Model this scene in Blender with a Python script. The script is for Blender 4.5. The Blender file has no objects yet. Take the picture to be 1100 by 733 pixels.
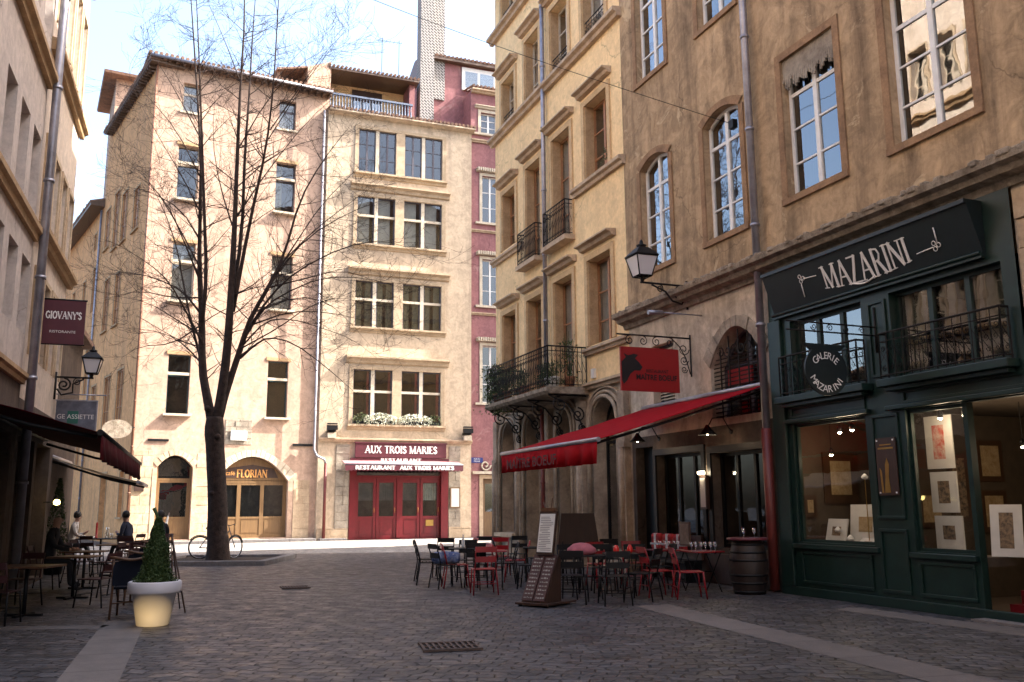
import bpy, bmesh, math, random
from mathutils import Vector, Matrix
R = math.radians
rnd = random.Random(7)
sc = bpy.context.scene
# ---------------------------------------------------------------- camera
H = 1.6; PITCH = R(10.28); ROLL = R(0.4); FPX = 975.0
cd = bpy.data.cameras.new('camera'); cam = bpy.data.objects.new('camera', cd); sc.collection.objects.link(cam)
_xr = Vector((1, 0, 0)); _yr = Vector((0, -math.sin(PITCH), math.cos(PITCH))); _zb = Vector((0, -math.cos(PITCH), -math.sin(PITCH)))
_cx = _xr * math.cos(ROLL) - _yr * math.sin(ROLL); _cy = _xr * math.sin(ROLL) + _yr * math.cos(ROLL)
m = Matrix.Identity(4)
for i in range(3): m[i][0] = _cx[i]; m[i][1] = _cy[i]; m[i][2] = _zb[i]
m[2][3] = H
cam.matrix_world = m
cd.sensor_width = 36; cd.lens = FPX / 1100 * 36; cd.clip_start = 0.05; cd.clip_end = 2000
sc.camera = cam
# ---------------------------------------------------------------- light
SUN_AZ, SUN_EL = 83.0, 42.0
w = bpy.data.worlds.new('World'); sc.world = w; w.use_nodes = True
nt = w.node_tree; nt.nodes.clear()
sky = nt.nodes.new('ShaderNodeTexSky'); sky.sky_type = 'NISHITA'; sky.sun_disc = False
sky.sun_elevation = R(SUN_EL); sky.sun_rotation = R(SUN_AZ); sky.air_density = 1.0; sky.dust_density = 5.0; sky.ozone_density = 1.0
bg = nt.nodes.new('ShaderNodeBackground'); bg.inputs['Strength'].default_value = 0.15
ow = nt.nodes.new('ShaderNodeOutputWorld'); nt.links.new(sky.outputs[0], bg.inputs[0]); nt.links.new(bg.outputs[0], ow.inputs[0])
sl = bpy.data.lights.new('sun', 'SUN'); sl.energy = 3.9; sl.angle = R(0.5); sl.color = (1.0, 0.95, 0.88)
sun = bpy.data.objects.new('sun', sl); sc.collection.objects.link(sun)
_sd = Vector((math.sin(R(SUN_AZ)) * math.cos(R(SUN_EL)), math.cos(R(SUN_AZ)) * math.cos(R(SUN_EL)), math.sin(R(SUN_EL))))
sun.rotation_euler = _sd.to_track_quat('Z', 'Y').to_euler(); sun.location = (0, 0, 60)
sc.view_settings.view_transform = 'Standard'; sc.view_settings.look = 'None'; sc.view_settings.gamma = 1
sc.view_settings.use_curve_mapping = False; sc.view_settings.exposure = 2.25
# ---------------------------------------------------------------- materials
MATS = {}
def newmat(name):
    mt = bpy.data.materials.new(name); mt.use_nodes = True; MATS[name] = mt
    n = mt.node_tree.nodes; b = n['Principled BSDF']; return mt, mt.node_tree, b
def noise(nt, scale, detail=4, rough=0.55, vec=None, dist=0.0):
    n = nt.nodes.new('ShaderNodeTexNoise'); n.inputs['Scale'].default_value = scale
    n.inputs['Detail'].default_value = detail; n.inputs['Roughness'].default_value = rough; n.inputs['Distortion'].default_value = dist
    if vec is not None: nt.links.new(vec, n.inputs['Vector'])
    return n.outputs['Fac']
def ocoord(nt, sx=1, sy=1, sz=1, rot=0):
    t = nt.nodes.new('ShaderNodeTexCoord'); mp = nt.nodes.new('ShaderNodeMapping')
    mp.inputs['Scale'].default_value = (sx, sy, sz); mp.inputs['Rotation'].default_value = (0, 0, rot)
    nt.links.new(t.outputs['Object'], mp.inputs['Vector']); return mp.outputs[0]
def ramp(nt, fac, stops):
    r = nt.nodes.new('ShaderNodeValToRGB'); e = r.color_ramp.elements
    while len(e) < len(stops): e.new(0.5)
    for i, (p, c) in enumerate(stops):
        e[i].position = p; e[i].color = (c, c, c, 1) if isinstance(c, (int, float)) else (*c, 1)
    nt.links.new(fac, r.inputs[0]); return r.outputs[0]
def mixc(nt, fac, a, b, mode='MIX'):
    n = nt.nodes.new('ShaderNodeMix'); n.data_type = 'RGBA'; n.blend_type = mode
    for k, v in ((0, fac), (6, a), (7, b)):
        if isinstance(v, (int, float)): n.inputs[k].default_value = v
        elif isinstance(v, tuple): n.inputs[k].default_value = (*v, 1)
        else: nt.links.new(v, n.inputs[k])
    return n.outputs[2]
def bump(nt, b, h, strength=0.3, dist=0.02):
    n = nt.nodes.new('ShaderNodeBump'); n.inputs['Strength'].default_value = strength; n.inputs['Distance'].default_value = dist
    nt.links.new(h, n.inputs['Height']); nt.links.new(n.outputs[0], b.inputs['Normal'])
def plaster(name, c, stain, amt=0.5, patch=None, rough=0.9):
    mt, nt, b = newmat(name)
    v = ocoord(nt); vs = ocoord(nt, 1.3, 1.3, 0.14)
    big = ramp(nt, noise(nt, 0.45, 6, 0.6, v, 0.6), [(0.36, 0), (0.68, 1)])
    st = ramp(nt, noise(nt, 1.2, 6, 0.65, vs, 0.3), [(0.45, 0), (0.66, 1)])
    col = mixc(nt, big, c, tuple(x * (1 - 0.35 * amt) + y * 0.35 * amt for x, y in zip(c, stain)))
    mul = nt.nodes.new('ShaderNodeMath'); mul.operation = 'MULTIPLY'; mul.inputs[1].default_value = amt; nt.links.new(st, mul.inputs[0])
    col = mixc(nt, mul.outputs[0], col, stain)
    fine = ramp(nt, noise(nt, 9, 5, 0.7, v), [(0.3, 0.86), (0.7, 1.08)])
    col = mixc(nt, 1.0, col, fine, 'MULTIPLY')
    mot = ramp(nt, noise(nt, 2.3, 7, 0.72, v, 0.8), [(0.38, 1 - 0.38 * amt), (0.6, 1.06)])
    col = mixc(nt, 1.0, col, mot, 'MULTIPLY')
    ge = nt.nodes.new('ShaderNodeNewGeometry'); sx = nt.nodes.new('ShaderNodeSeparateXYZ'); nt.links.new(ge.outputs['Position'], sx.inputs[0])
    zz = nt.nodes.new('ShaderNodeMath'); zz.operation = 'MULTIPLY_ADD'; zz.inputs[1].default_value = 1.3; nt.links.new(noise(nt, 1.5, 6, 0.7, v), zz.inputs[0]); nt.links.new(sx.outputs[2], zz.inputs[2])
    col = mixc(nt, 1.0, col, ramp(nt, zz.outputs[0], [(0.62, 0.72), (1.0, 1.0)]), 'MULTIPLY')
    cr = nt.nodes.new('ShaderNodeTexVoronoi'); cr.feature = 'DISTANCE_TO_EDGE'; cr.inputs['Scale'].default_value = 0.33; wv = nt.nodes.new('ShaderNodeVectorMath'); wv.operation = 'ADD'; nn_ = nt.nodes.new('ShaderNodeTexNoise'); nn_.inputs['Scale'].default_value = 1.6; nn_.inputs['Detail'].default_value = 6; nt.links.new(v, nn_.inputs['Vector']); nt.links.new(v, wv.inputs[0]); nt.links.new(nn_.outputs['Color'], wv.inputs[1]); nt.links.new(wv.outputs[0], cr.inputs['Vector'])
    crk = mixc(nt, ramp(nt, noise(nt, 0.5, 3, 0.5, v), [(0.52, 0), (0.6, 1)]), (1.0, 1.0, 1.0), ramp(nt, cr.outputs['Distance'], [(0.0, 0.55), (0.006, 1.0)]))
    col = mixc(nt, 1.0, col, crk, 'MULTIPLY')
    if patch:
        pf = ramp(nt, noise(nt, 0.8, 8, 0.7, v, 1.2), [(0.60, 0), (0.66, 1)])
        m2 = nt.nodes.new('ShaderNodeMath'); m2.operation = 'MULTIPLY'; m2.inputs[1].default_value = 0.55; nt.links.new(pf, m2.inputs[0])
        col = mixc(nt, m2.outputs[0], col, patch)
    nt.links.new(col, b.inputs['Base Color']); b.inputs['Roughness'].default_value = rough
    b.inputs['Specular IOR Level'].default_value = 0.2
    bump(nt, b, noise(nt, 6, 8, 0.7, v), 0.35, 0.03); return mt
def stone(name, c, c2, sc_=3.0, rough=0.85, bs=0.4, blocks=None):
    mt, nt, b = newmat(name); v = ocoord(nt)
    f = noise(nt, sc_, 7, 0.65, v, 0.4); col = mixc(nt, ramp(nt, f, [(0.35, 0), (0.65, 1)]), c, c2)
    f2 = ramp(nt, noise(nt, sc_ * 7, 4, 0.7, v), [(0.3, 0.8), (0.7, 1.1)]); col = mixc(nt, 1.0, col, f2, 'MULTIPLY')
    nt.links.new(col, b.inputs['Base Color']); b.inputs['Roughness'].default_value = rough; b.inputs['Specular IOR Level'].default_value = 0.25
    bump(nt, b, noise(nt, sc_ * 4, 8, 0.7, v), bs, 0.03); return mt
def paint(name, c, rough=0.45, metal=0.0, var=0.15, spec=0.5, bs=0.08, coat=0):
    mt, nt, b = newmat(name); v = ocoord(nt)
    f = ramp(nt, noise(nt, 5, 6, 0.6, v), [(0.3, 1 - var), (0.7, 1 + var)])
    nt.links.new(mixc(nt, 1.0, c, f, 'MULTIPLY'), b.inputs['Base Color']); b.inputs['Roughness'].default_value = rough
    b.inputs['Metallic'].default_value = metal; b.inputs['Specular IOR Level'].default_value = spec
    if coat: b.inputs['Coat Weight'].default_value = coat
    if bs: bump(nt, b, noise(nt, 25, 4, 0.6, v), bs, 0.01)
    return mt
def wood(name, c, c2, rough=0.5, vert=True):
    mt, nt, b = newmat(name); v = ocoord(nt, 9, 9, 0.9 if vert else 9)
    f = ramp(nt, noise(nt, 2.2, 6, 0.65, v, 0.5), [(0.3, 0), (0.7, 1)])
    nt.links.new(mixc(nt, f, c, c2), b.inputs['Base Color']); b.inputs['Roughness'].default_value = rough
    bump(nt, b, f, 0.12, 0.01); return mt
def glass(name, tint=(0.9, 0.95, 0.93), boost=1.0, base=0.02):
    mt, nt, b = newmat(name); nt.nodes.remove(b); out = nt.nodes['Material Output']
    tr = nt.nodes.new('ShaderNodeBsdfTransparent'); tr.inputs[0].default_value = (*tint, 1)
    gl = nt.nodes.new('ShaderNodeBsdfGlossy'); gl.inputs['Roughness'].default_value = 0.015; gl.inputs[0].default_value = (1, 1, 1, 1)
    nn = nt.nodes.new('ShaderNodeBump'); nn.inputs['Strength'].default_value = 0.12; nn.inputs['Distance'].default_value = 0.02
    nt.links.new(noise(nt, 1.6, 2, 0.5, ocoord(nt)), nn.inputs['Height']); nt.links.new(nn.outputs[0], gl.inputs['Normal'])
    lw = nt.nodes.new('ShaderNodeLayerWeight'); lw.inputs[0].default_value = 0.5
    pw = nt.nodes.new('ShaderNodeMath'); pw.operation = 'POWER'; pw.inputs[1].default_value = 4.0; nt.links.new(lw.outputs['Facing'], pw.inputs[0])
    fr = nt.nodes.new('ShaderNodeMath'); fr.operation = 'MULTIPLY_ADD'; fr.inputs[1].default_value = 0.94; fr.inputs[2].default_value = 0.045; nt.links.new(pw.outputs[0], fr.inputs[0])
    ml = nt.nodes.new('ShaderNodeMath'); ml.operation = 'MULTIPLY_ADD'; ml.use_clamp = True
    ml.inputs[1].default_value = 1.9 * boost; ml.inputs[2].default_value = base; nt.links.new(fr.outputs[0], ml.inputs[0])
    mx = nt.nodes.new('ShaderNodeMixShader'); nt.links.new(ml.outputs[0], mx.inputs[0]); nt.links.new(tr.outputs[0], mx.inputs[1]); nt.links.new(gl.outputs[0], mx.inputs[2])
    nt.links.new(mx.outputs[0], out.inputs[0]); return mt
def emit(name, c, s):
    mt, nt, b = newmat(name); b.inputs['Base Color'].default_value = (*c, 1)
    b.inputs['Emission Color'].default_value = (*c, 1); b.inputs['Emission Strength'].default_value = s; return mt
P_FLOR = plaster('plaster_peach', (0.52, 0.36, 0.265), (0.35, 0.23, 0.165), 0.55)
P_SIDE = plaster('plaster_orange', (0.72, 0.37, 0.16), (0.42, 0.23, 0.12), 0.5)
P_TROIS = plaster('plaster_cream', (0.60, 0.47, 0.33), (0.34, 0.26, 0.19), 0.55)
P_PINK = plaster('plaster_pink', (0.32, 0.145, 0.145), (0.21, 0.10, 0.10), 0.5, (0.38, 0.24, 0.22))
P_YEL = plaster('plaster_yellow', (0.84, 0.61, 0.33), (0.66, 0.45, 0.24), 0.3)
P_OCH = plaster('plaster_ochre', (0.50, 0.345, 0.20), (0.17, 0.115, 0.07), 0.85, (0.62, 0.47, 0.29))
P_LOW_SHADE = plaster('plaster_low_shaded', (0.11, 0.085, 0.07), (0.06, 0.05, 0.04), 0.7)  # low wall plaster darkened, awning shade put into the colour
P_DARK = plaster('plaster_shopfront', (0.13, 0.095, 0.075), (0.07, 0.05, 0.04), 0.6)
P_LOW = plaster('plaster_low', (0.60, 0.50, 0.39), (0.30, 0.25, 0.19), 0.7, (0.6, 0.52, 0.42))
P_LEFT = plaster('plaster_greypink', (0.58, 0.49, 0.43), (0.42, 0.35, 0.30), 0.4)
P_LEFT2 = plaster('plaster_pale', (0.70, 0.58, 0.47), (0.5, 0.38, 0.28), 0.4)
ST_CREAM = stone('stone_cream', (0.62, 0.54, 0.42), (0.46, 0.38, 0.28))
ST_TRIM = stone('stone_trim', (0.50, 0.33, 0.18), (0.36, 0.23, 0.12))
ST_YTRIM = stone('stone_yellow_trim', (0.64, 0.45, 0.25), (0.50, 0.34, 0.18))
ST_OTRIM = stone('stone_ochre_trim', (0.34, 0.205, 0.11), (0.21, 0.125, 0.07))
ST_GREY = stone('stone_grey', (0.42, 0.36, 0.28), (0.22, 0.18, 0.14), 2.0, bs=0.7)
ST_ASH = stone('stone_ashlar', (0.60, 0.46, 0.31), (0.40, 0.29, 0.19), 1.2)
ST_GOTH = stone('stone_gothic', (0.46, 0.36, 0.26), (0.25, 0.19, 0.14), 1.6, bs=0.6)
ST_WEATH = stone('stone_weathered', (0.40, 0.33, 0.25), (0.17, 0.13, 0.09), 5.0, bs=1.0)
ST_LEDGE = stone('stone_ledge', (0.54, 0.41, 0.28), (0.38, 0.27, 0.18), 2.5)
ROOFT = stone('roof_tile', (0.34, 0.20, 0.13), (0.20, 0.13, 0.10), 4.0, bs=0.6)
WOOD_W = wood('wood_honey', (0.20, 0.112, 0.042), (0.12, 0.065, 0.026))
WOOD_D = wood('wood_dark', (0.055, 0.026, 0.017), (0.03, 0.015, 0.01))
WOOD_C = wood('wood_chair', (0.15, 0.075, 0.04), (0.08, 0.04, 0.022), 0.4, False)
WOOD_R = wood('wood_eave', (0.14, 0.08, 0.05), (0.08, 0.05, 0.03))
W_WHITE = paint('white_paint', (0.72, 0.70, 0.66), 0.5, var=0.08)
W_CREAM = paint('cream_paint', (0.50, 0.42, 0.32), 0.5)
W_GREY = paint('grey_purple_frame', (0.065, 0.058, 0.072), 0.5)
W_TEAL = paint('teal_frame', (0.02, 0.05, 0.06), 0.4)
W_BROWN = paint('brown_frame', (0.34, 0.15, 0.06), 0.5)
GREEN = paint('green_paint', (0.0045, 0.019, 0.0145), 0.42, var=0.25)
GREEN2 = paint('green_sign_paint', (0.006, 0.0125, 0.014), 0.45, var=0.2)
RED_D = paint('door_red', (0.13, 0.008, 0.012), 0.35, var=0.2)
RED_S = paint('sign_burgundy', (0.075, 0.008, 0.016), 0.5)
RED_B = paint('board_red', (0.26, 0.006, 0.006), 0.5, var=0.05)
RED_CH = paint('chair_red', (0.26, 0.008, 0.014), 0.3, var=0.1)
RED_P = paint('pipe_red', (0.13, 0.022, 0.016), 0.5); RUST_P = paint('pipe_rust', (0.20, 0.09, 0.05), 0.6)
RED_A = paint('awning_red', (0.40, 0.010, 0.018), 0.8, var=0.12, spec=0.15)
RED_AD = paint('awning_darkred', (0.065, 0.006, 0.009), 0.85, var=0.2, spec=0.1)
CREAM_A = paint('awning_cream', (0.45, 0.38, 0.30), 0.85, spec=0.1)
BLACK = paint('black_metal', (0.006, 0.006, 0.007), 0.5, 0.0, spec=0.25)
IRON = paint('wrought_iron', (0.012, 0.009, 0.008), 0.6, 0.0, spec=0.25)
ZINC = paint('zinc_pipe', (0.30, 0.29, 0.32), 0.4, 0.6, var=0.2)
BLUEG = paint('balustrade_blue', (0.12, 0.15, 0.21), 0.5)
BLUET = paint('tarp_blue', (0.03, 0.16, 0.28), 0.6)
FABRIC_B = paint('black_fabric', (0.012, 0.014, 0.022), 0.9, spec=0.1)
TEXTW = paint('letter_white', (0.75, 0.72, 0.68), 0.5, var=0.05, bs=0)
TEXTB = paint('letter_black', (0.01, 0.008, 0.008), 0.5, bs=0)
TEXTG = paint('letter_gold', (0.55, 0.26, 0.07), 0.5, bs=0)
GRANITE = stone('granite', (0.20, 0.18, 0.17), (0.13, 0.115, 0.11), 6.0, 0.7, 0.3)
CHALKW = paint('chalk', (0.22, 0.21, 0.19), 0.9, var=0.4, bs=0)
PAPER = paint('paper', (0.62, 0.60, 0.56), 0.7, var=0.06, bs=0)
MAT_IMG = stone('print_ink', (0.05, 0.04, 0.035), (0.32, 0.22, 0.13), 14, 0.6, 0)
CURT = paint('curtain', (0.22, 0.21, 0.20), 0.9, var=0.2)
CURT_Y = paint('curtain_olive', (0.075, 0.07, 0.045), 0.9, var=0.3)
CURT_R = paint('curtain_red', (0.16, 0.02, 0.02), 0.9, var=0.3)
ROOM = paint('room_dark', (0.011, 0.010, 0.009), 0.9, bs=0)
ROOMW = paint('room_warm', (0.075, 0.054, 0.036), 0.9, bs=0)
GLASS = glass('window_glass'); GLASS_R = glass('window_glass_reflective', (0.6, 0.66, 0.68), 1.3, 0.06)
T_TRIM = stone('stone_pale_trim', (0.50, 0.385, 0.26), (0.38, 0.28, 0.18))
GLASS_D = glass('dim_glass', (0.75, 0.75, 0.75), 0.55, -0.02)
GLASS_SH = glass('shop_glass', (0.92, 0.93, 0.92), 1.0, 0.0)
SKINM = paint('skin', (0.42, 0.24, 0.17), 0.6, var=0.05, bs=0)
HAIRM = paint('hair_dark', (0.02, 0.014, 0.01), 0.7)
CLOTH1 = paint('cloth_black', (0.018, 0.018, 0.022), 0.9); CLOTH2 = paint('cloth_navy', (0.03, 0.035, 0.06), 0.9); CLOTH3 = paint('cloth_pale', (0.4, 0.36, 0.33), 0.9)
LEAF = stone('leaf_dark', (0.030, 0.055, 0.016), (0.055, 0.085, 0.025), 9, 0.6, 0)
LEAF2 = stone('leaf_mid', (0.07, 0.10, 0.035), (0.12, 0.13, 0.06), 9, 0.6, 0)
FLOWER = paint('flower_white', (0.66, 0.66, 0.52), 0.8, bs=0)
TERRA = paint('terracotta', (0.30, 0.12, 0.06), 0.8)
BARK = stone('bark', (0.060, 0.036, 0.027), (0.022, 0.014, 0.011), 7, 0.85, 1.0)
LAMPG = paint('lamp_glass', (0.62, 0.60, 0.60), 0.3, var=0.03, bs=0)
BULB = emit('bulb', (1.0, 0.82, 0.55), 14.0)
CHALK = paint('chalk_board', (0.05, 0.018, 0.016), 0.7)
BRASS = paint('brass', (0.45, 0.28, 0.08), 0.35, 0.8)
FLOORT = paint('floor_tile', (0.12, 0.09, 0.07), 0.5)

def cobble_mat(name, base, gap, bw=0.20, bh=0.13, rot=0.0, sun=1.0):
    mt, nt, b = newmat(name); v = ocoord(nt, 1, 1, 1, rot)
    # wandering courses
    wn = nt.nodes.new('ShaderNodeTexNoise'); wn.inputs['Scale'].default_value = 0.55; wn.inputs['Detail'].default_value = 3; nt.links.new(v, wn.inputs['Vector'])
    wn2 = nt.nodes.new('ShaderNodeTexNoise'); wn2.inputs['Scale'].default_value = 5.5; wn2.inputs['Detail'].default_value = 2; nt.links.new(v, wn2.inputs['Vector'])
    def off(src, amt, prev):
        s = nt.nodes.new('ShaderNodeVectorMath'); s.operation = 'SUBTRACT'; s.inputs[1].default_value = (0.5, 0.5, 0.5); nt.links.new(src, s.inputs[0])
        k = nt.nodes.new('ShaderNodeVectorMath'); k.operation = 'SCALE'; k.inputs['Scale'].default_value = amt; nt.links.new(s.outputs[0], k.inputs[0])
        a = nt.nodes.new('ShaderNodeVectorMath'); a.operation = 'ADD'; nt.links.new(prev, a.inputs[0]); nt.links.new(k.outputs[0], a.inputs[1]); return a.outputs[0]
    p = off(wn.outputs['Color'], 0.9, v); p = off(wn2.outputs['Color'], 0.11, p)
    br = nt.nodes.new('ShaderNodeTexBrick'); nt.links.new(p, br.inputs['Vector'])
    br.inputs['Scale'].default_value = 1; br.inputs['Brick Width'].default_value = bw; br.inputs['Row Height'].default_value = bh
    br.inputs['Mortar Size'].default_value = 0.017; br.inputs['Mortar Smooth'].default_value = 0.7; br.inputs['Bias'].default_value = 0
    br.inputs['Color1'].default_value = (*[x * 0.6 for x in base], 1); br.inputs['Color2'].default_value = (*[x * 1.45 for x in base], 1)
    br.inputs['Mortar'].default_value = (*gap, 1); br.offset = 0.5; br.squash = 1
    n2 = ramp(nt, noise(nt, 0.35, 5, 0.6, v), [(0.3, 0.8), (0.7, 1.2)])
    n3 = ramp(nt, noise(nt, 22, 4, 0.7, v), [(0.3, 0.7), (0.7, 1.25)])
    n4 = ramp(nt, noise(nt, 1.4, 8, 0.75, v, 1.5), [(0.40, 0.72), (0.52, 1.0), (0.75, 1.28)]); n2 = mixc(nt, 1.0, n2, n4, 'MULTIPLY')
    nt.links.new(ramp(nt, noise(nt, 3.0, 6, 0.7, v), [(0.35, 0.34), (0.65, 0.7)]), b.inputs['Roughness'])
    col = mixc(nt, 1.0, mixc(nt, 1.0, br.outputs['Color'], n2, 'MULTIPLY'), n3, 'MULTIPLY')
    nt.links.new(col, b.inputs['Base Color']); 
    inv = nt.nodes.new('ShaderNodeMath'); inv.operation = 'SUBTRACT'; inv.inputs[0].default_value = 1; nt.links.new(br.outputs['Fac'], inv.inputs[1])
    ad = nt.nodes.new('ShaderNodeMath'); ad.operation = 'MULTIPLY_ADD'; ad.inputs[1].default_value = 0.4; nt.links.new(noise(nt, 9, 4, 0.6, v), ad.inputs[0]); nt.links.new(inv.outputs[0], ad.inputs[2])
    bump(nt, b, ad.outputs[0], 1.0, 0.022); return mt
COBBLE = cobble_mat('cobbles', (0.058, 0.054, 0.057), (0.005, 0.004, 0.005), 0.25, 0.155, rot=0.12)
def slab_mat(name, base, bw, bh, rot):
    mt, nt, b = newmat(name); v = ocoord(nt, 1, 1, 1, rot)
    br = nt.nodes.new('ShaderNodeTexBrick'); nt.links.new(v, br.inputs['Vector']); br.inputs['Scale'].default_value = 1
    br.inputs['Brick Width'].default_value = bw; br.inputs['Row Height'].default_value = bh; br.inputs['Mortar Size'].default_value = 0.008
    br.inputs['Color1'].default_value = (*[x * 0.85 for x in base], 1); br.inputs['Color2'].default_value = (*[x * 1.15 for x in base], 1); br.inputs['Mortar'].default_value = (0.03, 0.025, 0.02, 1)
    n3 = ramp(nt, noise(nt, 3, 7, 0.7, v), [(0.3, 0.75), (0.7, 1.2)])
    nt.links.new(mixc(nt, 1.0, br.outputs['Color'], n3, 'MULTIPLY'), b.inputs['Base Color']); b.inputs['Roughness'].default_value = 0.7
    bump(nt, b, noise(nt, 30, 5, 0.7, v), 0.4, 0.01); return mt
# ---------------------------------------------------------------- frames and mesh builder
class Fr:
    def __init__(s, x, y, az, out):          # out=+1: street on the left of the direction
        s.o = Vector((x, y, 0)); a = R(az); s.d = Vector((math.sin(a), math.cos(a), 0)); s.n = Vector((-math.cos(a), math.sin(a), 0)) * out; s.az = az
    def p(s, a, b, c): return s.o + s.d * a + s.n * b + Vector((0, 0, c))
class Id:
    o = Vector((0, 0, 0)); d = Vector((1, 0, 0)); n = Vector((0, 1, 0))
    def p(s, a, b, c): return Vector((a, b, c))
ID = Id()
FR = Fr(4.98, 17.12, -21.5, 1); FT = Fr(-7.62, 45.67, 69, -1); FF = Fr(-9.678, 45.255, 62, -1); FG = Fr(-17.21, 41.25, -35, 1); FL = Fr(-8.3, 14.0, -19, -1)
class MB:
    def __init__(s, fr=ID): s.fr = fr; s.v = []; s.f = []; s.sm = []
    def V(s, a, b, c): s.v.append(s.fr.p(a, b, c)); return len(s.v) - 1
    def F(s, idx, sm=False): s.f.append(tuple(idx)); s.sm.append(sm)
    def quad(s, *pts): s.F([s.V(*p) for p in pts]); return s
    def box(s, x0, x1, y0, y1, z0, z1):
        i = [s.V(x, y, z) for z in (z0, z1) for x, y in ((x0, y0), (x1, y0), (x1, y1), (x0, y1))]
        for q in ((3, 2, 1, 0), (4, 5, 6, 7), (0, 1, 5, 4), (1, 2, 6, 5), (2, 3, 7, 6), (3, 0, 4, 7)): s.F([i[k] for k in q])
        return s
    def prism(s, poly, y0, y1, plane='xz'):   # poly of (a,b); extruded along the third axis
        def mp(a, b, t): return {'xz': (a, t, b), 'xy': (a, b, t), 'yz': (t, a, b)}[plane]
        A = [s.V(*mp(a, b, y0)) for a, b in poly]; B = [s.V(*mp(a, b, y1)) for a, b in poly]; n = len(poly)
        s.F(A[::-1]); s.F(B)
        for k in range(n): s.F([A[k], A[(k + 1) % n], B[(k + 1) % n], B[k]])
        return s
    def tube(s, pts, r, seg=6, cap=True):
        P = [s.fr.p(*p) for p in pts]; n = len(P); rr = r if isinstance(r, (list, tuple)) else [r] * n
        t0 = (P[1] - P[0]).normalized(); up = Vector((0, 0, 1)) if abs(t0.z) < 0.9 else Vector((1, 0, 0))
        u = t0.cross(up).normalized(); rings = []
        for i in range(n):
            t = (P[min(i + 1, n - 1)] - P[max(i - 1, 0)])
            if t.length < 1e-9: t = t0
            t.normalize(); u = (u - t * u.dot(t)); u = u.normalized() if u.length > 1e-6 else t.orthogonal().normalized()
            w_ = t.cross(u); ring = []
            for k in range(seg):
                a = 2 * math.pi * k / seg; s.v.append(P[i] + (u * math.cos(a) + w_ * math.sin(a)) * rr[i]); ring.append(len(s.v) - 1)
            rings.append(ring)
        for i in range(n - 1):
            for k in range(seg): s.F([rings[i][k], rings[i][(k + 1) % seg], rings[i + 1][(k + 1) % seg], rings[i + 1][k]], seg > 4)
        if cap and seg > 2: s.F(rings[0][::-1]); s.F(rings[-1])
        return s
    def lathe(s, x, y, prof, seg=16):         # prof: (r,z)
        rings = []
        for r, z in prof: rings.append([s.V(x + r * math.cos(2 * math.pi * k / seg), y + r * math.sin(2 * math.pi * k / seg), z) for k in range(seg)])
        for i in range(len(prof) - 1):
            for k in range(seg): s.F([rings[i][k], rings[i][(k + 1) % seg], rings[i + 1][(k + 1) % seg], rings[i + 1][k]], True)
        s.F(rings[0][::-1]); s.F(rings[-1]); return s
    def leaf(s, c, size, r=rnd):
        a = Vector((r.gauss(0, 1), r.gauss(0, 1), r.gauss(0, 1))).normalized(); b = a.orthogonal().normalized(); b.rotate(Matrix.Rotation(r.uniform(0, 6.28), 3, a))
        c = s.fr.p(*c); d = a.cross(b); i = len(s.v)
        s.v += [c - b * size, c + d * size * 0.45, c + b * size, c - d * size * 0.45]; s.F((i, i + 1, i + 2, i + 3))
    def build(s, name, mat, parent=None, loc=None, bevel=0, fixn=True):
        me = bpy.data.meshes.new(name); o = bpy.data.objects.new(name, me)
        base = Vector((0, 0, 0))
        if parent is not None: base = parent['_b'] if '_b' in parent.keys() else (0, 0, 0); base = Vector(base)
        elif loc is not None: base = Vector(loc); o.location = base
        me.from_pydata([v - base for v in s.v], [], s.f); me.polygons.foreach_set('use_smooth', s.sm)
        if fixn:
            bm = bmesh.new(); bm.from_mesh(me); bmesh.ops.recalc_face_normals(bm, faces=bm.faces); bm.to_mesh(me); bm.free()
        me.materials.append(mat); sc.collection.objects.link(o); ROOTS.append(o)
        if parent is not None: o.parent = parent; o['_b'] = tuple(base)
        else: o['_b'] = tuple(base)
        if bevel:
            md = o.modifiers.new('bevel', 'BEVEL'); md.width = bevel; md.segments = 2; md.limit_method = 'ANGLE'
        return o
ROOTS = []
def tag(o, label=None, cat=None, group=None, kind=None):
    if label: o['label'] = label
    if cat: o['category'] = cat
    if group: o['group'] = group
    if kind: o['kind'] = kind
    return o
def thing(name, label, cat, loc=(0, 0, 0), group=None):
    o = bpy.data.objects.new(name, None); sc.collection.objects.link(o); o.location = loc; o['_b'] = tuple(loc); o.empty_display_size = 0.2
    ROOTS.append(o); return tag(o, label, cat, group)
KIDS = None
def dup(root, loc, rz, label, group=None):
    r = root.copy(); sc.collection.objects.link(r); r.location = loc; r.rotation_euler = (0, 0, rz); r['label'] = label; ROOTS.append(r)
    if group: r['group'] = group
    for ch in list(root.children):
        c = ch.copy(); sc.collection.objects.link(c); c.parent = r; ROOTS.append(c)
        for g in list(ch.children):
            d = g.copy(); sc.collection.objects.link(d); d.parent = c; ROOTS.append(d)
    return r
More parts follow.
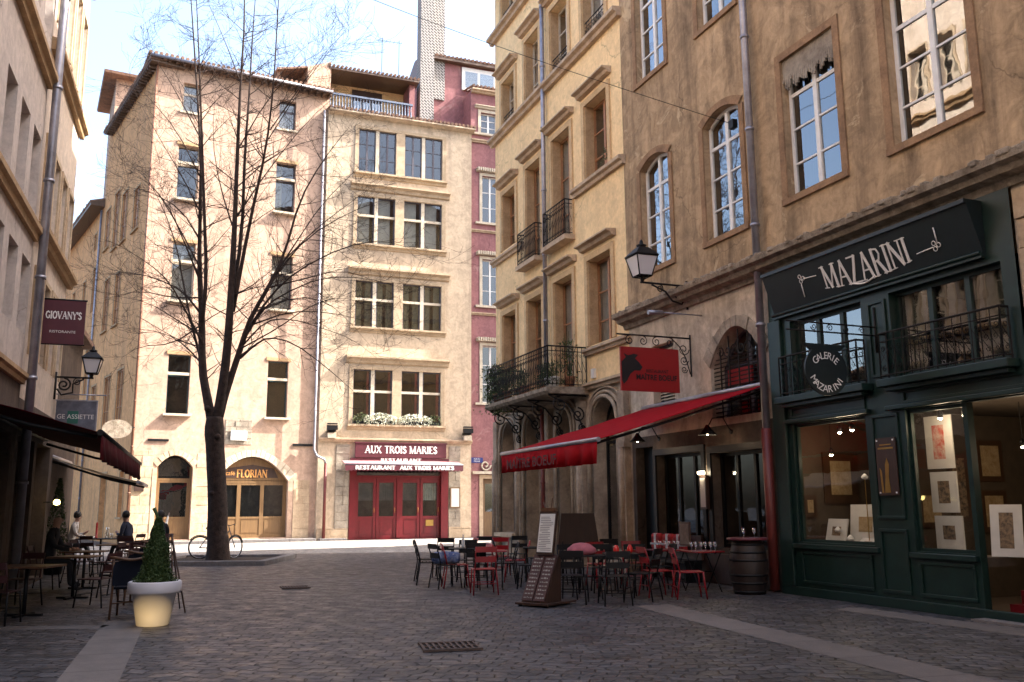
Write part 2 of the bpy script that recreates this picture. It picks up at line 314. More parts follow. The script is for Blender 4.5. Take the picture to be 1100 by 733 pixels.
# ---------------------------------------------------------------- lettering
SERIF = {
 'A': (.80, [('n', (.10, 0), (.40, 1)), ('k', (.40, 1), (.70, 0)), ('n', (.2, .34), (.6, .34))], [(.1, 0), (.7, 0)]),
 'B': (.66, [('k', (.15, 0), (.15, 1)), ('n', (.15, 1), (.42, .96), (.5, .76), (.4, .55), (.15, .52)), ('n', (.4, .53), (.56, .42), (.58, .2), (.42, .03), (.15, 0))], []),
 'E': (.64, [('k', (.15, 0), (.15, 1)), ('n', (.15, 1), (.56, 1)), ('n', (.15, .52), (.45, .52)), ('n', (.15, 0), (.58, 0))], []),
 'F': (.60, [('k', (.15, 0), (.15, 1)), ('n', (.15, 1), (.56, 1)), ('n', (.15, .52), (.45, .52))], [(.15, 0)]),
 'G': (.74, [('k', (.62, .82), (.42, .98), (.2, .85), (.1, .5), (.2, .15), (.42, .02), (.62, .12), (.62, .42))], [(.6, .42)]),
 'I': (.32, [('k', (.16, 0), (.16, 1))], [(.16, 0), (.16, 1)]),
 'L': (.60, [('k', (.15, 0), (.15, 1)), ('n', (.15, 0), (.56, 0))], [(.15, 1)]),
 'M': (.96, [('n', (.12, 0), (.14, 1)), ('k', (.14, 1), (.47, .02)), ('n', (.47, .02), (.82, 1)), ('k', (.82, 1), (.85, 0))], [(.12, 0), (.85, 0), (.12, 1), (.84, 1)]),
 'N': (.80, [('n', (.12, 0), (.12, 1)), ('k', (.12, 1), (.68, 0)), ('n', (.68, 0), (.68, 1))], [(.12, 0), (.12, 1), (.68, 1)]),
 'O': (.80, [('k', (.4, 1), (.18, .85), (.1, .5), (.18, .15), (.4, 0), (.62, .15), (.7, .5), (.62, .85), (.4, 1))], []),
 'R': (.72, [('k', (.15, 0), (.15, 1)), ('n', (.15, 1), (.45, .96), (.54, .76), (.44, .55), (.15, .5)), ('k', (.36, .52), (.66, 0))], [(.15, 0), (.66, 0)]),
 'S': (.56, [('k', (.46, .84), (.3, .99), (.12, .86), (.13, .66), (.3, .52), (.46, .36), (.46, .14), (.28, .01), (.08, .16))], []),
 'T': (.70, [('n', (.04, 1), (.66, 1)), ('k', (.35, 1), (.35, 0))], [(.35, 0)]),
 'U': (.76, [('k', (.14, 1), (.14, .3), (.24, .06), (.4, 0), (.54, .06), (.62, .3)), ('n', (.62, .3), (.62, 1))], [(.14, 1), (.62, 1)]),
 'V': (.74, [('k', (.06, 1), (.37, 0)), ('n', (.37, 0), (.68, 1))], [(.06, 1), (.68, 1)]),
 'X': (.74, [('k', (.1, 1), (.64, 0)), ('n', (.62, 1), (.1, 0))], [(.1, 1), (.64, 0), (.62, 1), (.1, 0)]),
 'Y': (.72, [('k', (.06, 1), (.36, .48)), ('n', (.36, .48), (.66, 1)), ('k', (.36, .48), (.36, 0))], [(.36, 0), (.06, 1), (.66, 1)]),
 'Z': (.66, [('n', (.08, 1), (.58, 1)), ('k', (.55, 1), (.1, 0)), ('n', (.1, 0), (.6, 0))], []),
 "'": (.2, [('k', (.1, 1), (.08, .75))], []), ' ': (.4, [], [])}
def serif(text, center, right, up, h, mat, parent, th=0.012, gap=1.0, bold=1.0, warp=None, width=None):
    right = Vector(right).normalized(); up = Vector(up).normalized(); nrm = right.cross(up); c = Vector(center)
    tot = sum(SERIF[ch][0] * gap for ch in text); mb = MB(); k = 0; x = 0; sx = (width / (tot * h)) if width else 1.0
    def seg(a, b, wd):
        nonlocal k
        a = Vector(a); b = Vector(b); d = (b - a); L = d.length
        if L < 1e-6: return
        d /= L; p = Vector((-d.y, d.x)) * wd / 2; a = a - d * wd * 0.3; b = b + d * wd * 0.3; k += 1; e = 0.0004 * (k % 9)
        q = []
        for t in (0, th + e):
            for pt in (a - p, b - p, b + p, a + p):
                yy = pt.y
                if warp: yy = warp(pt.x / tot, yy)
                q.append(c + right * ((pt.x - tot / 2) * h * sx) + up * ((yy - 0.5) * h) + nrm * t)
        i = len(mb.v); mb.v += q
        for f in ((3, 2, 1, 0), (4, 5, 6, 7), (0, 1, 5, 4), (1, 2, 6, 5), (2, 3, 7, 6), (3, 0, 4, 7)): mb.F([i + t for t in f])
    for ch in text:
        w_, st, se = SERIF[ch]
        for s_ in st:
            wd = (0.15 if s_[0] == 'k' else 0.075) * bold
            for a, b in zip(s_[1:], s_[2:]): seg((a[0] + x, a[1]), (b[0] + x, b[1]), wd)
        for sx_, sy_ in se: seg((sx_ + x - .13, sy_), (sx_ + x + .13, sy_), .05 * bold)
        x += w_ * gap
    return mb.build('lettering', mat, parent)
def sans(text, center, right, up, h, mat, parent, th=0.006, width=None, bold=0.0):
    cu = bpy.data.curves.new('txt', 'FONT'); cu.body = text; cu.size = 1; cu.align_x = 'CENTER'; cu.align_y = 'CENTER'; cu.extrude = 0.0; cu.offset = bold
    to = bpy.data.objects.new('txt', cu); sc.collection.objects.link(to)
    dg = bpy.context.evaluated_depsgraph_get(); me = bpy.data.meshes.new_from_object(to.evaluated_get(dg))
    bpy.data.objects.remove(to); xs = [v.co.x for v in me.vertices]; wd = max(xs) - min(xs)
    right = Vector(right).normalized(); up = Vector(up).normalized(); n = right.cross(up); c = Vector(center); k = h / 0.72
    sx = (width / (wd * k)) if width else 1; base = Vector(parent['_b'])
    for v in me.vertices: v.co = c + right * v.co.x * k * sx + up * v.co.y * k + n * th - base
    o = bpy.data.objects.new('lettering', me); me.materials.clear(); me.materials.append(mat); sc.collection.objects.link(o); o.parent = parent; o['_b'] = tuple(base); ROOTS.append(o); return o
# ---------------------------------------------------------------- facade tools
def arcz(o, s_):
    t = (s_ - (o['s0'] + o['s1']) / 2) / ((o['s1'] - o['s0']) / 2); t = max(-1, min(1, t)); r = o.get('rise', 0)
    if not r: return o['z1']
    if o.get('kind') == 'ogee': 
        a = abs(t); h = 1 - (a ** 1.5) if a > 0.25 else 1 + (0.25 - a) * 0.9 - 0.125
        return o['z1'] - r + r * min(h, 1.12) * 0.89
    if o.get('kind') == 'round': return o['z1'] - r + r * math.sqrt(max(0, 1 - t * t))
    return o['z1'] - r + r * (1 - t * t)
def facade(fr, s0, s1, z0, z1, ops, mat, parent, D=8.0, name='wall', y=0.0, closed=True):
    mb = MB(fr)
    S = sorted(set([s0, s1] + [v for o in ops for v in (o['s0'], o['s1']) if s0 <= v <= s1])); Z = sorted(set([z0, z1] + [v for o in ops for v in (o['z0'], o['z1']) if z0 <= v <= z1]))
    for a, b in zip(S, S[1:]):
        for c, d in zip(Z, Z[1:]):
            ms, mz = (a + b) / 2, (c + d) / 2
            if any(o['s0'] < ms < o['s1'] and o['z0'] < mz < o['z1'] for o in ops): continue
            mb.quad((a, y, c), (b, y, c), (b, y, d), (a, y, d))
    for o in ops:
        a, b, c, d, dp = o['s0'], o['s1'], o['z0'], o['z1'], o.get('dep', 0.25); yy = y - dp
        n = 14 if o.get('rise') else 1; ss = [a + (b - a) * i / n for i in range(n + 1)]; zz = [arcz(o, s_) for s_ in ss]
        mb.quad((a, y, c), (a, yy, c), (a, yy, zz[0]), (a, y, zz[0])); mb.quad((b, y, c), (b, yy, c), (b, yy, zz[-1]), (b, y, zz[-1]))
        mb.quad((a, y, c), (b, y, c), (b, yy, c), (a, yy, c))
        for i in range(n):
            mb.quad((ss[i], y, zz[i]), (ss[i + 1], y, zz[i + 1]), (ss[i + 1], yy, zz[i + 1]), (ss[i], yy, zz[i]))
            if n > 1: mb.quad((ss[i], y, zz[i]), (ss[i + 1], y, zz[i + 1]), (ss[i + 1], y, d), (ss[i], y, d))
    if closed:
        mb.quad((s0, y, z0), (s0, y - D, z0), (s0, y - D, z1), (s0, y, z1)); mb.quad((s1, y, z0), (s1, y - D, z0), (s1, y - D, z1), (s1, y, z1))
        mb.quad((s0, y - D, z0), (s1, y - D, z0), (s1, y - D, z1), (s0, y - D, z1)); mb.quad((s0, y, z1), (s1, y, z1), (s1, y - D, z1), (s0, y - D, z1))
    return mb.build(name, mat, parent, fixn=False)
def fill(mb, o, y, f):                      # polygon filling an opening inset by f
    a, b, c = o['s0'] + f, o['s1'] - f, o['z0'] + f; n = 12 if o.get('rise') else 1
    top = [(b - (b - a) * i / n) for i in range(n + 1)]
    idx = [mb.V(a, y, c), mb.V(b, y, c)] + [mb.V(s_, y, arcz(o, s_) - f) for s_ in top]; mb.F(idx)
def window(fr, bld, o, cols=2, rows=(.5,), fm=None, fw=0.06, mw=0.03, pane=None, curtain=None, cur=None, y=0.0, room=True, name='window', roomd=0.9, roomm=None, label=None, split=0.05):
    a, b, c, d = o['s0'], o['s1'], o['z0'], o['z1']; dp = o.get('dep', 0.25); y0 = y - dp; fm = fm or W_WHITE
    mb = MB(fr)
    za = arcz(o, a + .001); zb = arcz(o, b - .001)
    mb.box(a, a + fw, y0 - .06, y0 + 0.0, c, za); mb.box(b - fw, b, y0 - .06, y0, c, zb); mb.box(a + fw, b - fw, y0 - .06, y0, c, c + fw)
    n = 12 if o.get('rise') else 1
    for i in range(n):
        s_, t_ = a + fw + (b - a - 2 * fw) * i / n, a + fw + (b - a - 2 * fw) * (i + 1) / n; z_, w_ = arcz(o, s_), arcz(o, t_)
        ii = [mb.V(*p) for p in ((s_, y0, z_ - fw), (t_, y0, w_ - fw), (t_, y0, w_ + .0), (s_, y0, z_ + .0), (s_, y0 - .06, z_ - fw), (t_, y0 - .06, w_ - fw), (t_, y0 - .06, w_), (s_, y0 - .06, z_))]
        for q in ((0, 1, 2, 3), (7, 6, 5, 4), (0, 4, 5, 1), (3, 2, 6, 7)): mb.F([ii[k] for k in q])
    for k in range(1, cols):
        s_ = a + (b - a) * k / cols; h = split if (cols % 2 == 0 and k == cols // 2) else mw / 2
        mb.box(s_ - h, s_ + h, y0 - .055, y0 + .008, c + fw, arcz(o, s_) - fw)
    for r in rows:
        th = mw / 2
        if isinstance(r, tuple): r, th = r
        z_ = c + (d - c) * r; mb.box(a + fw, b - fw, y0 - .05, y0 - .004, z_ - th, z_ + th)
    f = mb.build(name, fm, bld)
    if label: f['label'] = label
    g = MB(fr); fill(g, o, y0 - .03, .01); g.build('pane', pane or GLASS, f)
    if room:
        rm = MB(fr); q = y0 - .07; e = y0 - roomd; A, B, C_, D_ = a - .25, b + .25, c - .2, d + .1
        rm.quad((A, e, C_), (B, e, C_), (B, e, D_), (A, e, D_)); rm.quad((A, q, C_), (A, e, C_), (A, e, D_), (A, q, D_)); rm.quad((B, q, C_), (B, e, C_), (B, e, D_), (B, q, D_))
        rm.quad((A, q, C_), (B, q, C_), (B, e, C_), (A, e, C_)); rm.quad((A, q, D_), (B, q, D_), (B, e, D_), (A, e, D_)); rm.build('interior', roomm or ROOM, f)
    if curtain:
        cb = MB(fr)
        for (p, q) in (cur or ((0, 1),)):
            A = a + (b - a) * p; B = a + (b - a) * q; nn = max(3, int((B - A) / .05)); pr = None
            for i in range(nn + 1):
                s_ = A + (B - A) * i / nn; yy = y0 - .12 + (0.018 if i % 2 else -0.018); t = min(arcz(o, min(max(s_, a), b)), d)
                cu = (cb.V(s_, yy, c + .02), cb.V(s_, yy, t))
                if pr: cb.F([pr[0], cu[0], cu[1], pr[1]], True)
                pr = cu
        cb.build('curtain', curtain, f, fixn=False)
    return f
def trim(fr, f, o, w=.14, pr=.04, mat=None, y=0.0, sill=None, sillm=None, lintel=None, name='surround', bottom=False):
    mb = MB(fr); a, b, c, d = o['s0'], o['s1'], o['z0'], o['z1']
    za, zb = arcz(o, a + .001), arcz(o, b - .001)
    mb.box(a - w, a, y + .001, y + pr, c, za); mb.box(b, b + w, y + .001, y + pr, c, zb)
    if o.get('rise'):
        n = 14
        for i in range(n):
            t0 = i / n; t1 = (i + 1) / n
            s0, s1 = a + (b - a) * t0, a + (b - a) * t1; e0, e1 = a - w + (b - a + 2 * w) * t0, a - w + (b - a + 2 * w) * t1
            z0, z1_ = arcz(o, s0), arcz(o, s1)
            q = [mb.V(*p) for p in ((s0, y + pr, z0), (s1, y + pr, z1_), (e1, y + pr, z1_ + w), (e0, y + pr, z0 + w), (s0, y + .001, z0), (s1, y + .001, z1_), (e1, y + .001, z1_ + w), (e0, y + .001, z0 + w))]
            for k in ((0, 1, 2, 3), (0, 4, 5, 1), (3, 2, 6, 7)): mb.F([q[j] for j in k])
    else: mb.box(a - w, b + w, y + .001, y + pr, d, d + w)
    if bottom: mb.box(a - w, b + w, y + .001, y + pr + .02, c - .12, c)
    t = mb.build(name, mat or ST_TRIM, f)
    if sill is not None:
        sb = MB(fr); sb.box(a - w - sill[0], b + w + sill[0], y - .02, y + sill[1], c - sill[2] - .001, c - .001 if not bottom else c - .125)
        sb.build('sill', sillm or mat or ST_TRIM, f)
    if lintel is not None:
        lb = MB(fr); zt = d + w + lintel[2]
        lb.prism([(y + .002, zt - .10), (y + lintel[1] * .45, zt - .08), (y + lintel[1] * .6, zt), (y + lintel[1], zt + .03), (y + lintel[1], zt + .07), (y + .002, zt + .10)], a - w - lintel[0], b + w + lintel[0], 'yz')
        lb.build('lintel', lintel[3] if len(lintel) > 3 else (mat or ST_TRIM), f)
def band(fr, s0, s1, z, h, pr, mat, parent, y=0.0, name='string_course', prof=None):
    mb = MB(fr); P = prof or [(0, 0), (pr * .5, 0), (pr * .6, h * .35), (pr, h * .5), (pr, h * .85), (0, h)]
    mb.prism([(y + .002 + p, z + q) for p, q in P], s0, s1, 'yz'); return mb.build(name, mat, parent)
def spiral(cx, cy, r0, r1, a0, turns, n=22):
    return [(cx + (r0 + (r1 - r0) * i / n) * math.cos(a0 + turns * 2 * math.pi * i / n), cy + (r0 + (r1 - r0) * i / n) * math.sin(a0 + turns * 2 * math.pi * i / n)) for i in range(n + 1)]
def railing(fr, parent, pts, z0, h, mat=IRON, name='railing', step=.13, scroll=True, r=.011):
    mb = MB(fr)
    for (a, b) in zip(pts, pts[1:]):
        L = math.hypot(b[0] - a[0], b[1] - a[1]); n = max(1, int(L / step)); ux, uy = (b[0] - a[0]) / L, (b[1] - a[1]) / L
        for z, rr in ((z0 + .05, r * 1.1), (z0 + h, r * 1.9), (z0 + h - .13, r)): mb.tube([(a[0], a[1], z), (b[0], b[1], z)], rr, 5)
        for i in range(n + 1):
            t = L * i / n; x, y = a[0] + ux * t, a[1] + uy * t
            mb.tube([(x, y, z0), (x, y, z0 + h)], r * (1.5 if i in (0, n) else .85), 4)
            if scroll and i < n:
                xm, rs = t + L / n / 2, min(.05, L / n / 2 * .8)
                for zc, dr in ((z0 + .16, 1), (z0 + h - .24, -1)):
                    q = spiral(0, 0, rs, rs * .2, dr * 1.57, 1.2 * dr, 9); mb.tube([(a[0] + ux * (xm + u), a[1] + uy * (xm + u), zc + v) for u, v in q], r * .6, 3)
                zc = z0 + h * .5; mb.tube([(x, y, zc - h * .18), (x + ux * L / n, y + uy * L / n, zc + h * .16)], r * .6, 3)
    return mb.build(name, mat, parent, fixn=False)
def pipe(fr, parent_label, pts, r, mat, cat='drainpipe', name='drainpipe', lower=None, rings=True):  # a downpipe with collars
    b = fr.p(pts[-1][0], pts[-1][1], 0); t = thing(name, parent_label, cat, b)
    mb = MB(fr); mb.tube(pts, r, 10); mb.build('pipe', mat, t)
    for p, q in zip(pts, pts[1:]):
        L = math.dist(p, q); 
        if abs(p[2] - q[2]) < 1.5: continue
        n = int(L / 2.2)
        for i in range(1, n + 1):
            k = i / (n + 1); z = p[2] + (q[2] - p[2]) * k; c = MB(fr); c.tube([(p[0] + (q[0] - p[0]) * k, p[1] + (q[1] - p[1]) * k, z - .03), (p[0] + (q[0] - p[0]) * k, p[1] + (q[1] - p[1]) * k, z + .03)], r * 1.25, 10); c.build('collar', mat, t)
    if lower:
        l = MB(fr); l.tube(lower, r * 1.25, 10); o = l.build('lower_pipe', RED_P, t); o['label'] = 'red lower section of the drainpipe'
    return t
def tiles(mb, s0, s1, y0, z0, y1, z1, step=.24, r=.085):
    n = int((s1 - s0) / step)
    for i in range(n + 1):
        s_ = s0 + (s1 - s0) * i / n; mb.tube([(s_, y0 + rnd.uniform(-.02, .02), z0), (s_, y1, z1)], [r, r * .85], 8)
# ================================================================ SETTING
def sheet(name, poly, z, mat, kind='structure'):
    mb = MB(); mb.F([mb.V(x, y, z) for x, y in poly]); o = mb.build(name, mat, loc=(0, 0, 0), fixn=False); return tag(o, kind=kind)
gpoly = [(-250, -150), (250, -150), (250, 350), (-250, 350)]
sheet('ground', gpoly, 0, COBBLE)
SL1 = slab_mat('slab_long', (0.235, 0.20, 0.185), 1.1, 5, 0); SL2 = slab_mat('slab_cross', (0.20, 0.175, 0.165), 0.9, 5, 0)
def strip(name, a, b, wd, z, base, rot=None):
    a = Vector(a); b = Vector(b); d = (b - a).normalized(); n = Vector((-d.y, d.x)) * wd / 2
    ang = math.atan2(d.y, d.x)
    mt = slab_mat(name + '_slab', base, 1.15, 50, -ang)
    sheet(name, [tuple(a - n), tuple(b - n), tuple(b + n), tuple(a + n)], z, mt)
strip('stone_path', (-5.6, 13.6), (-3.0, 6.0), 0.56, .004, (0.136, 0.118, 0.108))
strip('stone_path', (-16, 12.45), (-5.62, 12.93), 0.42, .004, (0.105, 0.093, 0.09))
strip('stone_path', (2.2, 15.2), (4.9, 5.8), 0.62, .004, (0.124, 0.105, 0.096))
strip('stone_path', (5.15, 14.55), (8.3, 7.0), 0.55, .004, (0.118, 0.102, 0.093))
strip('stone_path', (-9.5, 17.8), (-0.6, 22.9), 0.34, .004, (0.13, 0.112, 0.102))
# smooth flagged roadway along the sunlit side of the square
FLAG = slab_mat('flagstone', (0.30, 0.265, 0.235), 0.7, 0.45, 0.5)
def fpt(fr, s_, o): p = fr.p(s_, o, 0); return (p.x, p.y)
sheet('roadway', [fpt(FF, -9, 9.0), fpt(FF, 0.3, 9.0), fpt(FT, 4.5, 6.5), fpt(FT, 12, 4), fpt(FT, 12, .6), fpt(FT, -2.1, .9), fpt(FF, -.1, 1.3), fpt(FF, -9, 1.3)], .008, FLAG)
def pave(fr, s0, s1, wd, h, name='pavement'):
    mb = MB(fr); mb.box(s0, s1, 0.0, wd, -.05, h); mb.build('pavement', FLAG, loc=(0, 0, 0), bevel=.015).update_tag(); tag(ROOTS[-1], kind='structure')
    k = MB(fr); s_ = s0
    while s_ < s1:
        e = min(s1, s_ + rnd.uniform(.9, 1.4)); k.box(s_ + .006, e - .006, wd + .002, wd + .16, -.05, h + .004); s_ = e
    tag(k.build('kerb', GRANITE, loc=(0, 0, 0), bevel=.012), kind='structure')
pave(FF, -8.9, -.25, .95, .13)
pave(FT, -2.0, -.7, .5, .10)
# ================================================================ FLORIAN BUILDING (peach)
def bld(name, label, fr, s_): return thing(name, label, 'building', fr.p(s_, 0, 0))
B = bld('corner_house', 'tall peach plastered corner house behind the bare tree, with arched wooden shop doors', FF, -4)
ops = []
def op(s0, s1, z0, z1, dep=.25, **k): o = dict(s0=s0, s1=s1, z0=z0, z1=z1, dep=dep, **k); ops.append(o); return o
fw_ = [op(-7.22, -6.22, 5.90, 8.70), op(-2.6, -1.6, 5.90, 8.70), op(-7.34, -6.30, 11.26, 14.15), op(-2.64, -1.58, 11.28, 14.08), op(-7.35, -6.36, 16.3, 19.05), op(-2.6, -1.6, 16.33, 19.0), op(-7.28, -6.5, 20.8, 22.3), op(-2.56, -1.7, 20.83, 22.42)]
dA = op(-7.42, -5.86, .18, 4.0, .35, rise=.55, kind='par'); dB = op(-4.85, -1.40, .18, 4.0, .35, rise=1.15, kind='par')
facade(FF, -8.5, 0.05, 0, 23.3, ops, P_FLOR, B, D=10)
for i, o in enumerate(fw_):
    f = window(FF, B, o, 1, ((.66, .06),), W_TEAL if i < 2 else (W_GREY if i % 2 else W_CREAM), .055, .05, GLASS, CURT if i in (2, 3, 6, 7) else (CURT_Y if i == 5 else None), ((.05, .95),) if i in (2, 3, 6, 7) else ((0, .4),))
    if i < 6:
        mb = MB(FF); mb.box(o['s0'], o['s1'], -.16, -.02, o['z0'] + (o['z1'] - o['z0']) * .655, o['z0'] + (o['z1'] - o['z0']) * .70); mb.build('stone_transom', ST_CREAM, f)
    mb = MB(FF); mb.box(o['s0'] - .13, o['s1'] + .13, -.05, .27 if i < 6 else .08, o['z0'] - .10, o['z0'] - .002); mb.build('sill', ST_CREAM, f)
    if i < 6: mb = MB(FF); mb.box(o['s0'] - .1, o['s1'] + .1, .002, .05, o['z1'] + .002, o['z1'] + .16); mb.build('lintel', ST_TRIM, f)
# ashlar round the shop doors
def ashlar(fr, bl, s0, s1, z0, z1, mat=ST_ASH, pr=.03, h=.42, seed=1, name='ashlar_block'):
    r = random.Random(seed); mb = MB(fr); z = z0
    while z < z1 - .05:
        hh = min(h * r.uniform(.8, 1.2), z1 - z); s_ = s0; 
        while s_ < s1 - .02:
            e = min(s1, s_ + r.uniform(.35, .8)); e = s1 if s1 - e < .2 else e
            mb.box(s_ + .006, e - .006, .001, pr * r.uniform(.5, 1.3), z + .005, z + hh - .005); s_ = e
        z += hh
    return mb.build(name, mat, bl, bevel=.01)
ashlar(FF, B, -8.48, -7.62, .14, 4.2, seed=3); ashlar(FF, B, -5.7, -5.12, .14, 4.1, seed=4); ashlar(FF, B, -1.15, -.35, .14, 2.9, seed=5)
def voussoirs(fr, bl, o, w, n, mat, pr=.045, name='voussoir'):
    mb = MB(fr); a, b = o['s0'], o['s1']
    for i in range(n):
        t0, t1 = (i + .04) / n, (i + .96) / n; s0, s1 = a + (b - a) * t0, a + (b - a) * t1; e0, e1 = a - w + (b - a + 2 * w) * t0, a - w + (b - a + 2 * w) * t1
        pp = pr * rnd.uniform(.8, 1.3); m_ = w * rnd.uniform(.9, 1.1)
        P = ((s0, arcz(o, s0)), (s1, arcz(o, s1)), (e1, arcz(o, s1) + m_), (e0, arcz(o, s0) + m_)); mb.prism(P, .001, pp)
    return mb.build(name, mat, bl)
voussoirs(FF, B, dA, .24, 9, ST_ASH); voussoirs(FF, B, dB, .32, 17, ST_CREAM)
mb = MB(FF); mb.box(-7.42 - .2, -7.42, .001, .05, .18, 3.4); mb.box(-5.86, -5.66, .001, .05, .18, 3.4); mb.build('door_jamb', ST_ASH, B)
ashlar(FF, B, -4.5, -3.25, 4.55, 5.75, ST_GREY, .05, .3, 9, 'old_stonework')
mb = MB(FF); mb.box(-4.25, -3.5, .06, .14, 4.75, 5.2); mb.build('plaque', PAPER, B)['label'] = 'white plaque on rough stonework above the arch'
mb = MB(FF); mb.box(-7.9, -7.0, .002, .07, 4.62, 4.72); mb.box(-.75 - .5, -.25, .002, .07, 4.55, 4.66); mb.build('iron_rail', BLACK, B)
# wooden shop fronts in the arches
def woodfront(o, cols, zt, zb, names):
    f = MB(FF); a, b = o['s0'], o['s1']; y = -.30; fill(f, o, y - .10, .0)
    f.build('backing', ROOM, B)
    g = MB(FF); w_ = (b - a) / cols
    g.box(a, b, y - .05, y + .03, zt, zt + .10); g.box(a + .01, a + .09, y - .05, y + .04, o['z0'], arcz(o, a + .03)); g.box(b - .09, b - .01, y - .05, y + .04, o['z0'], arcz(o, b - .03)); g.box(a, b, y - .05, y + .06, o['z0'], o['z0'] + .12)
    fr_ = g.build('door_frame', WOOD_W, B)
    for i in range(cols):
        d = MB(FF); x0, x1 = a + .09 + (b - a - .18) * i / cols, a + .09 + (b - a - .18) * (i + 1) / cols
        d.box(x0, x0 + .09, y - .04, y + .02, o['z0'] + .12, zt); d.box(x1 - .09, x1, y - .04, y + .02, o['z0'] + .12, zt); d.box(x0 + .09, x1 - .09, y - .04, y + .018, zt - .10, zt); d.box(x0 + .09, x1 - .09, y - .04, y + .018, zb - .05, zb + .05)
        d.box(x0 + .09, x1 - .09, y - .04, y - .01, o['z0'] + .12, zb - .05); d.box(x0 + .16, x1 - .16, y - .04, y + .01, o['z0'] + .24, zb - .14)
        dd = d.build('door', WOOD_W, B); p = MB(FF); p.quad((x0 + .09, y - .02, zb + .05), (x1 - .09, y - .02, zb + .05), (x1 - .09, y - .02, zt - .10), (x0 + .09, y - .02, zt - .10)); p.build('pane', GLASS_R, dd)
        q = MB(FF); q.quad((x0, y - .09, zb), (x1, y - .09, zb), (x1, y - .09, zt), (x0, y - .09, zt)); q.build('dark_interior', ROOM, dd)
    return fr_
f1 = woodfront(dA, 1, 2.85, 1.15, None); mb = MB(FF); fill(mb, dict(dA, z0=2.95), -.31, .1); mb.build('fanlight', GLASS_R, f1)
f2 = woodfront(dB, 3, 2.75, 1.12, None)
mb = MB(FF); fill(mb, dict(dB, z0=2.86), -.27, .04); tp = mb.build('sign_board', WOOD_W, B)
sb = MB(FF); sb.prism([(p.x, p.z) for p in []] or [(-4.4, 3.0), (-1.85, 3.0), (-2.05, 3.45), (-3.1, 3.62), (-4.2, 3.45)], -.262, -.245); sb.build('sign_panel', WOOD_D, tp)
sans('café', FF.p(-4.12, -.236, 3.2), FF.d, (0, 0, 1), .2, TEXTG, tp, width=.42); serif('FLORIAN', FF.p(-3.1, -.242, 3.2), FF.d, (0, 0, 1), .34, TEXTG, tp, th=.01, width=1.45, bold=1.25)
# letter box, electric box, small panel
mb = MB(FF); mb.box(-8.35, -7.95, .03, .12, 2.35, 2.75); mb.build('wall_box', WOOD_D, B)['label'] = 'small dark plate on the stone corner'
# roof with tiles and eaves
mb = MB(FF); mb.prism([(.55, 23.12), (.55, 23.2), (-3.2, 23.85), (-3.2, 23.2)], -8.95, .1, 'yz'); rf = mb.build('roof', WOOD_R, B)
mb = MB(FF); tiles(mb, -8.95, .05, .62, 23.26, -3.2, 23.92); mb.build('tile_row', ROOFT, rf)
mb = MB(FF)
for i in range(26): s_ = -8.8 + i * .35; mb.box(s_, s_ + .09, -.05, .50, 22.98, 23.12)
mb.build('rafter', WOOD_R, rf)
mb = MB(FF); mb.tube([(-8.95, .62, 23.12), (.05, .62, 23.12)], .075, 8); mb.build('gutter', ZINC, rf)
mb = MB(FF); mb.box(-1.15, .1, -3.2, -.02, 23.3, 24.6); mb.prism([(-1.15, 24.6), (.1, 24.6), (.1, 25.15)], -3.2, -.02, 'xz'); mb.build('parapet', P_FLOR, B)
mb = MB(FF); mb.prism([(-2.7, 24.1), (-1.16, 24.55), (-1.16, 24.65), (-2.75, 24.2)], -3.0, -.1, 'xz'); mb.box(-2.65, -2.5, -2.8, -.4, 23.4, 24.15); d_ = mb.build('dormer', ROOFT, B)
# side wall (street going left)
ops = []
sw = [op(6.80, 7.95, 15.4, 18.6, .04), op(4.70, 5.95, 15.3, 18.0, .04), op(7.80, 9.05, 11.0, 13.9, .04), op(5.10, 6.35, 10.9, 13.7, .04), op(2.00, 3.15, 15.2, 17.4, .04), op(5.80, 7.15, 5.6, 8.3, .04), op(2.80, 4.15, 5.6, 8.3, .04), op(9.40, 10.55, 6.0, 8.2, .04), op(1.2, 2.1, 1.2, 3.3, .2), op(5.0, 6.4, 0.02, 3.3, .3), op(9.00, 10.15, 15.9, 18.2, .04)]
facade(FG, 0, 11, 0, 23.15, ops, P_SIDE, B, D=.5, name='side_wall')
for o in sw: f = window(FG, B, o, 2, (.33, .66), W_BROWN, .06, .03, GLASS, roomd=.4); trim(FG, f, o, .1, .03, ST_TRIM, sill=(0.03, .1, .08))
mb = MB(FG); mb.prism([(.42, 22.9), (.42, 22.98), (-1.2, 23.2), (-1.2, 22.9)], -.4, 10.4, 'yz'); rf2 = mb.build('roof', WOOD_R, B)
mb = MB(FG); tiles(mb, -.4, 10.4, .48, 23.04, -1.2, 23.28); mb.build('tile_row', ROOFT, rf2)
mb = MB(FG)
for i in range(30): s_ = .1 + i * .34; mb.box(s_, s_ + .09, -.05, .38, 22.78, 22.9)
mb.build('rafter', WOOD_R, rf2)
FW = Fr(-24.0, 51.6, 62, -1)
mb = MB(FW); mb.box(0, 5, -5, 0, 16, 27.4); tw = mb.build('stair_turret', P_FLOR, B)
mb = MB(FW)
q = [mb.V(*c) for c in ((-.7, .7, 27.4), (5.7, .7, 27.4), (5.7, -5.7, 27.4), (-.7, -5.7, 27.4), (-.75, .75, 27.55), (5.75, .75, 27.55), (5.75, -5.75, 27.55), (-.75, -5.75, 27.55), (2.5, -2.5, 28.9))]
for f_ in ((3, 2, 1, 0), (0, 1, 5, 4), (1, 2, 6, 5), (2, 3, 7, 6), (3, 0, 4, 7), (4, 5, 8), (5, 6, 8), (6, 7, 8), (7, 4, 8)): mb.F([q[k] for k in f_])
mb.build('turret_roof', ROOFT, tw)
mb = MB(FW); mb.box(.5, 1.2, .003, .03, 24.9, 26.2); mb.build('turret_window', WOOD_D, tw)
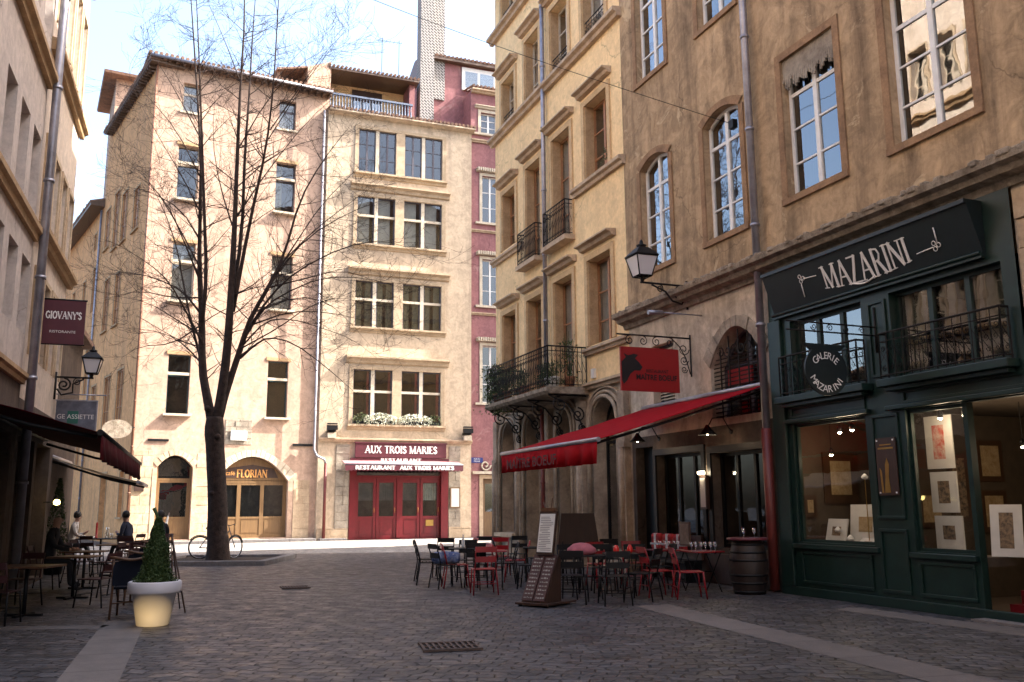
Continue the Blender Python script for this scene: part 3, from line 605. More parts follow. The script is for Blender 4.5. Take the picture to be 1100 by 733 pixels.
pipe(FF, 'thin rusty drainpipe on the corner of the peach house beside the dark awning', [(-8.56, .12, 23.0), (-8.56, .12, .2)], .055, RUST_P)
# lower house down the side street
BL = bld('lower_house', 'lower orange house with overhanging eave, down the left side street', FG, 16)
ops = []; lw = [op(12.0, 12.8, 12.8, 15.4, .05), op(15, 15.8, 12.6, 15.2, .05), op(12.4, 13.2, 8, 10.6, .05), op(15.5, 16.3, 8, 10.6, .05), op(18.5, 19.3, 12.6, 15.2, .05), op(18.5, 19.3, 8, 10.6, .05), op(12.6, 13.2, 16.6, 17.6, .05), op(13, 13.9, 3.8, 6.2, .05), op(16.5, 17.3, 3.8, 6.2, .05)]
facade(FG, 11.02, 24, 0, 18.9, ops, P_SIDE, BL, D=9)
for o in lw: f = window(FG, BL, o, 2, (.5,), W_BROWN, .05, .03, GLASS, roomd=.5); trim(FG, f, o, .1, .03, ST_TRIM)
mb = MB(FG); mb.prism([(.75, 18.75), (.75, 18.9), (-5, 20.9), (-9, 18.9), (-9, 18.75)], 10.9, 25, 'yz'); r_ = mb.build('roof', WOOD_R, BL); mb = MB(FG); tiles(mb, 11, 25, .8, 18.96, -5, 20.96, .3); mb.build('tile_row', ROOFT, r_)
pipe(FG, 'grey drainpipe at the joint of the two orange side street houses', [(11.2, .1, 18.6), (11.2, .1, .1)], .06, ZINC)
# far house closing the street
FX = Fr(-36, 62, 60, -1); BX = bld('far_house', 'distant pale house closing off the left side street', FX, 0)
ops = []; xs = [op(-6 + 3 * i, -5 + 3 * i, 3 + 3.6 * j, 5.3 + 3.6 * j) for i in range(6) for j in range(4)]
facade(FX, -10, 14, 0, 17.5, ops, P_LEFT2, BX)
for o in xs: window(FX, BX, o, 2, (.5,), W_BROWN, .05, .03, GLASS, roomd=.5)
mb = MB(FX); mb.prism([(.7, 17.4), (.7, 17.6), (-4, 19.5), (-8, 17.5)], -10.2, 14.2, 'yz'); mb.build('roof', ROOFT, BX)
# ================================================================ TROIS MARIES BUILDING (cream)
B = bld('cream_house', 'cream plastered house with rows of stone cross windows above the burgundy restaurant', FT, 2)
ops = []
T1 = [(-.46, .0), (.05, .0)]
def pairwin(z0, z1): return [op(-.46, 1.56, z0, z1, .16), op(2.04, 4.14, z0, z1, .16)]
r1, r2, r3, r4 = pairwin(18.98, 21.42), pairwin(15.08, 17.68), pairwin(10.66, 13.12), pairwin(5.68, 8.48)
shop = op(-.52, 4.57, 0, 3.68, .25)
facade(FT, -2.1, 5.83, 0, 22.2, ops, P_TROIS, B, D=9)
SIDE = FT  # left return wall is part of the box
CROSS = ST_CREAM
def crosswin(o, transom, curtain, cur):
    a, b, c, d = o['s0'], o['s1'], o['z0'], o['z1']; mid = (a + b) / 2
    st = MB(FT); st.box(mid - .09, mid + .09, -.15, -.02, c, d)
    if transom: zt = c + (d - c) * .60; st.box(a, mid - .09, -.145, -.025, zt - .06, zt + .06); st.box(mid + .09, b, -.145, -.025, zt - .06, zt + .06)
    k = []
    for (x0, x1) in ((a, mid - .09), (mid + .09, b)):
        oo = dict(s0=x0, s1=x1, z0=c, z1=d, dep=.10); f = window(FT, B, oo, 1 if transom else 2, () if transom else (.33, .66), W_GREY, .06, .03, GLASS, curtain, cur, roomd=1.3)
        if not k: st.build('stone_mullion', CROSS, f)
        k.append(f)
    return k[0]
sur = {}
for row, tr, cu, cr in ((r1, False, None, None), (r2, True, CURT, ((0, .75),)), (r3, True, CURT_Y, ((0, .4), (.6, 1))), (r4, True, CURT_R, ((.8, 1),))):
    for o in row: f = crosswin(o, tr, cu, cr)
    z0, z1 = row[0]['z0'], row[0]['z1']
    mb = MB(FT); mb.box(-.66, -.46, .002, .06, z0, z1 + .16); mb.box(4.14, 4.34, .002, .06, z0, z1 + .16); mb.box(1.56, 2.04, .002, .05, z0, z1); mb.box(-.46, 4.14, .002, .058, z1 + .002, z1 + .16)
    mb.build('window_surround', T_TRIM, B)
    mb = MB(FT); mb.prism([(.002, z0 - .28), (.06, z0 - .26), (.10, z0 - .14), (.24, z0 - .10), (.24, z0 - .003), (.002, z0 - .003)], -.72, 4.38, 'yz'); mb.build('sill', T_TRIM, B)
    if row is not r1:
        zt = z1 + .28; mb = MB(FT); mb.prism([(.002, zt), (.12, zt + .05), (.16, zt + .2), (.34, zt + .28), (.34, zt + .38), (.002, zt + .44)], -.85, 4.55, 'yz'); mb.build('window_cornice', T_TRIM, B)
band(FT, -2.1, 5.84, 4.78, .22, .22, ST_LEDGE, B)
ashlar(FT, B, -1.22, -.55, .55, 4.65, ST_GREY, .05, .40, 11); ashlar(FT, B, 4.6, 5.24, .55, 4.65, ST_GREY, .05, .40, 12)
ashlar(FT, B, -2.08, -.56, 0.0, .56, ST_ASH, .09, .56, 13, 'plinth_stone'); ashlar(FT, B, 4.6, 5.82, 0.0, .56, ST_ASH, .09, .56, 14, 'plinth_stone')
# eave
mb = MB(FT); mb.prism([(.42, 22.1), (.42, 22.18), (-1.6, 22.62), (-1.6, 22.2), (.0, 22.02)], -2.1, 5.95, 'yz'); rf = mb.build('roof', P_TROIS, B)
mb = MB(FT); tiles(mb, -2.05, 5.9, .46, 22.26, -1.7, 22.72, .22, .075); mb.build('tile_row', ROOFT, rf)
# loggia with balustrade
mb = MB(FT); mb.box(-2.05, 2.6, -5, -2.2, 22.2, 24.9); mb.build('loggia_wall', P_YEL, B)
mb = MB(FT); mb.box(-2.05, -1.9, -2.2, -.9, 22.5, 25.0); mb.build('loggia_side', P_PINK, B); mb = MB(FT); mb.box(2.45, 2.75, -3, -.8, 22.5, 25.0); mb.build('loggia_side', P_PINK, B)
mb = MB(FT); mb.box(-.5, 1.2, -2.19, -2.14, 22.6, 24.6); lw_ = mb.build('loggia_door', WOOD_D, B)
mb = MB(FT); mb.box(-.42, -.02, -2.13, -2.11, 22.7, 24.2); mb.box(.1, .5, -2.13, -2.11, 22.7, 24.2); mb.box(.62, 1.1, -2.13, -2.11, 22.7, 24.2); mb.build('pane', GLASS_R, lw_)
mb = MB(FT); mb.box(-2.05, 2.6, -.72, -.58, 23.42, 23.52); mb.box(-2.05, 2.6, -.72, -.58, 22.5, 22.6); bal = mb.build('balustrade', BLUEG, B)
mb = MB(FT)
for i in range(28): mb.lathe(-1.95 + i * .165, -.65, [(.035, 22.6), (.035, 22.68), (.055, 22.85), (.025, 23.15), (.04, 23.35), (.04, 23.42)], 6)
mb.build('baluster', BLUEG, bal)
mb = MB(FT); mb.prism([(-.35, 24.75), (-.35, 24.86), (-2.8, 25.5), (-5, 25.2), (-5, 24.8)], -2.1, 2.9, 'yz'); rf = mb.build('loggia_roof', WOOD_R, B); mb = MB(FT); tiles(mb, -2.05, 2.85, -.3, 24.93, -2.8, 25.56, .22, .075); mb.build('tile_row', ROOFT, rf)
# chimney
mb = MB(FT); mb.box(3.15, 3.95, -1.9, -1.1, 22.4, 31.5); ch = mb.build('chimney', None or ST_GREY, B)
mt, nt, b_ = newmat('chimney_brick'); v = ocoord(nt, 1, 1, 1, R(-21)); br = nt.nodes.new('ShaderNodeTexBrick'); 
cmb = nt.nodes.new('ShaderNodeSeparateXYZ'); nt.links.new(v, cmb.inputs[0]); ad = nt.nodes.new('ShaderNodeMath'); ad.operation = 'ADD'; nt.links.new(cmb.outputs[0], ad.inputs[0]); nt.links.new(cmb.outputs[1], ad.inputs[1])
cx_ = nt.nodes.new('ShaderNodeCombineXYZ'); nt.links.new(ad.outputs[0], cx_.inputs[0]); nt.links.new(cmb.outputs[2], cx_.inputs[1]); mp = nt.nodes.new('ShaderNodeMapping'); mp.inputs['Rotation'].default_value = (0, 0, R(40)); nt.links.new(cx_.outputs[0], mp.inputs[0]); nt.links.new(mp.outputs[0], br.inputs['Vector'])
br.inputs['Scale'].default_value = 1; br.inputs['Brick Width'].default_value = .26; br.inputs['Row Height'].default_value = .13; br.inputs['Mortar Size'].default_value = .028
br.inputs['Color1'].default_value = (.05, .045, .042, 1); br.inputs['Color2'].default_value = (.12, .105, .095, 1); br.inputs['Mortar'].default_value = (.36, .34, .32, 1); nt.links.new(br.outputs[0], b_.inputs['Base Color']); b_.inputs['Roughness'].default_value = .9
ch.data.materials[0] = mt
mb = MB(FT); mb.box(3.955, 4.7, -2.3, -1.5, 24.5, 31.5); c2_ = mb.build('chimney', P_LOW, B); c2_.data.materials[0] = mt
mb = MB(FT)
for x in (1.25, 2.25): mb.tube([(x, -2.6, 24.5), (x, -2.6, 28.3)], .015, 4)
mb.tube([(1.0, -2.6, 28.1), (2.4, -2.6, 28.15)], .012, 4)
for i in range(7): mb.tube([(1.05 + i * .22, -2.8, 28.12), (1.05 + i * .22, -2.4, 28.12)], .008, 3)
tag(mb.build('tv_aerial', BLACK, loc=tuple(FT.p(1.7, -2.6, 24.6))), 'thin pair of television aerial masts on the loggia roof', 'aerial')
pipe(FT, 'pale drainpipe between the peach and cream houses, red at its foot', [(-2.35, .30, 22.0), (-2.35, .30, 4.35), (-2.2, .32, 4.05), (-1.85, .32, 3.9), (-1.75, .2, 3.7)], .06, ZINC, lower=[(-1.75, .2, 3.7), (-1.75, .2, .1)])
# ---- burgundy restaurant front
S = thing('restaurant_front', 'burgundy painted restaurant front with four glazed door leaves and a name board', 'shop front', FT.p(2, 0, 0))
y = -.2
mb = MB(FT); mb.box(-.52, -.18, y, .07, 0, 3.9); mb.box(4.2, 4.57, y, .07, 0, 3.9); mb.box(-.18, 4.2, y - .02, y + .10, 3.0, 3.14); mb.box(1.92, 2.08, y - .02, y + .09, .06, 3.0); mb.box(-.18, 4.2, y - .02, y + .02, 0, .07); fr_ = mb.build('door_frame', RED_D, S)
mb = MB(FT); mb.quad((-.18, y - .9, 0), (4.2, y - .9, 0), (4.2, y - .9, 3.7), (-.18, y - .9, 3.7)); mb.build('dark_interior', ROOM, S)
mb = MB(FT); mb.box(-.18, 4.2, y - .02, y - .005, 3.14, 3.66); mb.build('transom_glass', GLASS_R, S)
for i, x in enumerate((-.18, .87, 2.08, 3.14)):
    d = MB(FT); x1 = x + 1.05; q = .15
    d.box(x + .01, x + q, y - .05, y + .05, .08, 3.0); d.box(x1 - q, x1 - .01, y - .05, y + .05, .08, 3.0); d.box(x + q, x1 - q, y - .05, y + .048, 2.78, 3.0); d.box(x + q, x1 - q, y - .05, y + .048, .98, 1.12); d.box(x + q, x1 - q, y - .05, y + .02, .08, .98); d.box(x + q + .08, x1 - q - .08, y, y + .035, .25, .86)
    dd = d.build('door', RED_D, S); d = MB(FT); d.box(x + q, x1 - q, y - .01, y, 1.12, 2.78); d.build('pane', GLASS_R if i < 3 else GLASS, dd)
    d = MB(FT); d.tube([(x1 - .1, y + .09, 1.3), (x1 - .1, y + .09, 1.55)], .014, 5); d.build('handle', BRASS, dd)
    c = MB(FT); r_ = random.Random(i)
    for k in range(12): xx = x + q + .02 + (x1 - x - 2 * q - .04) * k / 12; c.quad((xx, y - .06 - .02 * (k % 2), 1.9), (xx + .07, y - .06 - .02 * ((k + 1) % 2), 1.9), (xx + .07, y - .06 - .02 * ((k + 1) % 2), 2.75), (xx, y - .06 - .02 * (k % 2), 2.75))
    c.build('lace_curtain', CURT, dd, fixn=False)
mb = MB(FT); mb.box(3.45, 3.85, y + .05, y + .06, .62, .92); mb.build('notice', BRASS, S)
mb = MB(FT); mb.box(-.30, 4.42, .075, .19, 4.02, 4.76); mb.box(-.34, 4.46, .07, .22, 4.72, 4.79); mb.box(-.52, 4.57, .07, .16, 3.66, 4.0); sbd = mb.build('name_board', RED_S, S)
serif('AUX TROIS MARIES', FT.p(2.05, .192, 4.42), FT.d, (0, 0, 1), .34, TEXTW, sbd, th=.01, width=3.75, bold=1.2)
serif('RESTAURANT', FT.p(2.05, .162, 3.9), FT.d, (0, 0, 1), .16, TEXTW, sbd, th=.01, width=2.1, bold=1.6)
mb = MB(FT); mb.box(4.66, 5.2, .06, .12, 1.5, 2.55); mm = mb.build('menu_case', WOOD_W, S); mb = MB(FT); mb.box(4.72, 5.14, .121, .126, 1.56, 2.49); mb.build('menu', PAPER, mm)
# awning
A = thing('awning', 'narrow burgundy awning with white lettered valance over the restaurant doors', 'awning', FT.p(2, 0, 3.7))
mb = MB(FT); mb.prism([(.17, 3.86), (1.05, 3.66), (1.05, 3.63), (.17, 3.83)], -.95, 5.05, 'yz'); mb.build('canopy', paint('awning_pinkish', (.38, .17, .17), .8), A)
mb = MB(FT); mb.tube([(-.95, 1.07, 3.65), (5.05, 1.07, 3.65)], .03, 8); mb.build('front_bar', ZINC, A)
mb = MB(FT); n = 30
for i in range(n):
    a, b = -.95 + 6 * i / n, -.95 + 6 * (i + 1) / n; y_ = 1.08
    mb.quad((a, y_, 3.62), (b, y_, 3.62), (b, y_ + .01, 3.36), ((a + b) / 2, y_ + .01, 3.31), (a, y_ + .01, 3.36))
va = mb.build('valance', RED_S, A, fixn=False)
serif('RESTAURANT  AUX TROIS MARIES', FT.p(2.05, 1.10, 3.485), FT.d, (0, 0, 1), .17, TEXTW, va, th=.004, width=5.0, bold=1.7)
# wall lanterns (flood lamps)
def flood(fr, s_, z, label):
    t = thing('wall_floodlight', label, 'lamp', fr.p(s_, 0, z), 'black floodlights on the cream house')
    mb = MB(fr); mb.box(s_ - .26, s_ + .26, .25, .42, z + .38, z + .62); mb.box(s_ - .2, s_ + .2, .0, .3, z + .3, z + .4); mb.box(s_ - .24, s_ + .24, .22, .44, z + .66, z + .72); mb.build('lamp_head', BLACK, t)
    mb = MB(fr); mb.box(s_ - .2, s_ + .2, .02, .36, z, z + .24); mb.build('bracket_stone', ST_CREAM, t)
flood(FT, -1.5, 4.95, 'black floodlight on the cream house left of the burgundy name board'); flood(FT, 5.55, 4.95, 'black floodlight on the cream house right of the burgundy name board')
# flower boxes
for k, (s_, fl, lb) in enumerate(((.95, 1, 'window box of pale trailing flowers, left one below the cross windows'), (2.75, 1, 'window box of pale trailing flowers, right one below the cross windows'), (-.05, 0, 'dark pot of leafy plants at the left end of the sill'), (3.75, 0, 'dark pot of leafy plants at the right end of the sill'))):
    t = thing('flower_box', lb, 'planter', FT.p(s_, .1, 5.68), 'planters on the first floor sill'); wd = .75 if fl else .35
    mb = MB(FT); mb.box(s_ - wd, s_ + wd, .03, .2, 5.69, 5.85); mb.build('box', BLACK, t)
    mb = MB(FT); r_ = random.Random(k)
    for i in range(900 if fl else 260):
        a = r_.uniform(-1, 1); mb.leaf((s_ + a * wd * 1.15, .12 + r_.gauss(.05, .09), 5.85 + r_.uniform(-.28, .42) * (1 - a * a * .6) ), .045, r_)
    mb.build('foliage', FLOWER if fl else LEAF2, t, fixn=False)
# ================================================================ PINK BUILDING
B = bld('pink_house', 'tall faded pink house between the cream house and the yellow house', FT, 8)
ops = []
pw = [op(6.42, 7.4, 22.2, 23.45, .15), op(6.5, 7.5, 17.0, 19.7, .15), op(6.5, 7.5, 12.3, 14.9, .15), op(6.5, 7.5, 7.0, 10.1, .15)]
dr = op(6.52, 7.5, .05, 3.0, .3)
facade(FT, 5.84, 14, 0, 24.7, ops, P_PINK, B, D=8, y=-.15)
for i, o in enumerate(pw):
    f = window(FT, B, o, 2, (.33, .66), W_WHITE, .07, .035, GLASS, y=-.15); trim(FT, f, o, .16, .05, ST_CREAM, y=-.15, sill=(.25, .14, .12), lintel=(.2, .22, .15))
    if i in (1, 2, 3):
        mb = MB(FT); 
        for k in range(13): mb.box(6.2 + k * .13, 6.28 + k * .13, -.08, .12, o['z1'] + .22, o['z1'] + .42)
        mb.build('lambrequin', ST_CREAM, f)
band(FT, 5.84, 14, 24.55, .22, .35, ST_LEDGE, B, y=-.15); band(FT, 5.84, 14, 21.6, .2, .2, ST_LEDGE, B, y=-.15); band(FT, 5.84, 14, 11.75, .16, .15, ST_LEDGE, B, y=-.15); band(FT, 5.84, 14, 16.4, .16, .15, ST_LEDGE, B, y=-.15)
mb = MB(FT); tiles(mb, 5.9, 14, .25, 24.85, -1.5, 25.3, .22, .07); mb.build('ledge_tiles', ROOFT, B)
mb = MB(FT); mb.box(3.9, 14, -9, -1.6, 22.3, 26.9); up_ = mb.build('upper_wall', P_PINK, B)
mb = MB(FT); mb.prism([(-1.2, 26.85), (-1.2, 27.0), (-5, 28.4), (-9, 27)], 3.8, 14, 'yz'); rf = mb.build('roof', WOOD_R, B); mb = MB(FT); tiles(mb, 3.9, 14, -1.15, 27.06, -5, 28.46, .24, .08); mb.build('tile_row', ROOFT, rf)
f = MB(FT); f.box(5.75, 7.9, -1.6, -1.5, 25.35, 26.75); dw = f.build('dormer_window', W_WHITE, B); f = MB(FT); f.box(5.95, 6.7, -1.5, -1.49, 25.5, 26.5); f.box(6.85, 7.7, -1.5, -1.49, 25.5, 26.5); f.build('pane', GLASS_R, dw)
d = MB(FT); d.box(6.52, 7.5, -.45, -.38, .05, 3.0); dd = d.build('door', WOOD_W, B); d = MB(FT); d.box(6.72, 7.3, -.379, -.37, 1.3, 2.75); d.build('pane', GLASS_R, dd)
trim(FT, dd, dr, .2, .06, ST_ASH, y=-.15); mb = MB(FT); mb.box(5.9, 7.9, -.1, .1, 3.24, 3.38); mb.build('door_hood', ST_CREAM, B)
mb = MB(FT); 
for sg in (-1, 1): q = spiral(7.0 + sg * .35, 3.7, .3, .06, 0 if sg < 0 else math.pi, 1.3 * sg, 16); mb.tube([(a, -.08, b) for a, b in q], .05, 5)
mb.build('door_scroll', ST_CREAM, B)
mb = MB(FT); mb.box(5.86, 6.52, -.145, -.115, 3.82, 4.1); ss = mb.build('street_sign', paint('enamel_blue', (.02, .03, .16), .3), loc=tuple(FT.p(6.2, -.1, 3.95))); tag(ss, 'small dark blue street name plate on the pink wall', 'sign')
sans('RUE DU', FT.p(6.19, -.112, 4.02), FT.d, (0, 0, 1), .07, TEXTW, ss, th=.003); sans('PALAIS', FT.p(6.19, -.112, 3.9), FT.d, (0, 0, 1), .08, TEXTW, ss, th=.003)
FN = Fr(2.6, 48.25, 83, -1); BN = bld('unseen_shade_house', 'unseen grey block added behind the yellow corner to shade the pink house', FN, 6)  # unseen block, added to keep the sun off the pink house
facade(FN, 0, 18, 0, 26, [], P_LOW, BN, D=2.5)
for z in (5.5, 9.8, 14.2, 18.5, 25.5): band(FN, -.5, 18, z, .3, .5, ST_LEDGE, BN)
mb = MB(FN)
for z in (5.5, 9.8, 14.2, 18.5, 25.5): mb.prism([(0, z), (-.7, z + .2), (-.7, z + .32), (0, z + .36)], -2.3, .3)
mb.build('zigzag_shade_ledge', ST_LEDGE, BN)  # ledge ends shaped to give the block's shadow a zigzag edge
pipe(FN, 'bent drainpipe on the unseen added block that shades the pink house', [(-.25, .2, 25), (-.25, .2, 18), (-.4, .2, 17.5), (-.25, .2, 17), (-.25, .2, 8), (-.5, .2, 7.5), (-.25, .2, 6.8), (-.25, .2, .2)], .07, ZINC)
# ================================================================ YELLOW BUILDING
B = bld('yellow_house', 'yellow plastered corner house with a plant covered iron balcony and gothic shop arches', FR, 10)
ops = []
Y = []
def yw(c0, c1, z0, z1, kind='w'): o = op(c0, c1, z0, z1, .27); Y.append((o, kind)); return o
C1, C2, C3, C4 = (13.15, 14.38), (11.0, 12.2), (8.78, 10.1), (6.4, 7.8)
yw(*C1, 5.5, 8.0); yw(*C2, 4.78, 8.05); yw(*C3, 4.78, 8.15); yw(*C4, 5.86, 8.24, 'sill')
yw(*C1, 10.3, 12.3); yw(*C2, 9.2, 12.5, 'rail'); yw(*C3, 9.25, 12.65, 'rail'); yw(*C4, 10.58, 12.8, 'sill')
yw(*C1, 14.75, 16.5, 'lo'); yw(*C2, 14.82, 17.0); yw(*C3, 14.85, 17.0, 'lo'); yw(*C4, 14.9, 17.3, 'lo')
yw(*C1, 18.75, 20.6, 'lo'); yw(*C2, 18.75, 20.9, 'lo'); yw(*C3, 18.75, 21.0); yw(*C4, 18.75, 21.1)
gA = op(13.1, 14.55, .75, 4.35, .4, rise=.72, kind='round'); gB = op(11.1, 12.45, .05, 4.45, .5, rise=.72, kind='round'); gC = op(8.85, 9.95, .05, 4.35, .5, rise=.72, kind='round'); gD = op(6.15, 7.75, .55, 4.4, .4, rise=.72, kind='round')
up = [o for o in ops if o['z0'] > 4.5]; lo = [o for o in ops if o['z0'] < 4.5]
facade(FR, 5.6, 15.1, 4.72, 21.95, up, P_YEL, B, D=9); facade(FR, 5.6, 15.1, 0, 4.72, lo, ST_GOTH, B, D=9, name='ground_floor_wall')
for i, (o, kd) in enumerate(Y):
    f = window(FR, B, o, 2, (.28, .62), W_BROWN if i < 8 else W_CREAM, .075, .04, GLASS, CURT if i % 3 != 1 else None, ((0, .3), (.72, 1)) if i % 2 else ((.0, 1.0),))
    trim(FR, f, o, .17, .05, ST_YTRIM, lintel=(.10, .30, .22, ST_LEDGE))
    for q in (o['s0'] + .01, o['s1'] - .05): mb = MB(FR); mb.box(q, q + .04, -.26, .0, o['z0'], o['z1']); mb.build('jamb_stone', ST_TRIM, f)
    if kd in ('rail', 'lo'):
        z0 = o['z0'] + .02; h = 1.05 if kd == 'rail' else .45
        if kd == 'rail':
            mb = MB(FR); mb.box(o['s0'] - .2, o['s1'] + .2, 0, .34, z0 - .16, z0 - .02); mb.build('sill', ST_LEDGE, f)
            railing(FR, f, [(o['s0'] - .12, .03), (o['s0'] - .12, .28), (o['s1'] + .12, .28), (o['s1'] + .12, .03)], z0, h, step=.11)
        else: railing(FR, f, [(o['s0'], -.05), (o['s1'], -.05)], z0, h, step=.14, r=.009)
band(FR, 5.5, 8.5, 10.28, .26, .2, ST_LEDGE, B); band(FR, 12.4, 15.25, 9.92, .22, .18, ST_LEDGE, B); band(FR, 5.5, 15.3, 14.42, .28, .26, ST_LEDGE, B); band(FR, 5.5, 15.3, 18.42, .28, .28, ST_LEDGE, B)
band(FR, 5.5, 8.0, 5.6, .2, .18, ST_LEDGE, B); band(FR, 5.6, 8.1, 4.66, .2, .2, ST_ASH, B, name='shop_cornice'); band(FR, 12.9, 15.2, 4.66, .2, .2, ST_ASH, B, name='shop_cornice')
band(FR, 5.62, 15.5, 21.5, .5, .45, ST_LEDGE, B, name='eave_cornice')
mb = MB(FR); mb.prism([(.5, 21.96), (.5, 22.05), (-5, 23.8), (-9, 22.0)], 5.4, 15.7, 'yz'); mb.build('roof', ROOFT, B)
# side wall cornice returns on the corner
for z in (9.95, 14.45, 18.45): mb = MB(FR); mb.box(15.102, 15.3, -9, .1, z + .08, z + .26); mb.build('string_course', ST_LEDGE, B)
# gothic piers and arches
for o in (gA, gB, gC, gD):
    mb = MB(FR)
    for off, pr, rr in ((.0, .10, .055), (.12, .07, .045), (.24, .04, .04)):
        a, b = o['s0'] - off, o['s1'] + off; pts = [(a, pr, o['z0'])]
        for i in range(17):
            t = i / 16; s_ = o['s0'] + (o['s1'] - o['s0']) * t; s2 = a + (b - a) * t; pts.append((s2, pr, arcz(o, s_) + off))
        pts.append((b, pr, o['z0'])); mb.tube(pts, rr, 6)
    mb.build('arch_moulding', ST_GOTH, B)
for s_ in (14.85, 12.78, 10.5, 8.28, 5.86): mb = MB(FR); mb.box(s_ - .16, s_ + .16, .001, .16, 0, 4.4); mb.box(s_ - .21, s_ + .21, .001, .22, 0, .55); mb.box(s_ - .2, s_ + .2, .001, .2, 3.0, 3.12); mb.lathe(s_, .17, [(.09, .55), (.09, 3.0)], 8); mb.build('pier', ST_GOTH, B)
for i, o in enumerate((gA, gB, gC, gD)):
    f = window(FR, B, o, 1 if i in (0, 3) else 2, ((.70, .04),), BLACK if i else W_GREY, .07, .04, GLASS_R if i in (0, 3) else GLASS_SH, None, roomd=2.0, name='shop_window' if i in (0, 3) else 'door')
    if i == 0: mb = MB(FR); [mb.box(13.3 + k * .16, 13.3 + k * .16 + .05, -.47, -.455, 1.7 + (k % 3) * .12, 2.4 + (k % 2) * .2) for k in range(5)]; mb.build('window_decal', paint('decal_green', (.08, .4, .3), .5), f)
    if i == 3:
        mb = MB(FR); mb.box(6.3, 7.3, -1.2, -1.15, .9, 3.0); mb.build('poster', P_OCH, f)
        for c, q in (((.5, .35, .05), 0), ((.03, .12, .1), 1), ((.5, .5, .4), 2)):
            mb = MB(FR); [mb.box(6.25 + k * .2, 6.4 + k * .2, -.445, -.44, 3.15 + .2 * ((k + q) % 2), 3.35 + .2 * ((k + q) % 2)) for k in range(q, 7, 3)]; mb.build('stained_glass', paint('sg%d' % q, c, .3), f)
mb = MB(FR); mb.box(13.0, 14.65, .02, .28, .62, .74); mb.build('sill', ST_ASH, B)
# plants on window sills
for s_, z, y_ in ((6.6, 10.62, -.12),):
    t = thing('potted_plant', 'small potted plant on the upper window sill of the yellow house', 'plant', FR.p(s_, y_, z)); mb = MB(FR); mb.lathe(s_, y_, [(.07, z), (.1, z + .17)], 8); mb.build('pot', TERRA, t)
    mb = MB(FR); [mb.leaf((s_ + rnd.gauss(0, .12), y_ + rnd.gauss(0, .08), z + .35 + rnd.gauss(0, .12)), .04) for _ in range(160)]; mb.build('foliage', LEAF2, t, fixn=False)
# balcony
b0, b1, bd = 7.9, 12.75, 1.2
mb = MB(FR); mb.prism([(.001, 4.55), (bd - .02, 4.55), (bd + .06, 4.62), (bd + .06, 4.72), (.001, 4.76)], b0, b1, 'yz'); bal = mb.build('balcony_slab', ST_WEATH, B)
railing(FR, bal, [(b0 + .05, .05), (b0 + .05, bd), (b1 - .05, bd), (b1 - .05, .05)], 4.76, 1.08, step=.12, r=.012)
for s_ in (8.05, 9.5, 11.0, 12.6):
    mb = MB(FR)
    for p, q, r0, dr in ((.8, 4.28, .22, -1), (.28, 4.0, .2, 1), (.15, 3.65, .12, -1)): sp = spiral(p, q, r0, .03, math.pi / 2, 1.6 * dr, 24); mb.tube([(s_, a, b) for a, b in sp], .022, 5)
    mb.tube([(s_, .02, 3.4), (s_, .25, 3.9), (s_, .6, 4.3), (s_, 1.15, 4.52)], .024, 5); mb.tube([(s_, .02, 4.52), (s_, 1.15, 4.53)], .02, 5)
    mb.build('scroll_bracket', IRON, bal)
plants = [(12.6, 1.1, .35, 1.0), (12.3, 1.15, .4, 1.1), (11.7, 1.05, .3, .8), (12.75, .7, .4, 1.1), (10.4, 1.0, .25, .7), (9.2, .9, .22, .7), (8.3, 1.0, .3, .6), (8.15, .6, .32, 1.2), (11.0, .95, .22, .6), (8.6, 1.0, .2, .5)]
lbl = ['bushy trailing plant at the far end of the iron balcony', 'tall bushy plant beside the far corner post of the balcony', 'leafy plant a little in from the far balcony end', 'climbing plant on the far side rail of the balcony', 'potted shrub at the middle of the balcony', 'low pot plant right of the balcony middle', 'reddish potted plant at the near balcony corner', 'tall thin plant against the near side rail of the balcony', 'small pot plant left of the balcony middle', 'small pot plant near the near balcony corner']
for k, (s_, y_, rr, hh) in enumerate(plants):
    t = thing('potted_plant', lbl[k], 'plant', FR.p(s_, y_ - .1, 4.77), 'plants on the iron balcony'); r_ = random.Random(k + 5); y2 = y_ - .15
    mb = MB(FR); mb.lathe(s_, y2, [(.11, 4.77), (.15, 5.02), (.16, 5.05)], 10); mb.build('pot', TERRA if k % 3 else W_WHITE, t)
    mb = MB(FR); n = 520 if k < 4 else 200
    for _ in range(n):
        a = r_.random(); mb.leaf((s_ + r_.gauss(0, rr * .6), y2 + r_.gauss(.10, rr * .4), 4.85 + hh * a - (.45 if (k < 4 and r_.random() < .3) else 0)), .045, r_)
    for _ in range(10): a = r_.uniform(0, 6.3); mb.tube([(s_, y2, 5.0), (s_ + math.cos(a) * rr * .4, y2 + math.sin(a) * rr * .3, 5.0 + hh * .5), (s_ + math.cos(a) * rr * .9, y2 + math.sin(a) * rr * .5, 4.9 + hh * r_.uniform(.7, 1.2))], .006, 3)
    mb.build('foliage', LEAF if k % 2 else LEAF2, t, fixn=False)
pipe(FR, 'tall pale drainpipe running down the yellow house past its balconies', [(10.45, .14, 21.5), (10.45, .14, 5.0)], .07, ZINC)
pipe(FR, 'red drainpipe behind the awning between the gothic arches', [(10.45, .3, 4.4), (10.45, .3, .1)], .06, RED_P)
mb = MB(FR); mb.box(13.6, 15.0, .6, .9, 20.3, 21.5); tarp = tag(mb.build('blue_banner', BLUET, loc=tuple(FR.p(14.3, .7, 20.3))), 'blue tarpaulin hanging at the top corner of the yellow house', 'tarpaulin')
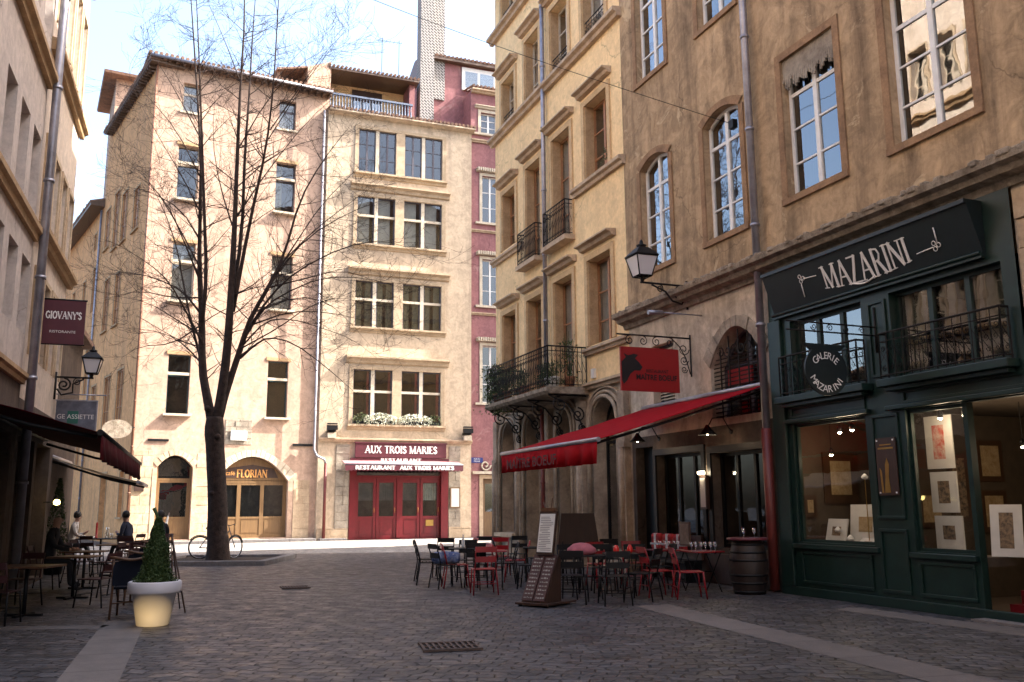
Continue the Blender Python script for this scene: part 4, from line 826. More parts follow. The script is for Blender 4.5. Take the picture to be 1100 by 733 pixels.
# ================================================================ OCHRE BUILDING
B = bld('ochre_house', 'weathered ochre house with white arched windows above the dark green gallery shop', FR, 0)
ops = []
OW = []
cols = [(3.5, 4.62), (.70, 1.82), (-2.15, -.9), (-4.92, -3.57), (-7.8, -6.4), (-10.6, -9.2), (-13.4, -12.0), (-16.2, -14.8), (-19, -17.6), (-21.8, -20.4)]
for i, (a, b) in enumerate(cols):
    a -= .08; b += .14; z0 = 7.18 if i < 2 else 7.28
    OW.append((op(a, b, z0, 9.98, .15, rise=.22, kind='par') if i < 2 else op(a, b, z0, 10.05, .15), i))
    OW.append((op(a, b, 12.1, 14.9, .15, rise=.2, kind='par'), i)); OW.append((op(a, b, 16.9, 19.4, .15), i))
facade(FR, -25, 5.598, 6.3, 23.2, ops, P_OCH, B, D=9)
for o, i in OW:
    near = i < 5
    f = window(FR, B, o, 2, (.24, .49, (.74, .035)), W_WHITE, .07, .035, GLASS_R, None, room=near, roomd=.7)
    trim(FR, f, o, .15, .035, ST_OTRIM, bottom=True)
    mb = MB(FR); mb.box(o['s0'], o['s1'], -.15, .05, o['z0'] - .05, o['z0'] - .001) ; mb.build('sill', W_WHITE if i > 0 else ST_OTRIM, f)
band(FR, -25, 5.7, 22.6, .7, .8, ST_LEDGE, B, name='eave_cornice')
mb = MB(FR); mb.prism([(.9, 23.15), (.9, 23.25), (-5, 25.2), (-9, 23.2)], -25, 5.35, 'yz'); mb.build('roof', ROOFT, B)
# lambrequin over third window
o3 = [o for o, i in OW if i == 2][0]
mb = MB(FR); n = 26; r_ = random.Random(3)
for k in range(n):
    a = o3['s0'] - .02 + (o3['s1'] - o3['s0'] + .04) * k / n; b = a + (o3['s1'] - o3['s0'] + .04) / n * .8; h = .42 + .16 * abs(math.sin(k * .75)) + r_.uniform(-.03, .03)
    mb.box(a, b, -.05, -.035, o3['z1'] - h, o3['z1'] + .01); mb.box(a + .01, b - .01, -.06, -.02, o3['z1'] - h - .05, o3['z1'] - h + .02)
mb.box(o3['s0'], o3['s1'], -.048, -.038, o3['z1'] - .33, o3['z1']); mb.build('lambrequin', ST_GREY, B)
# stone cornice over the ground floor
band(FR, -25, 5.72, 5.92, .42, .42, ST_WEATH, B, name='weathered_cornice', prof=[(0, 0), (.06, 0), (.10, .1), (.26, .14), (.3, .22), (.40, .26), (.42, .36), (.3, .4), (0, .46)])
mb = MB(FR)   # broken stone lumps on the ledge
for k in range(130): s_ = rnd.uniform(-9, 5.6); w_ = rnd.uniform(.05, .22); mb.box(s_, s_ + w_, .28, rnd.uniform(.36, .45), 6.24, 6.30 + rnd.uniform(0, .04))
tag(mb.build('ledge_rubble', ST_WEATH, B, bevel=.02), kind='stuff')
# restaurant ground floor
ops = []
gw = op(.24, 2.1, 3.35, 5.18, .35, rise=.75, kind='par'); lv = op(3.55, 4.5, 3.9, 5.3, .2)
w1_ = op(.40, 2.2, .72, 2.65, .2); w2_ = op(2.55, 4.45, .62, 2.72, .2); d1_ = op(4.62, 5.45, .05, 2.95, .25)
opl = [o for o in ops if o['z0'] < 3]; oph = [o for o in ops if o['z0'] > 3]
facade(FR, 0.0, 5.598, 3.2, 6.3, oph, P_LOW, B, D=9, name='ground_floor_wall'); facade(FR, 0.0, 5.598, 0, 3.2, opl, P_LOW_SHADE, B, D=9, name='ground_floor_wall')
f = window(FR, B, gw, 2, (.3, .6), W_GREY, .06, .03, GLASS_R, name='grille_window'); voussoirs(FR, B, gw, .22, 11, ST_GREY, .03)
mb = MB(FR)
for k in range(15): z = 3.4 + k * .085; mb.tube([(.26, -.08, z), (2.08, -.08, z)], .012, 4)
for s_ in (.55, .85, 1.17, 1.5, 1.8): mb.tube([(s_, -.06, 3.35), (s_, -.06, arcz(gw, s_) - .05)], .016, 4)
for sx in (.7, 1.17, 1.65):
    for dr in (-1, 1): q = spiral(sx + dr * .12, 4.72, .13, .02, 0, 1.4 * dr, 14); mb.tube([(a, -.05, b) for a, b in q], .014, 4)
mb.build('iron_grille', IRON, f)
mb = MB(FR); mb.box(.9, 1.7, -.2, -.15, 4.0, 4.35); mb.build('red_panel', RED_B, f)
f = window(FR, B, lv, 1, (), W_GREY, .05, .03, GLASS, room=False, name='shutter_window'); mb = MB(FR)
for k in range(18): z = 3.98 + k * .072; mb.quad((3.6, -.2, z), (4.45, -.2, z), (4.45, -.14, z - .05), (3.6, -.14, z - .05))
mb.build('louvre', W_CREAM, f, fixn=False)
for o, c in ((w1_, 3), (w2_, 3)):
    f = window(FR, B, o, c, (), BLACK, .07, .07, GLASS_D, None, roomd=2.4, name='shop_window', roomm=ROOMW); mb = MB(FR); mb.box(o['s0'] - .12, o['s1'] + .12, .002, .05, o['z1'] + .002, o['z1'] + .14); mb.box(o['s0'] - .12, o['s0'], .002, .05, .3, o['z1']); mb.box(o['s1'], o['s1'] + .12, .002, .05, .3, o['z1']); mb.build('surround', BLACK, f)
mb = MB(FR); mb.box(.25, 4.5, .002, .06, 0.02, .6); mb.build('dark_plinth', WOOD_D, B)
d = MB(FR); d.box(4.62, 5.45, -.3, -.24, .05, 2.95); dd = d.build('door', BLACK, B)
mb = MB(FR); mb.box(2.5, 4.5, -1.6, -1.5, .4, 2.8); mb.build('interior_wall', CURT_R, B)
# stone next door further towards the camera
facade(FR, -25, -5.42, 0, 6.3, [], P_LOW, B, D=9, name='ground_floor_wall'); ashlar(FR, B, -8, -5.46, 0, 5.85, ST_ASH, .06, .5, 21)
pipe(FR, 'long grey drainpipe between the red awning and the green shop, red at its foot', [(.12, .14, 23), (.12, .15, 3.0)], .075, ZINC, lower=[(.12, .16, 3.0), (.12, .16, .05)])
# wall light switch box, bell
mb = MB(FR); mb.box(7.45, 7.62, .0, .08, 4.95, 5.2); tag(mb.build('alarm_box', W_WHITE, loc=tuple(FR.p(7.5, 0, 4.95))), 'small white alarm box on the wall right of the balcony', 'alarm box')
# ================================================================ GALLERY SHOP
G = thing('gallery_shopfront', 'dark green gallery shopfront with MAZARINI in white letters on its fascia', 'shop front', FR.p(-2.7, 0, 0))
ops = []
mL = op(-2.45, -.62, 3.56, 4.92, .14); mR = op(-5.18, -3.08, 3.56, 4.92, .14); sL = op(-2.36, -.52, .93, 3.02, .12); sR = op(-4.30, -3.22, .88, 3.02, .12); dO = op(-5.36, -4.38, .04, 3.02, .12)
facade(FR, -5.42, -.02, 0, 6.0, ops, GREEN, G, D=.13, y=.06, closed=False)
def pan(s0, s1, z0, z1, pr=.03, w_=.05, y=.06):
    mb = MB(FR)
    for a, b, c, d in ((s0, s1, z0, z0 + w_), (s0, s1, z1 - w_, z1), (s0, s0 + w_, z0 + w_, z1 - w_), (s1 - w_, s1, z0 + w_, z1 - w_)): mb.box(a, b, y + .001, y + pr, c, d)
    return mb.build('panel_moulding', GREEN, G, bevel=.006)
for a in ((-2.3, -.58, .22, .78), (-3.08, -2.5, .22, 1.2), (-3.08, -2.5, 1.35, 3.0), (-4.28, -3.26, .22, .74), (-3.0, -2.6, 3.6, 4.85), (-5.4, -3.2, 3.12, 3.34), (-2.4, -.5, 3.12, 3.34)): pan(*a)
mb = MB(FR); mb.box(-5.42, -.02, .061, .12, .0, .15); mb.box(-2.5, -.42, .061, .14, .82, .9); mb.box(-4.36, -3.14, .061, .14, .78, .86); mb.build('sill_moulding', GREEN, G, bevel=.01)
mb = MB(FR); mb.box(-2.6, -.35, .061, .3, 3.40, 3.52); mb.box(-2.5, -.45, .061, .22, 3.33, 3.40); mb.box(-5.32, -2.92, .061, .3, 3.40, 3.52); mb.box(-5.25, -3.0, .061, .22, 3.33, 3.40); mb.box(-5.4, -2.9, .061, .16, 3.04, 3.11); mb.box(-2.5, -.4, .061, .16, 3.04, 3.11); mb.build('ledge', GREEN, G, bevel=.012)
mb = MB(FR); mb.box(-.4, -.05, .061, .13, .15, 5.0); mb.build('pilaster', GREEN, G, bevel=.01)
mb = MB(FR); mb.prism([(.062, 5.04), (.14, 5.04), (.14, 5.10), (.12, 5.10), (.36, 5.80), (.40, 5.80), (.40, 5.86), (.062, 5.86)], -4.97, -.28, 'yz'); fas = mb.build('fascia_board', GREEN2, G)
mb = MB(FR); mb.box(-4.98, -.27, .1, .17, 5.01, 5.06); mb.tube([(-4.97, .18, 5.08), (-.28, .18, 5.08)], .03, 6); mb.build('fascia_moulding', GREEN, fas)
rt = -FR.d; upv = (Vector((0, 0, .70)) + FR.n * .24).normalized(); cen = FR.p(-2.78, .245, 5.46)
serif('MAZARINI', cen, rt, upv, .37, TEXTW, fas, th=.012, width=1.95, bold=.85, warp=lambda t, y: y * (1.0 + .0 * t) - .10 * (1 - (2 * t - 1) ** 2) * (1 - y) * 2)
nr = Vector(rt).cross(upv)
def flour(pts, r, nm='flourish'):
    mb = MB(); mb.tube([tuple(cen + Vector(rt) * a + upv * b + nr * .012) for a, b in pts], r, 5); return mb.build(nm, TEXTW, fas)
flour([(-.35 + .5 * t / 12, -.25 - .05 * math.sin(math.pi * t / 12)) for t in range(13)], .016)
for sg, x0 in ((-1, -1.12), (1, 1.12)):
    z0 = .08 if sg < 0 else -.12
    flour([(x0 - sg * .02, z0 + .0 - sg * .0), (x0 + sg * .3, z0 + .02)], .010)
    for k in range(3): a0 = k * 2.1; flour([(x0 + sg * .36 + .05 * math.cos(a0) + .035 * math.cos(t), z0 + .03 + .05 * math.sin(a0) + .035 * math.sin(t)) for t in [j * .6 for j in range(12)]], .007)
    flour([(x0 + sg * .40, z0 + sg * .06), (x0 + sg * .42, z0 + sg * .3)], .010)
for o, c in ((mL, 3), (mR, 3)): window(FR, G, dict(o, dep=.14), c, (), GREEN, .06, .09, GLASS_R, CURT_Y, ((0, .25), (.8, 1)), y=.06, roomd=2.0, name='mezzanine_window')
for o, s0, s1 in ((mL, -2.5, -.5), (mR, -5.25, -3.0)): railing(FR, G, [(s0, .1), (s0, .26), (s1, .26), (s1, .1)], 3.53, .72, step=.16, r=.010, name='iron_railing')
for o in (sL, sR):
    mb = MB(FR); a, b, c, d = o['s0'], o['s1'], o['z0'], o['z1']
    for q in ((a, a + .05, c, d), (b - .05, b, c, d), (a + .05, b - .05, c, c + .05), (a + .05, b - .05, d - .05, d)): mb.box(q[0], q[1], -.06, .0, q[2], q[3])
    f = mb.build('shop_window', GREEN, G); mb = MB(FR); mb.quad((a + .05, -.03, c + .05), (b - .05, -.03, c + .05), (b - .05, -.03, d - .05), (a + .05, -.03, d - .05)); mb.build('pane', GLASS_SH, f)
# interior
mb = MB(FR)
a, b, e = -5.3, -.15, -3.6
mb.quad((a, e, 0), (b, e, 0), (b, e, 3.1), (a, e, 3.1)); mb.quad((a, -.08, 0), (a, e, 0), (a, e, 3.1), (a, -.08, 3.1)); mb.quad((b, -.08, 0), (b, e, 0), (b, e, 3.1), (b, -.08, 3.1)); mb.quad((a, -.08, 3.1), (b, -.08, 3.1), (b, e, 3.1), (a, e, 3.1)); mb.build('interior_wall', ROOMW, G)
mb = MB(FR); mb.quad((a, .05, .03), (b, .05, .03), (b, e, .03), (a, e, .03)); mb.build('interior_floor', FLOORT, G)
mb = MB(FR); mb.box(-2.45, -.4, -.75, -.09, .75, .88); mb.box(-4.3, -3.1, -.7, -.09, .7, .83); mb.build('display_shelf', ROOMW, G)
mb = MB(FR); mb.box(-2.42, -2.34, -3.5, -.6, .03, 3.08); mb.build('partition', ROOMW, G)
mb = MB(FR); mb.box(-5.35, -4.4, -.6, .35, .0, .035); mb.build('door_step', GRANITE, G)
mb = MB(FR); mb.box(-4.78, -4.42, -1.1, -.35, .035, .2); mb.box(-4.7, -4.45, -1.1, -.55, .2, .38); mb.build('red_step', RED_D, G)
def picture(s_, y_, z, w_, h, label, tilt=0, fm=PAPER, im=MAT_IMG, yaw=0, mat=.28, group='framed pictures in the gallery'):
    t = thing('framed_picture', label, 'picture', (0, 0, 0), group)
    base = FR.p(s_, y_, z); t.location = base; t.rotation_euler = (0, 0, math.atan2(FR.d.y, FR.d.x) + yaw); t['_b'] = (0, 0, 0)
    def V(mb, a, b, c): return (a, b - c * math.sin(tilt), c * math.cos(tilt))
    class T_:
        def p(s, a, b, c): return Vector((a, b - c * math.sin(tilt), c * math.cos(tilt) + b * math.sin(tilt)))
    mb = MB(T_()); mb.box(-w_ / 2, w_ / 2, -.02, .008, 0, h)
    mb.build('mount', fm, t)
    mb = MB(T_()); e = w_ * mat; mb.box(-w_ / 2 + e, w_ / 2 - e, .009, .012, e, h - e); mb.build('print', im, t)
    return t
INK2 = stone('print_red', (.5, .06, .04), (.6, .5, .42), 7, .6, 0); DKF = paint('dark_frame', (.06, .03, .015), .4); PICB = stone('print_sepia', (.30, .2, .1), (.45, .34, .2), 9, .6, 0)
HP = math.pi / 2
picture(-3.30, -.50, 2.12, .52, .82, 'white mounted red print, top one hanging in the right gallery window', im=INK2); picture(-3.32, -.50, 1.45, .5, .62, 'white mounted dark print, middle one hanging in the right gallery window'); picture(-3.35, -.50, .90, .52, .5, 'white mounted dark print, bottom one hanging in the right gallery window')
picture(-1.42, -.62, .9, .75, .68, 'wide cream mounted picture at the right end of the left gallery window', .1, im=PICB); picture(-.85, -.45, .9, .5, .44, 'small cream mounted picture leaning on the left gallery window shelf', .25)
picture(-1.75, -.3, .89, .4, .2, 'low white card lying before the wide picture in the gallery window', .9)
picture(-.19, -1.25, 1.6, .8, .95, 'gilt framed picture on the side wall seen through the left gallery window', fm=DKF, im=PICB, mat=.2, yaw=HP); picture(-.19, -.50, 1.35, .3, .4, 'small dark framed picture on the side wall of the left gallery window', fm=DKF, im=PICB, yaw=HP)
picture(-4.30, -.55, .83, .42, .75, 'tall white card with a black letter leaning beside the gallery door', .2, yaw=.5)
picture(-4.45, -.9, .30, .4, .45, 'grey poster standing below the white card inside the gallery door', .15, fm=ST_GREY, im=ST_GREY)
picture(-2.46, -2.5, 1.95, .6, .7, 'pale framed picture on the gallery partition wall, upper one inside the door', fm=DKF, im=PICB, mat=.15, yaw=HP); picture(-2.46, -2.5, 1.1, .6, .7, 'pale framed picture on the gallery partition wall, lower one inside the door', fm=DKF, im=PICB, mat=.15, yaw=HP)
picture(-2.46, -1.1, 1.2, .55, .6, 'brown framed picture on the partition behind the right gallery window', fm=DKF, im=PICB, mat=.15, yaw=HP); picture(-2.46, -1.75, 1.3, .4, 1.1, 'tall dark framed picture on the gallery partition', fm=DKF, im=MAT_IMG, mat=.15, yaw=HP)
for k in range(4):
    t = thing('dish', ['upper small round dish shown in the left gallery window', 'lower small round dish shown in the left gallery window', 'white ceramic bird on the left gallery window shelf', 'white ceramic cup on the left gallery window shelf'][k], 'ornament', FR.p(-1.2 - .3 * k, -.5, .9)); 
    s_, z, r_ = ((-1.75, 2.0, .06), (-2.05, 1.75, .09), (-1.3, .95, .07), (-1.0, 1.1, .06))[k]
    mb = MB(FR); mb.lathe(s_, -.4, [(.01, z), (r_ * .8, z + .01), (r_, z + r_ * .7), (r_ * .5, z + r_ * 1.3), (r_ * .2, z + r_ * 1.6)], 10); mb.build('body', W_WHITE, t)
    if k < 2: mb = MB(FR); mb.tube([(s_, -.4, z), (s_, -.4, .88)], .008, 4); mb.build('stand', BRASS, t)
# poster on the green pier
mb = MB(FR); mb.box(-3.02, -2.6, .095, .115, 1.72, 2.62); po = mb.build('exhibition_poster', WOOD_D, loc=tuple(FR.p(-2.8, .1, 1.72))); tag(po, 'small brown and gold exhibition poster screwed to the green pier between the gallery windows', 'poster')
mb = MB(FR); mb.prism([(-2.74, 1.76), (-2.86, 1.76), (-2.84, 2.0), (-2.86, 2.2), (-2.82, 2.3), (-2.78, 2.2), (-2.77, 2.0)], .116, .12); mb.prism([(-2.68, 1.76), (-2.72, 1.76), (-2.70, 2.1), (-2.66, 2.15)], .116, .119); mb.box(-2.97, -2.65, .116, .118, 2.44, 2.47); mb.box(-2.93, -2.69, .116, .118, 2.50, 2.52); mb.build('poster_print', BRASS, po)
mb = MB(FR)
for s_ in (-2.98, -2.64): 
    for z in (1.76, 2.58): mb.box(s_ - .012, s_ + .012, .116, .125, z - .012, z + .012)
mb.build('screw', W_WHITE, po)
# spot lamps inside
def spot(s_, y_, z, label, e=9, c=(1, .75, .5)):
    t = thing('spot_lamp', label, 'lamp', FR.p(s_, y_, z), 'spot lamps in the gallery')
    mb = MB(FR); mb.lathe(s_, y_, [(.035, z + .02), (.045, z + .1), (.015, z + .14)], 8); mb.tube([(s_, y_, z + .12), (s_, y_, 3.09)], .006, 4); mb.build('housing', BLACK, t)
    mb = MB(FR); mb.lathe(s_, y_, [(.005, z - .012), (.03, z), (.03, z + .018)], 8); mb.build('bulb', BULB, t)
    l = bpy.data.lights.new('spot_light', 'POINT'); l.energy = e; l.color = c; l.shadow_soft_size = .05; lo_ = bpy.data.objects.new('spot_light', l); sc.collection.objects.link(lo_); lo_.parent = t; lo_.location = (0, 0, -.08)
SPE = 1.7
spot(-1.75, -.2, 2.82, 'lit spot lamp at the top right of the left gallery window', SPE); spot(-1.45, -.2, 2.8, 'lit spot lamp beside another at the top of the left gallery window', SPE); spot(-.85, -.5, 2.45, 'lit spot lamp hanging lower at the left of the left gallery window', SPE * .7)
spot(-4.1, -.2, 2.85, 'lit spot lamp at the top right of the right gallery window', SPE); spot(-3.65, -.2, 2.85, 'lit spot lamp at the top left of the right gallery window', SPE); spot(-4.2, -1.2, 2.4, 'lit spot lamp low behind the right gallery window', SPE * .6)
spot(-4.75, -1.6, 2.45, 'brightest lit spot lamp inside the gallery door', SPE * 2); spot(-4.95, -1.8, 2.42, 'second lit spot lamp inside the gallery door', SPE)
# round hanging sign
S = thing('hanging_sign', 'round black hanging sign reading GALERIE MAZARINI on an iron bracket', 'sign', FR.p(-2.75, 0, 4.3))
mb = MB(FR)
for z in (4.42, 4.28): mb.tube([(-2.75, .06, z), (-2.75, 1.85, z)], .014, 5)
mb.tube([(-2.75, .07, 4.0), (-2.75, .07, 4.75)], .018, 5)
for k in range(5): q = spiral(.35 + k * .32, 4.35, .06, .015, 0, 1.3 * (-1) ** k, 12); mb.tube([(-2.75, a, b) for a, b in q], .008, 4)
for y_ in (.75, 1.5): mb.tube([(-2.75, y_, 4.28), (-2.75, y_, 4.05)], .008, 4)
mb.build('bracket', IRON, S)
mb = MB(FR); cy_, cz_ = 1.13, 3.66; P = [(cy_ + .41 * math.cos(t * math.pi / 18), cz_ + .40 * math.sin(t * math.pi / 18)) for t in range(36)]; mb.prism(P, -2.765, -2.735, 'yz'); mb.prism([(.70, 4.08), (1.56, 4.08), (1.42, 3.98), (.84, 3.98)], -2.767, -2.733, 'yz'); bd_ = mb.build('board', GREEN2, S)
rr_ = -FR.n   # reading direction for the camera side face
for txt, r0, top in (('GALERIE', .29, 1), ('MAZARINI', .30, 0)):
    n = len(txt); span = 1.5 if top else 2.1
    for i, chh in enumerate(txt):
        t = (i - (n - 1) / 2) / (n - 1) * span
        if top: ang = math.pi / 2 - t; pos = (math.cos(ang) * r0, math.sin(ang) * r0); upd = Vector((math.cos(ang), math.sin(ang))) 
        else: ang = -math.pi / 2 + t; pos = (math.cos(ang) * r0, math.sin(ang) * r0); upd = -Vector((math.cos(ang), math.sin(ang)))
        if top: pos = (pos[0], pos[1] - .06)
        U = rr_ * upd.x + Vector((0, 0, 1)) * upd.y; Rr = rr_ * upd.y - Vector((0, 0, 1)) * upd.x
        sans(chh, FR.p(-2.768, cy_, cz_) + rr_ * pos[0] + Vector((0, 0, pos[1])), Rr, U, .115, TEXTW, bd_, th=.003)
# ---- street lantern on scroll bracket
def lantern(fr, s_, out, zb, label, h=.95, wz=None):
    t = thing('wall_lantern', label, 'street lamp', fr.p(s_, 0, zb), 'street lanterns on scrolled wall brackets')
    mb = MB(fr); z = zb; q = .16 * h; Q = .27 * h
    def ring(r, z): return [(s_ - r, out - r, z), (s_ + r, out - r, z), (s_ + r, out + r, z), (s_ - r, out + r, z)]
    A, Bq, C_, D_ = ring(q, z + .12 * h), ring(Q, z + .58 * h), ring(Q + .03, z + .60 * h), ring(.12 * h, z + .80 * h)
    g = MB(fr)
    for k in range(4): g.quad(A[k], A[(k + 1) % 4], Bq[(k + 1) % 4], Bq[k])
    for k in range(4): mb.tube([A[k], Bq[k]], .016, 5); mb.tube([A[k], A[(k + 1) % 4]], .016, 5); mb.tube([Bq[k], Bq[(k + 1) % 4]], .02, 5); mb.quad(C_[k], C_[(k + 1) % 4], D_[(k + 1) % 4], D_[k])
    mb.F([mb.V(*p) for p in D_]); mb.F([mb.V(*p) for p in C_]); mb.lathe(s_, out, [(.09 * h, z + .8 * h), (.13 * h, z + .86 * h), (.05 * h, z + .9 * h), (.05 * h, z + .94 * h), (.02, z + h)], 8)
    mb.lathe(s_, out, [(.02, z - .02), (.05, z + .04), (.03, z + .08), (q * .9, z + .12 * h)], 8); mb.build('cage', BLACK, t); g.build('glass_panes', LAMPG, t)
    mb = MB(fr); mb.tube([(s_, .02, zb - .02), (s_, out + .05, zb - .02)], .024, 6); mb.tube([(s_, .02, zb + .1), (s_, .02, zb - .55)], .026, 6)
    sp = spiral(.2, zb - .2, .16, .03, math.pi / 2, -1.6, 22); mb.tube([(s_, a, b) for a, b in sp], .022, 5)
    sp = spiral(out * .62, zb - .12, .09, .02, math.pi / 2, 1.6, 18); mb.tube([(s_, a, b) for a, b in sp], .014, 5); mb.tube([(s_, .06, zb - .3), (s_, .16, zb - .44), (s_, .4, zb - .38), (s_, out * .5, zb - .18), (s_, out * .8, zb - .05)], .022, 5); mb.build('scroll_bracket', IRON, t)
    return t
lantern(FR, 2.86, 1.14, 6.42, 'black street lantern on a scrolled bracket on the ochre wall above the red bull sign')
lantern(FL, 7.6, .78, 4.68, 'black street lantern on the left building above the awning', .75)
# ---- red bull sign
S = thing('hanging_sign', 'square red hanging sign with a black bull head on an iron scroll bracket', 'sign', FR.p(2.8, 0, 5.0))
mb = MB(FR); mb.tube([(2.8, .03, 5.28), (2.8, .03, 4.35)], .018, 5); mb.tube([(2.8, .03, 5.2), (2.8, 1.85, 5.2)], .02, 5)
for k in range(4): q = spiral(.55 + k * .33, 5.08, .11, .02, math.pi / 2, 1.4 * (-1) ** k, 14); mb.tube([(2.8, a, b) for a, b in q], .011, 4)
for zc, r0 in ((4.95, .14), (4.7, .11), (4.5, .08)): q = spiral(.2, zc, r0, .02, math.pi, 1.5, 16); mb.tube([(2.8, a, b) for a, b in q], .011, 4)
mb.tube([(2.8, .05, 4.4), (2.8, .15, 4.75), (2.8, .3, 5.0), (2.8, .5, 5.18)], .012, 4); mb.build('bracket', IRON, S)
mb = MB(FR); mb.box(2.775, 2.825, .35, 1.78, 3.98, 4.93); bd_ = mb.build('board', RED_B, S)
Z = Vector((0, 0, 1)); o0 = FR.p(2.772, 1.78, 3.98)
mb = MB(); BP = [(0, .22), (.0, .62), (.10, .72), (.05, .80), (.16, .76), (.30, .80), (.40, .78), (.32, .70), (.42, .62), (.50, .52), (.44, .44), (.30, .44), (.20, .36), (.12, .22), (.04, .14)]
A_ = [o0 + rr_ * (x + .02) + Z * y for x, y in BP]; i0 = len(mb.v); mb.v += [a - FR.d * .002 for a in A_] + [a - FR.d * .006 for a in A_]; n = len(A_); mb.F(range(n, 2 * n)); [mb.F((k, (k + 1) % n, n + (k + 1) % n, n + k)) for k in range(n)]; mb.build('bull_head', TEXTB, bd_)
sans('RESTAURANT', o0 + rr_ * .88 + Z * .44, rr_, Z, .075, TEXTB, bd_, th=.004, width=.55, bold=.01); sans('MAÎTRE BOEUF', o0 + rr_ * .86 + Z * .30, rr_, Z, .12, TEXTB, bd_, th=.004, width=1.0, bold=.02)
# small projector arm above the sign
t = thing('projector_arm', 'slim wall projector on a long arm under the stone cornice', 'lamp', FR.p(2.3, 0, 5.55)); mb = MB(FR); mb.tube([(2.3, .02, 5.62), (2.3, 1.0, 5.62)], .015, 5); mb.tube([(2.3, 1.0, 5.62), (2.3, 1.35, 5.6)], .05, 8); mb.build('arm', ZINC, t)
# ---- big red awning
def awning(fr, s0, s1, zw, dep, zf, val, label, m, mv, bar, name='awning', sag=.0, fold=True, seed=1):
    t = thing(name, label, 'awning', fr.p((s0 + s1) / 2, .05, zw)); mb = MB(fr); n, k = 24, 8; g = {}; r_ = random.Random(seed)
    for i in range(n + 1):
        for j in range(k + 1):
            s_ = s0 + (s1 - s0) * i / n; v = j / k; z = zw + (zf - zw) * v - sag * math.sin(math.pi * v) - (.02 * math.sin(i * 1.9 + seed) * math.sin(math.pi * v) + .012 * r_.uniform(-1, 1)); g[i, j] = mb.V(s_, .08 + (dep - .08) * v, z)
    for i in range(n):
        for j in range(k): mb.F([g[i, j], g[i + 1, j], g[i + 1, j + 1], g[i, j + 1]], True)
    c = mb.build('canopy', m, t, fixn=False); md = c.modifiers.new('thick', 'SOLIDIFY'); md.thickness = .006
    mb = MB(fr); mb.tube([(s0 - .03, dep + .02, zf - .01), (s1 + .03, dep + .02, zf - .01)], .045, 8); mb.tube([(s0, .06, zw + .02), (s1, .06, zw + .02)], .06, 8); mb.build('front_bar', bar, t)
    for s_ in (s0 + .15, s1 - .15): mb = MB(fr); mb.tube([(s_, .08, zw - .1), (s_ + .0, dep * .55, zw - .1 + (zf - zw) * .5 - .05), (s_, dep - .03, zf - .06)], .028, 5); mb.build('arm', BLACK, t)
    if val:
        mb = MB(fr); p = None; N = 70
        for i in range(N + 1):
            s_ = s0 + (s1 - s0) * i / N; w_ = .026 * math.sin(i * .9 + 1.5 * math.sin(i * .23)) + r_.uniform(-.012, .012); a = mb.V(s_, dep + .04, zf - .04); b = mb.V(s_, dep + .04 + w_, zf - val * .5); c_ = mb.V(s_, dep + .05 + w_ * 1.8, zf - val)
            if p: mb.F([p[0], a, b, p[1]], True); mb.F([p[1], b, c_, p[2]], True)
            p = (a, b, c_)
        v = mb.build('valance', mv, t, fixn=False); md = v.modifiers.new('thick', 'SOLIDIFY'); md.thickness = .004
        return t, v
    return t, None
aw, va = awning(FR, .18, 4.9, 3.84, 3.66, 2.74, .43, 'long bright red fabric awning with hanging valance on the right side of the square', RED_A, RED_A, ZINC)
sans('MAÎTRE BOEUF', FR.p(3.1, 3.76, 2.46), -FR.d, (0, 0, 1), .2, paint('faded_letter', (.12, .02, .02), .8), va, th=.004, width=2.6, bold=.02)
# make awning fabric slightly translucent
for nm in ('awning_red', 'awning_cream'):
    nt = MATS[nm].node_tree; b = nt.nodes['Principled BSDF']; tl = nt.nodes.new('ShaderNodeBsdfTranslucent'); tl.inputs[0].default_value = (.75, .03, .04, 1) if nm == 'awning_red' else (.6, .5, .38, 1)
    mx = nt.nodes.new('ShaderNodeMixShader'); mx.inputs[0].default_value = .45; nt.links.new(b.outputs[0], mx.inputs[1]); nt.links.new(tl.outputs[0], mx.inputs[2]); nt.links.new(mx.outputs[0], nt.nodes['Material Output'].inputs[0])
# gooseneck lamps
def goose(s_, z, label):
    t = thing('gooseneck_lamp', label, 'lamp', FR.p(s_, 0, z), 'gooseneck lamps under the red awning'); mb = MB(FR)
    mb.tube([(s_, .02, z), (s_, .2, z + .28), (s_, .45, z + .26), (s_, .55, z + .1)], .012, 5); mb.tube([(s_, .0, z), (s_, .03, z)], .05, 8); mb.build('neck', BLACK, t)
    mb = MB(FR); mb.lathe(s_, .58, [(.03, z + .12), (.07, z + .05), (.19, z - .08), (.18, z - .085), (.06, z + .04)], 14); mb.build('shade', BLACK, t)
    mb = MB(FR); mb.lathe(s_, .58, [(.01, z - .085), (.045, z - .05), (.03, z)], 8); mb.build('bulb', BULB, t)
    l = bpy.data.lights.new('bulb_light', 'POINT'); l.energy = 1.2; l.color = (1, .7, .45); l.shadow_soft_size = .04; q = bpy.data.objects.new('bulb_light', l); sc.collection.objects.link(q); q.parent = t; q.location = FR.n * .58 + Vector((0, 0, -.15))
goose(1.45, 3.05, 'lit black gooseneck lamp nearest the drainpipe under the red awning'); goose(4.3, 3.1, 'lit black gooseneck lamp further along under the red awning')
t = thing('menu_case', 'small lit menu case on the dark restaurant wall', 'menu case', FR.p(2.38, 0, 1.5)); mb = MB(FR); mb.box(2.26, 2.5, .06, .14, 1.5, 2.2); mb.build('case', WOOD_D, t); mb = MB(FR); mb.box(2.29, 2.47, .141, .146, 1.54, 2.14); mb.build('menu', PAPER, t)
mb = MB(FR); mb.box(2.3, 2.46, .13, .2, 2.22, 2.28); mb.build('lamp_bar', BULB, t)
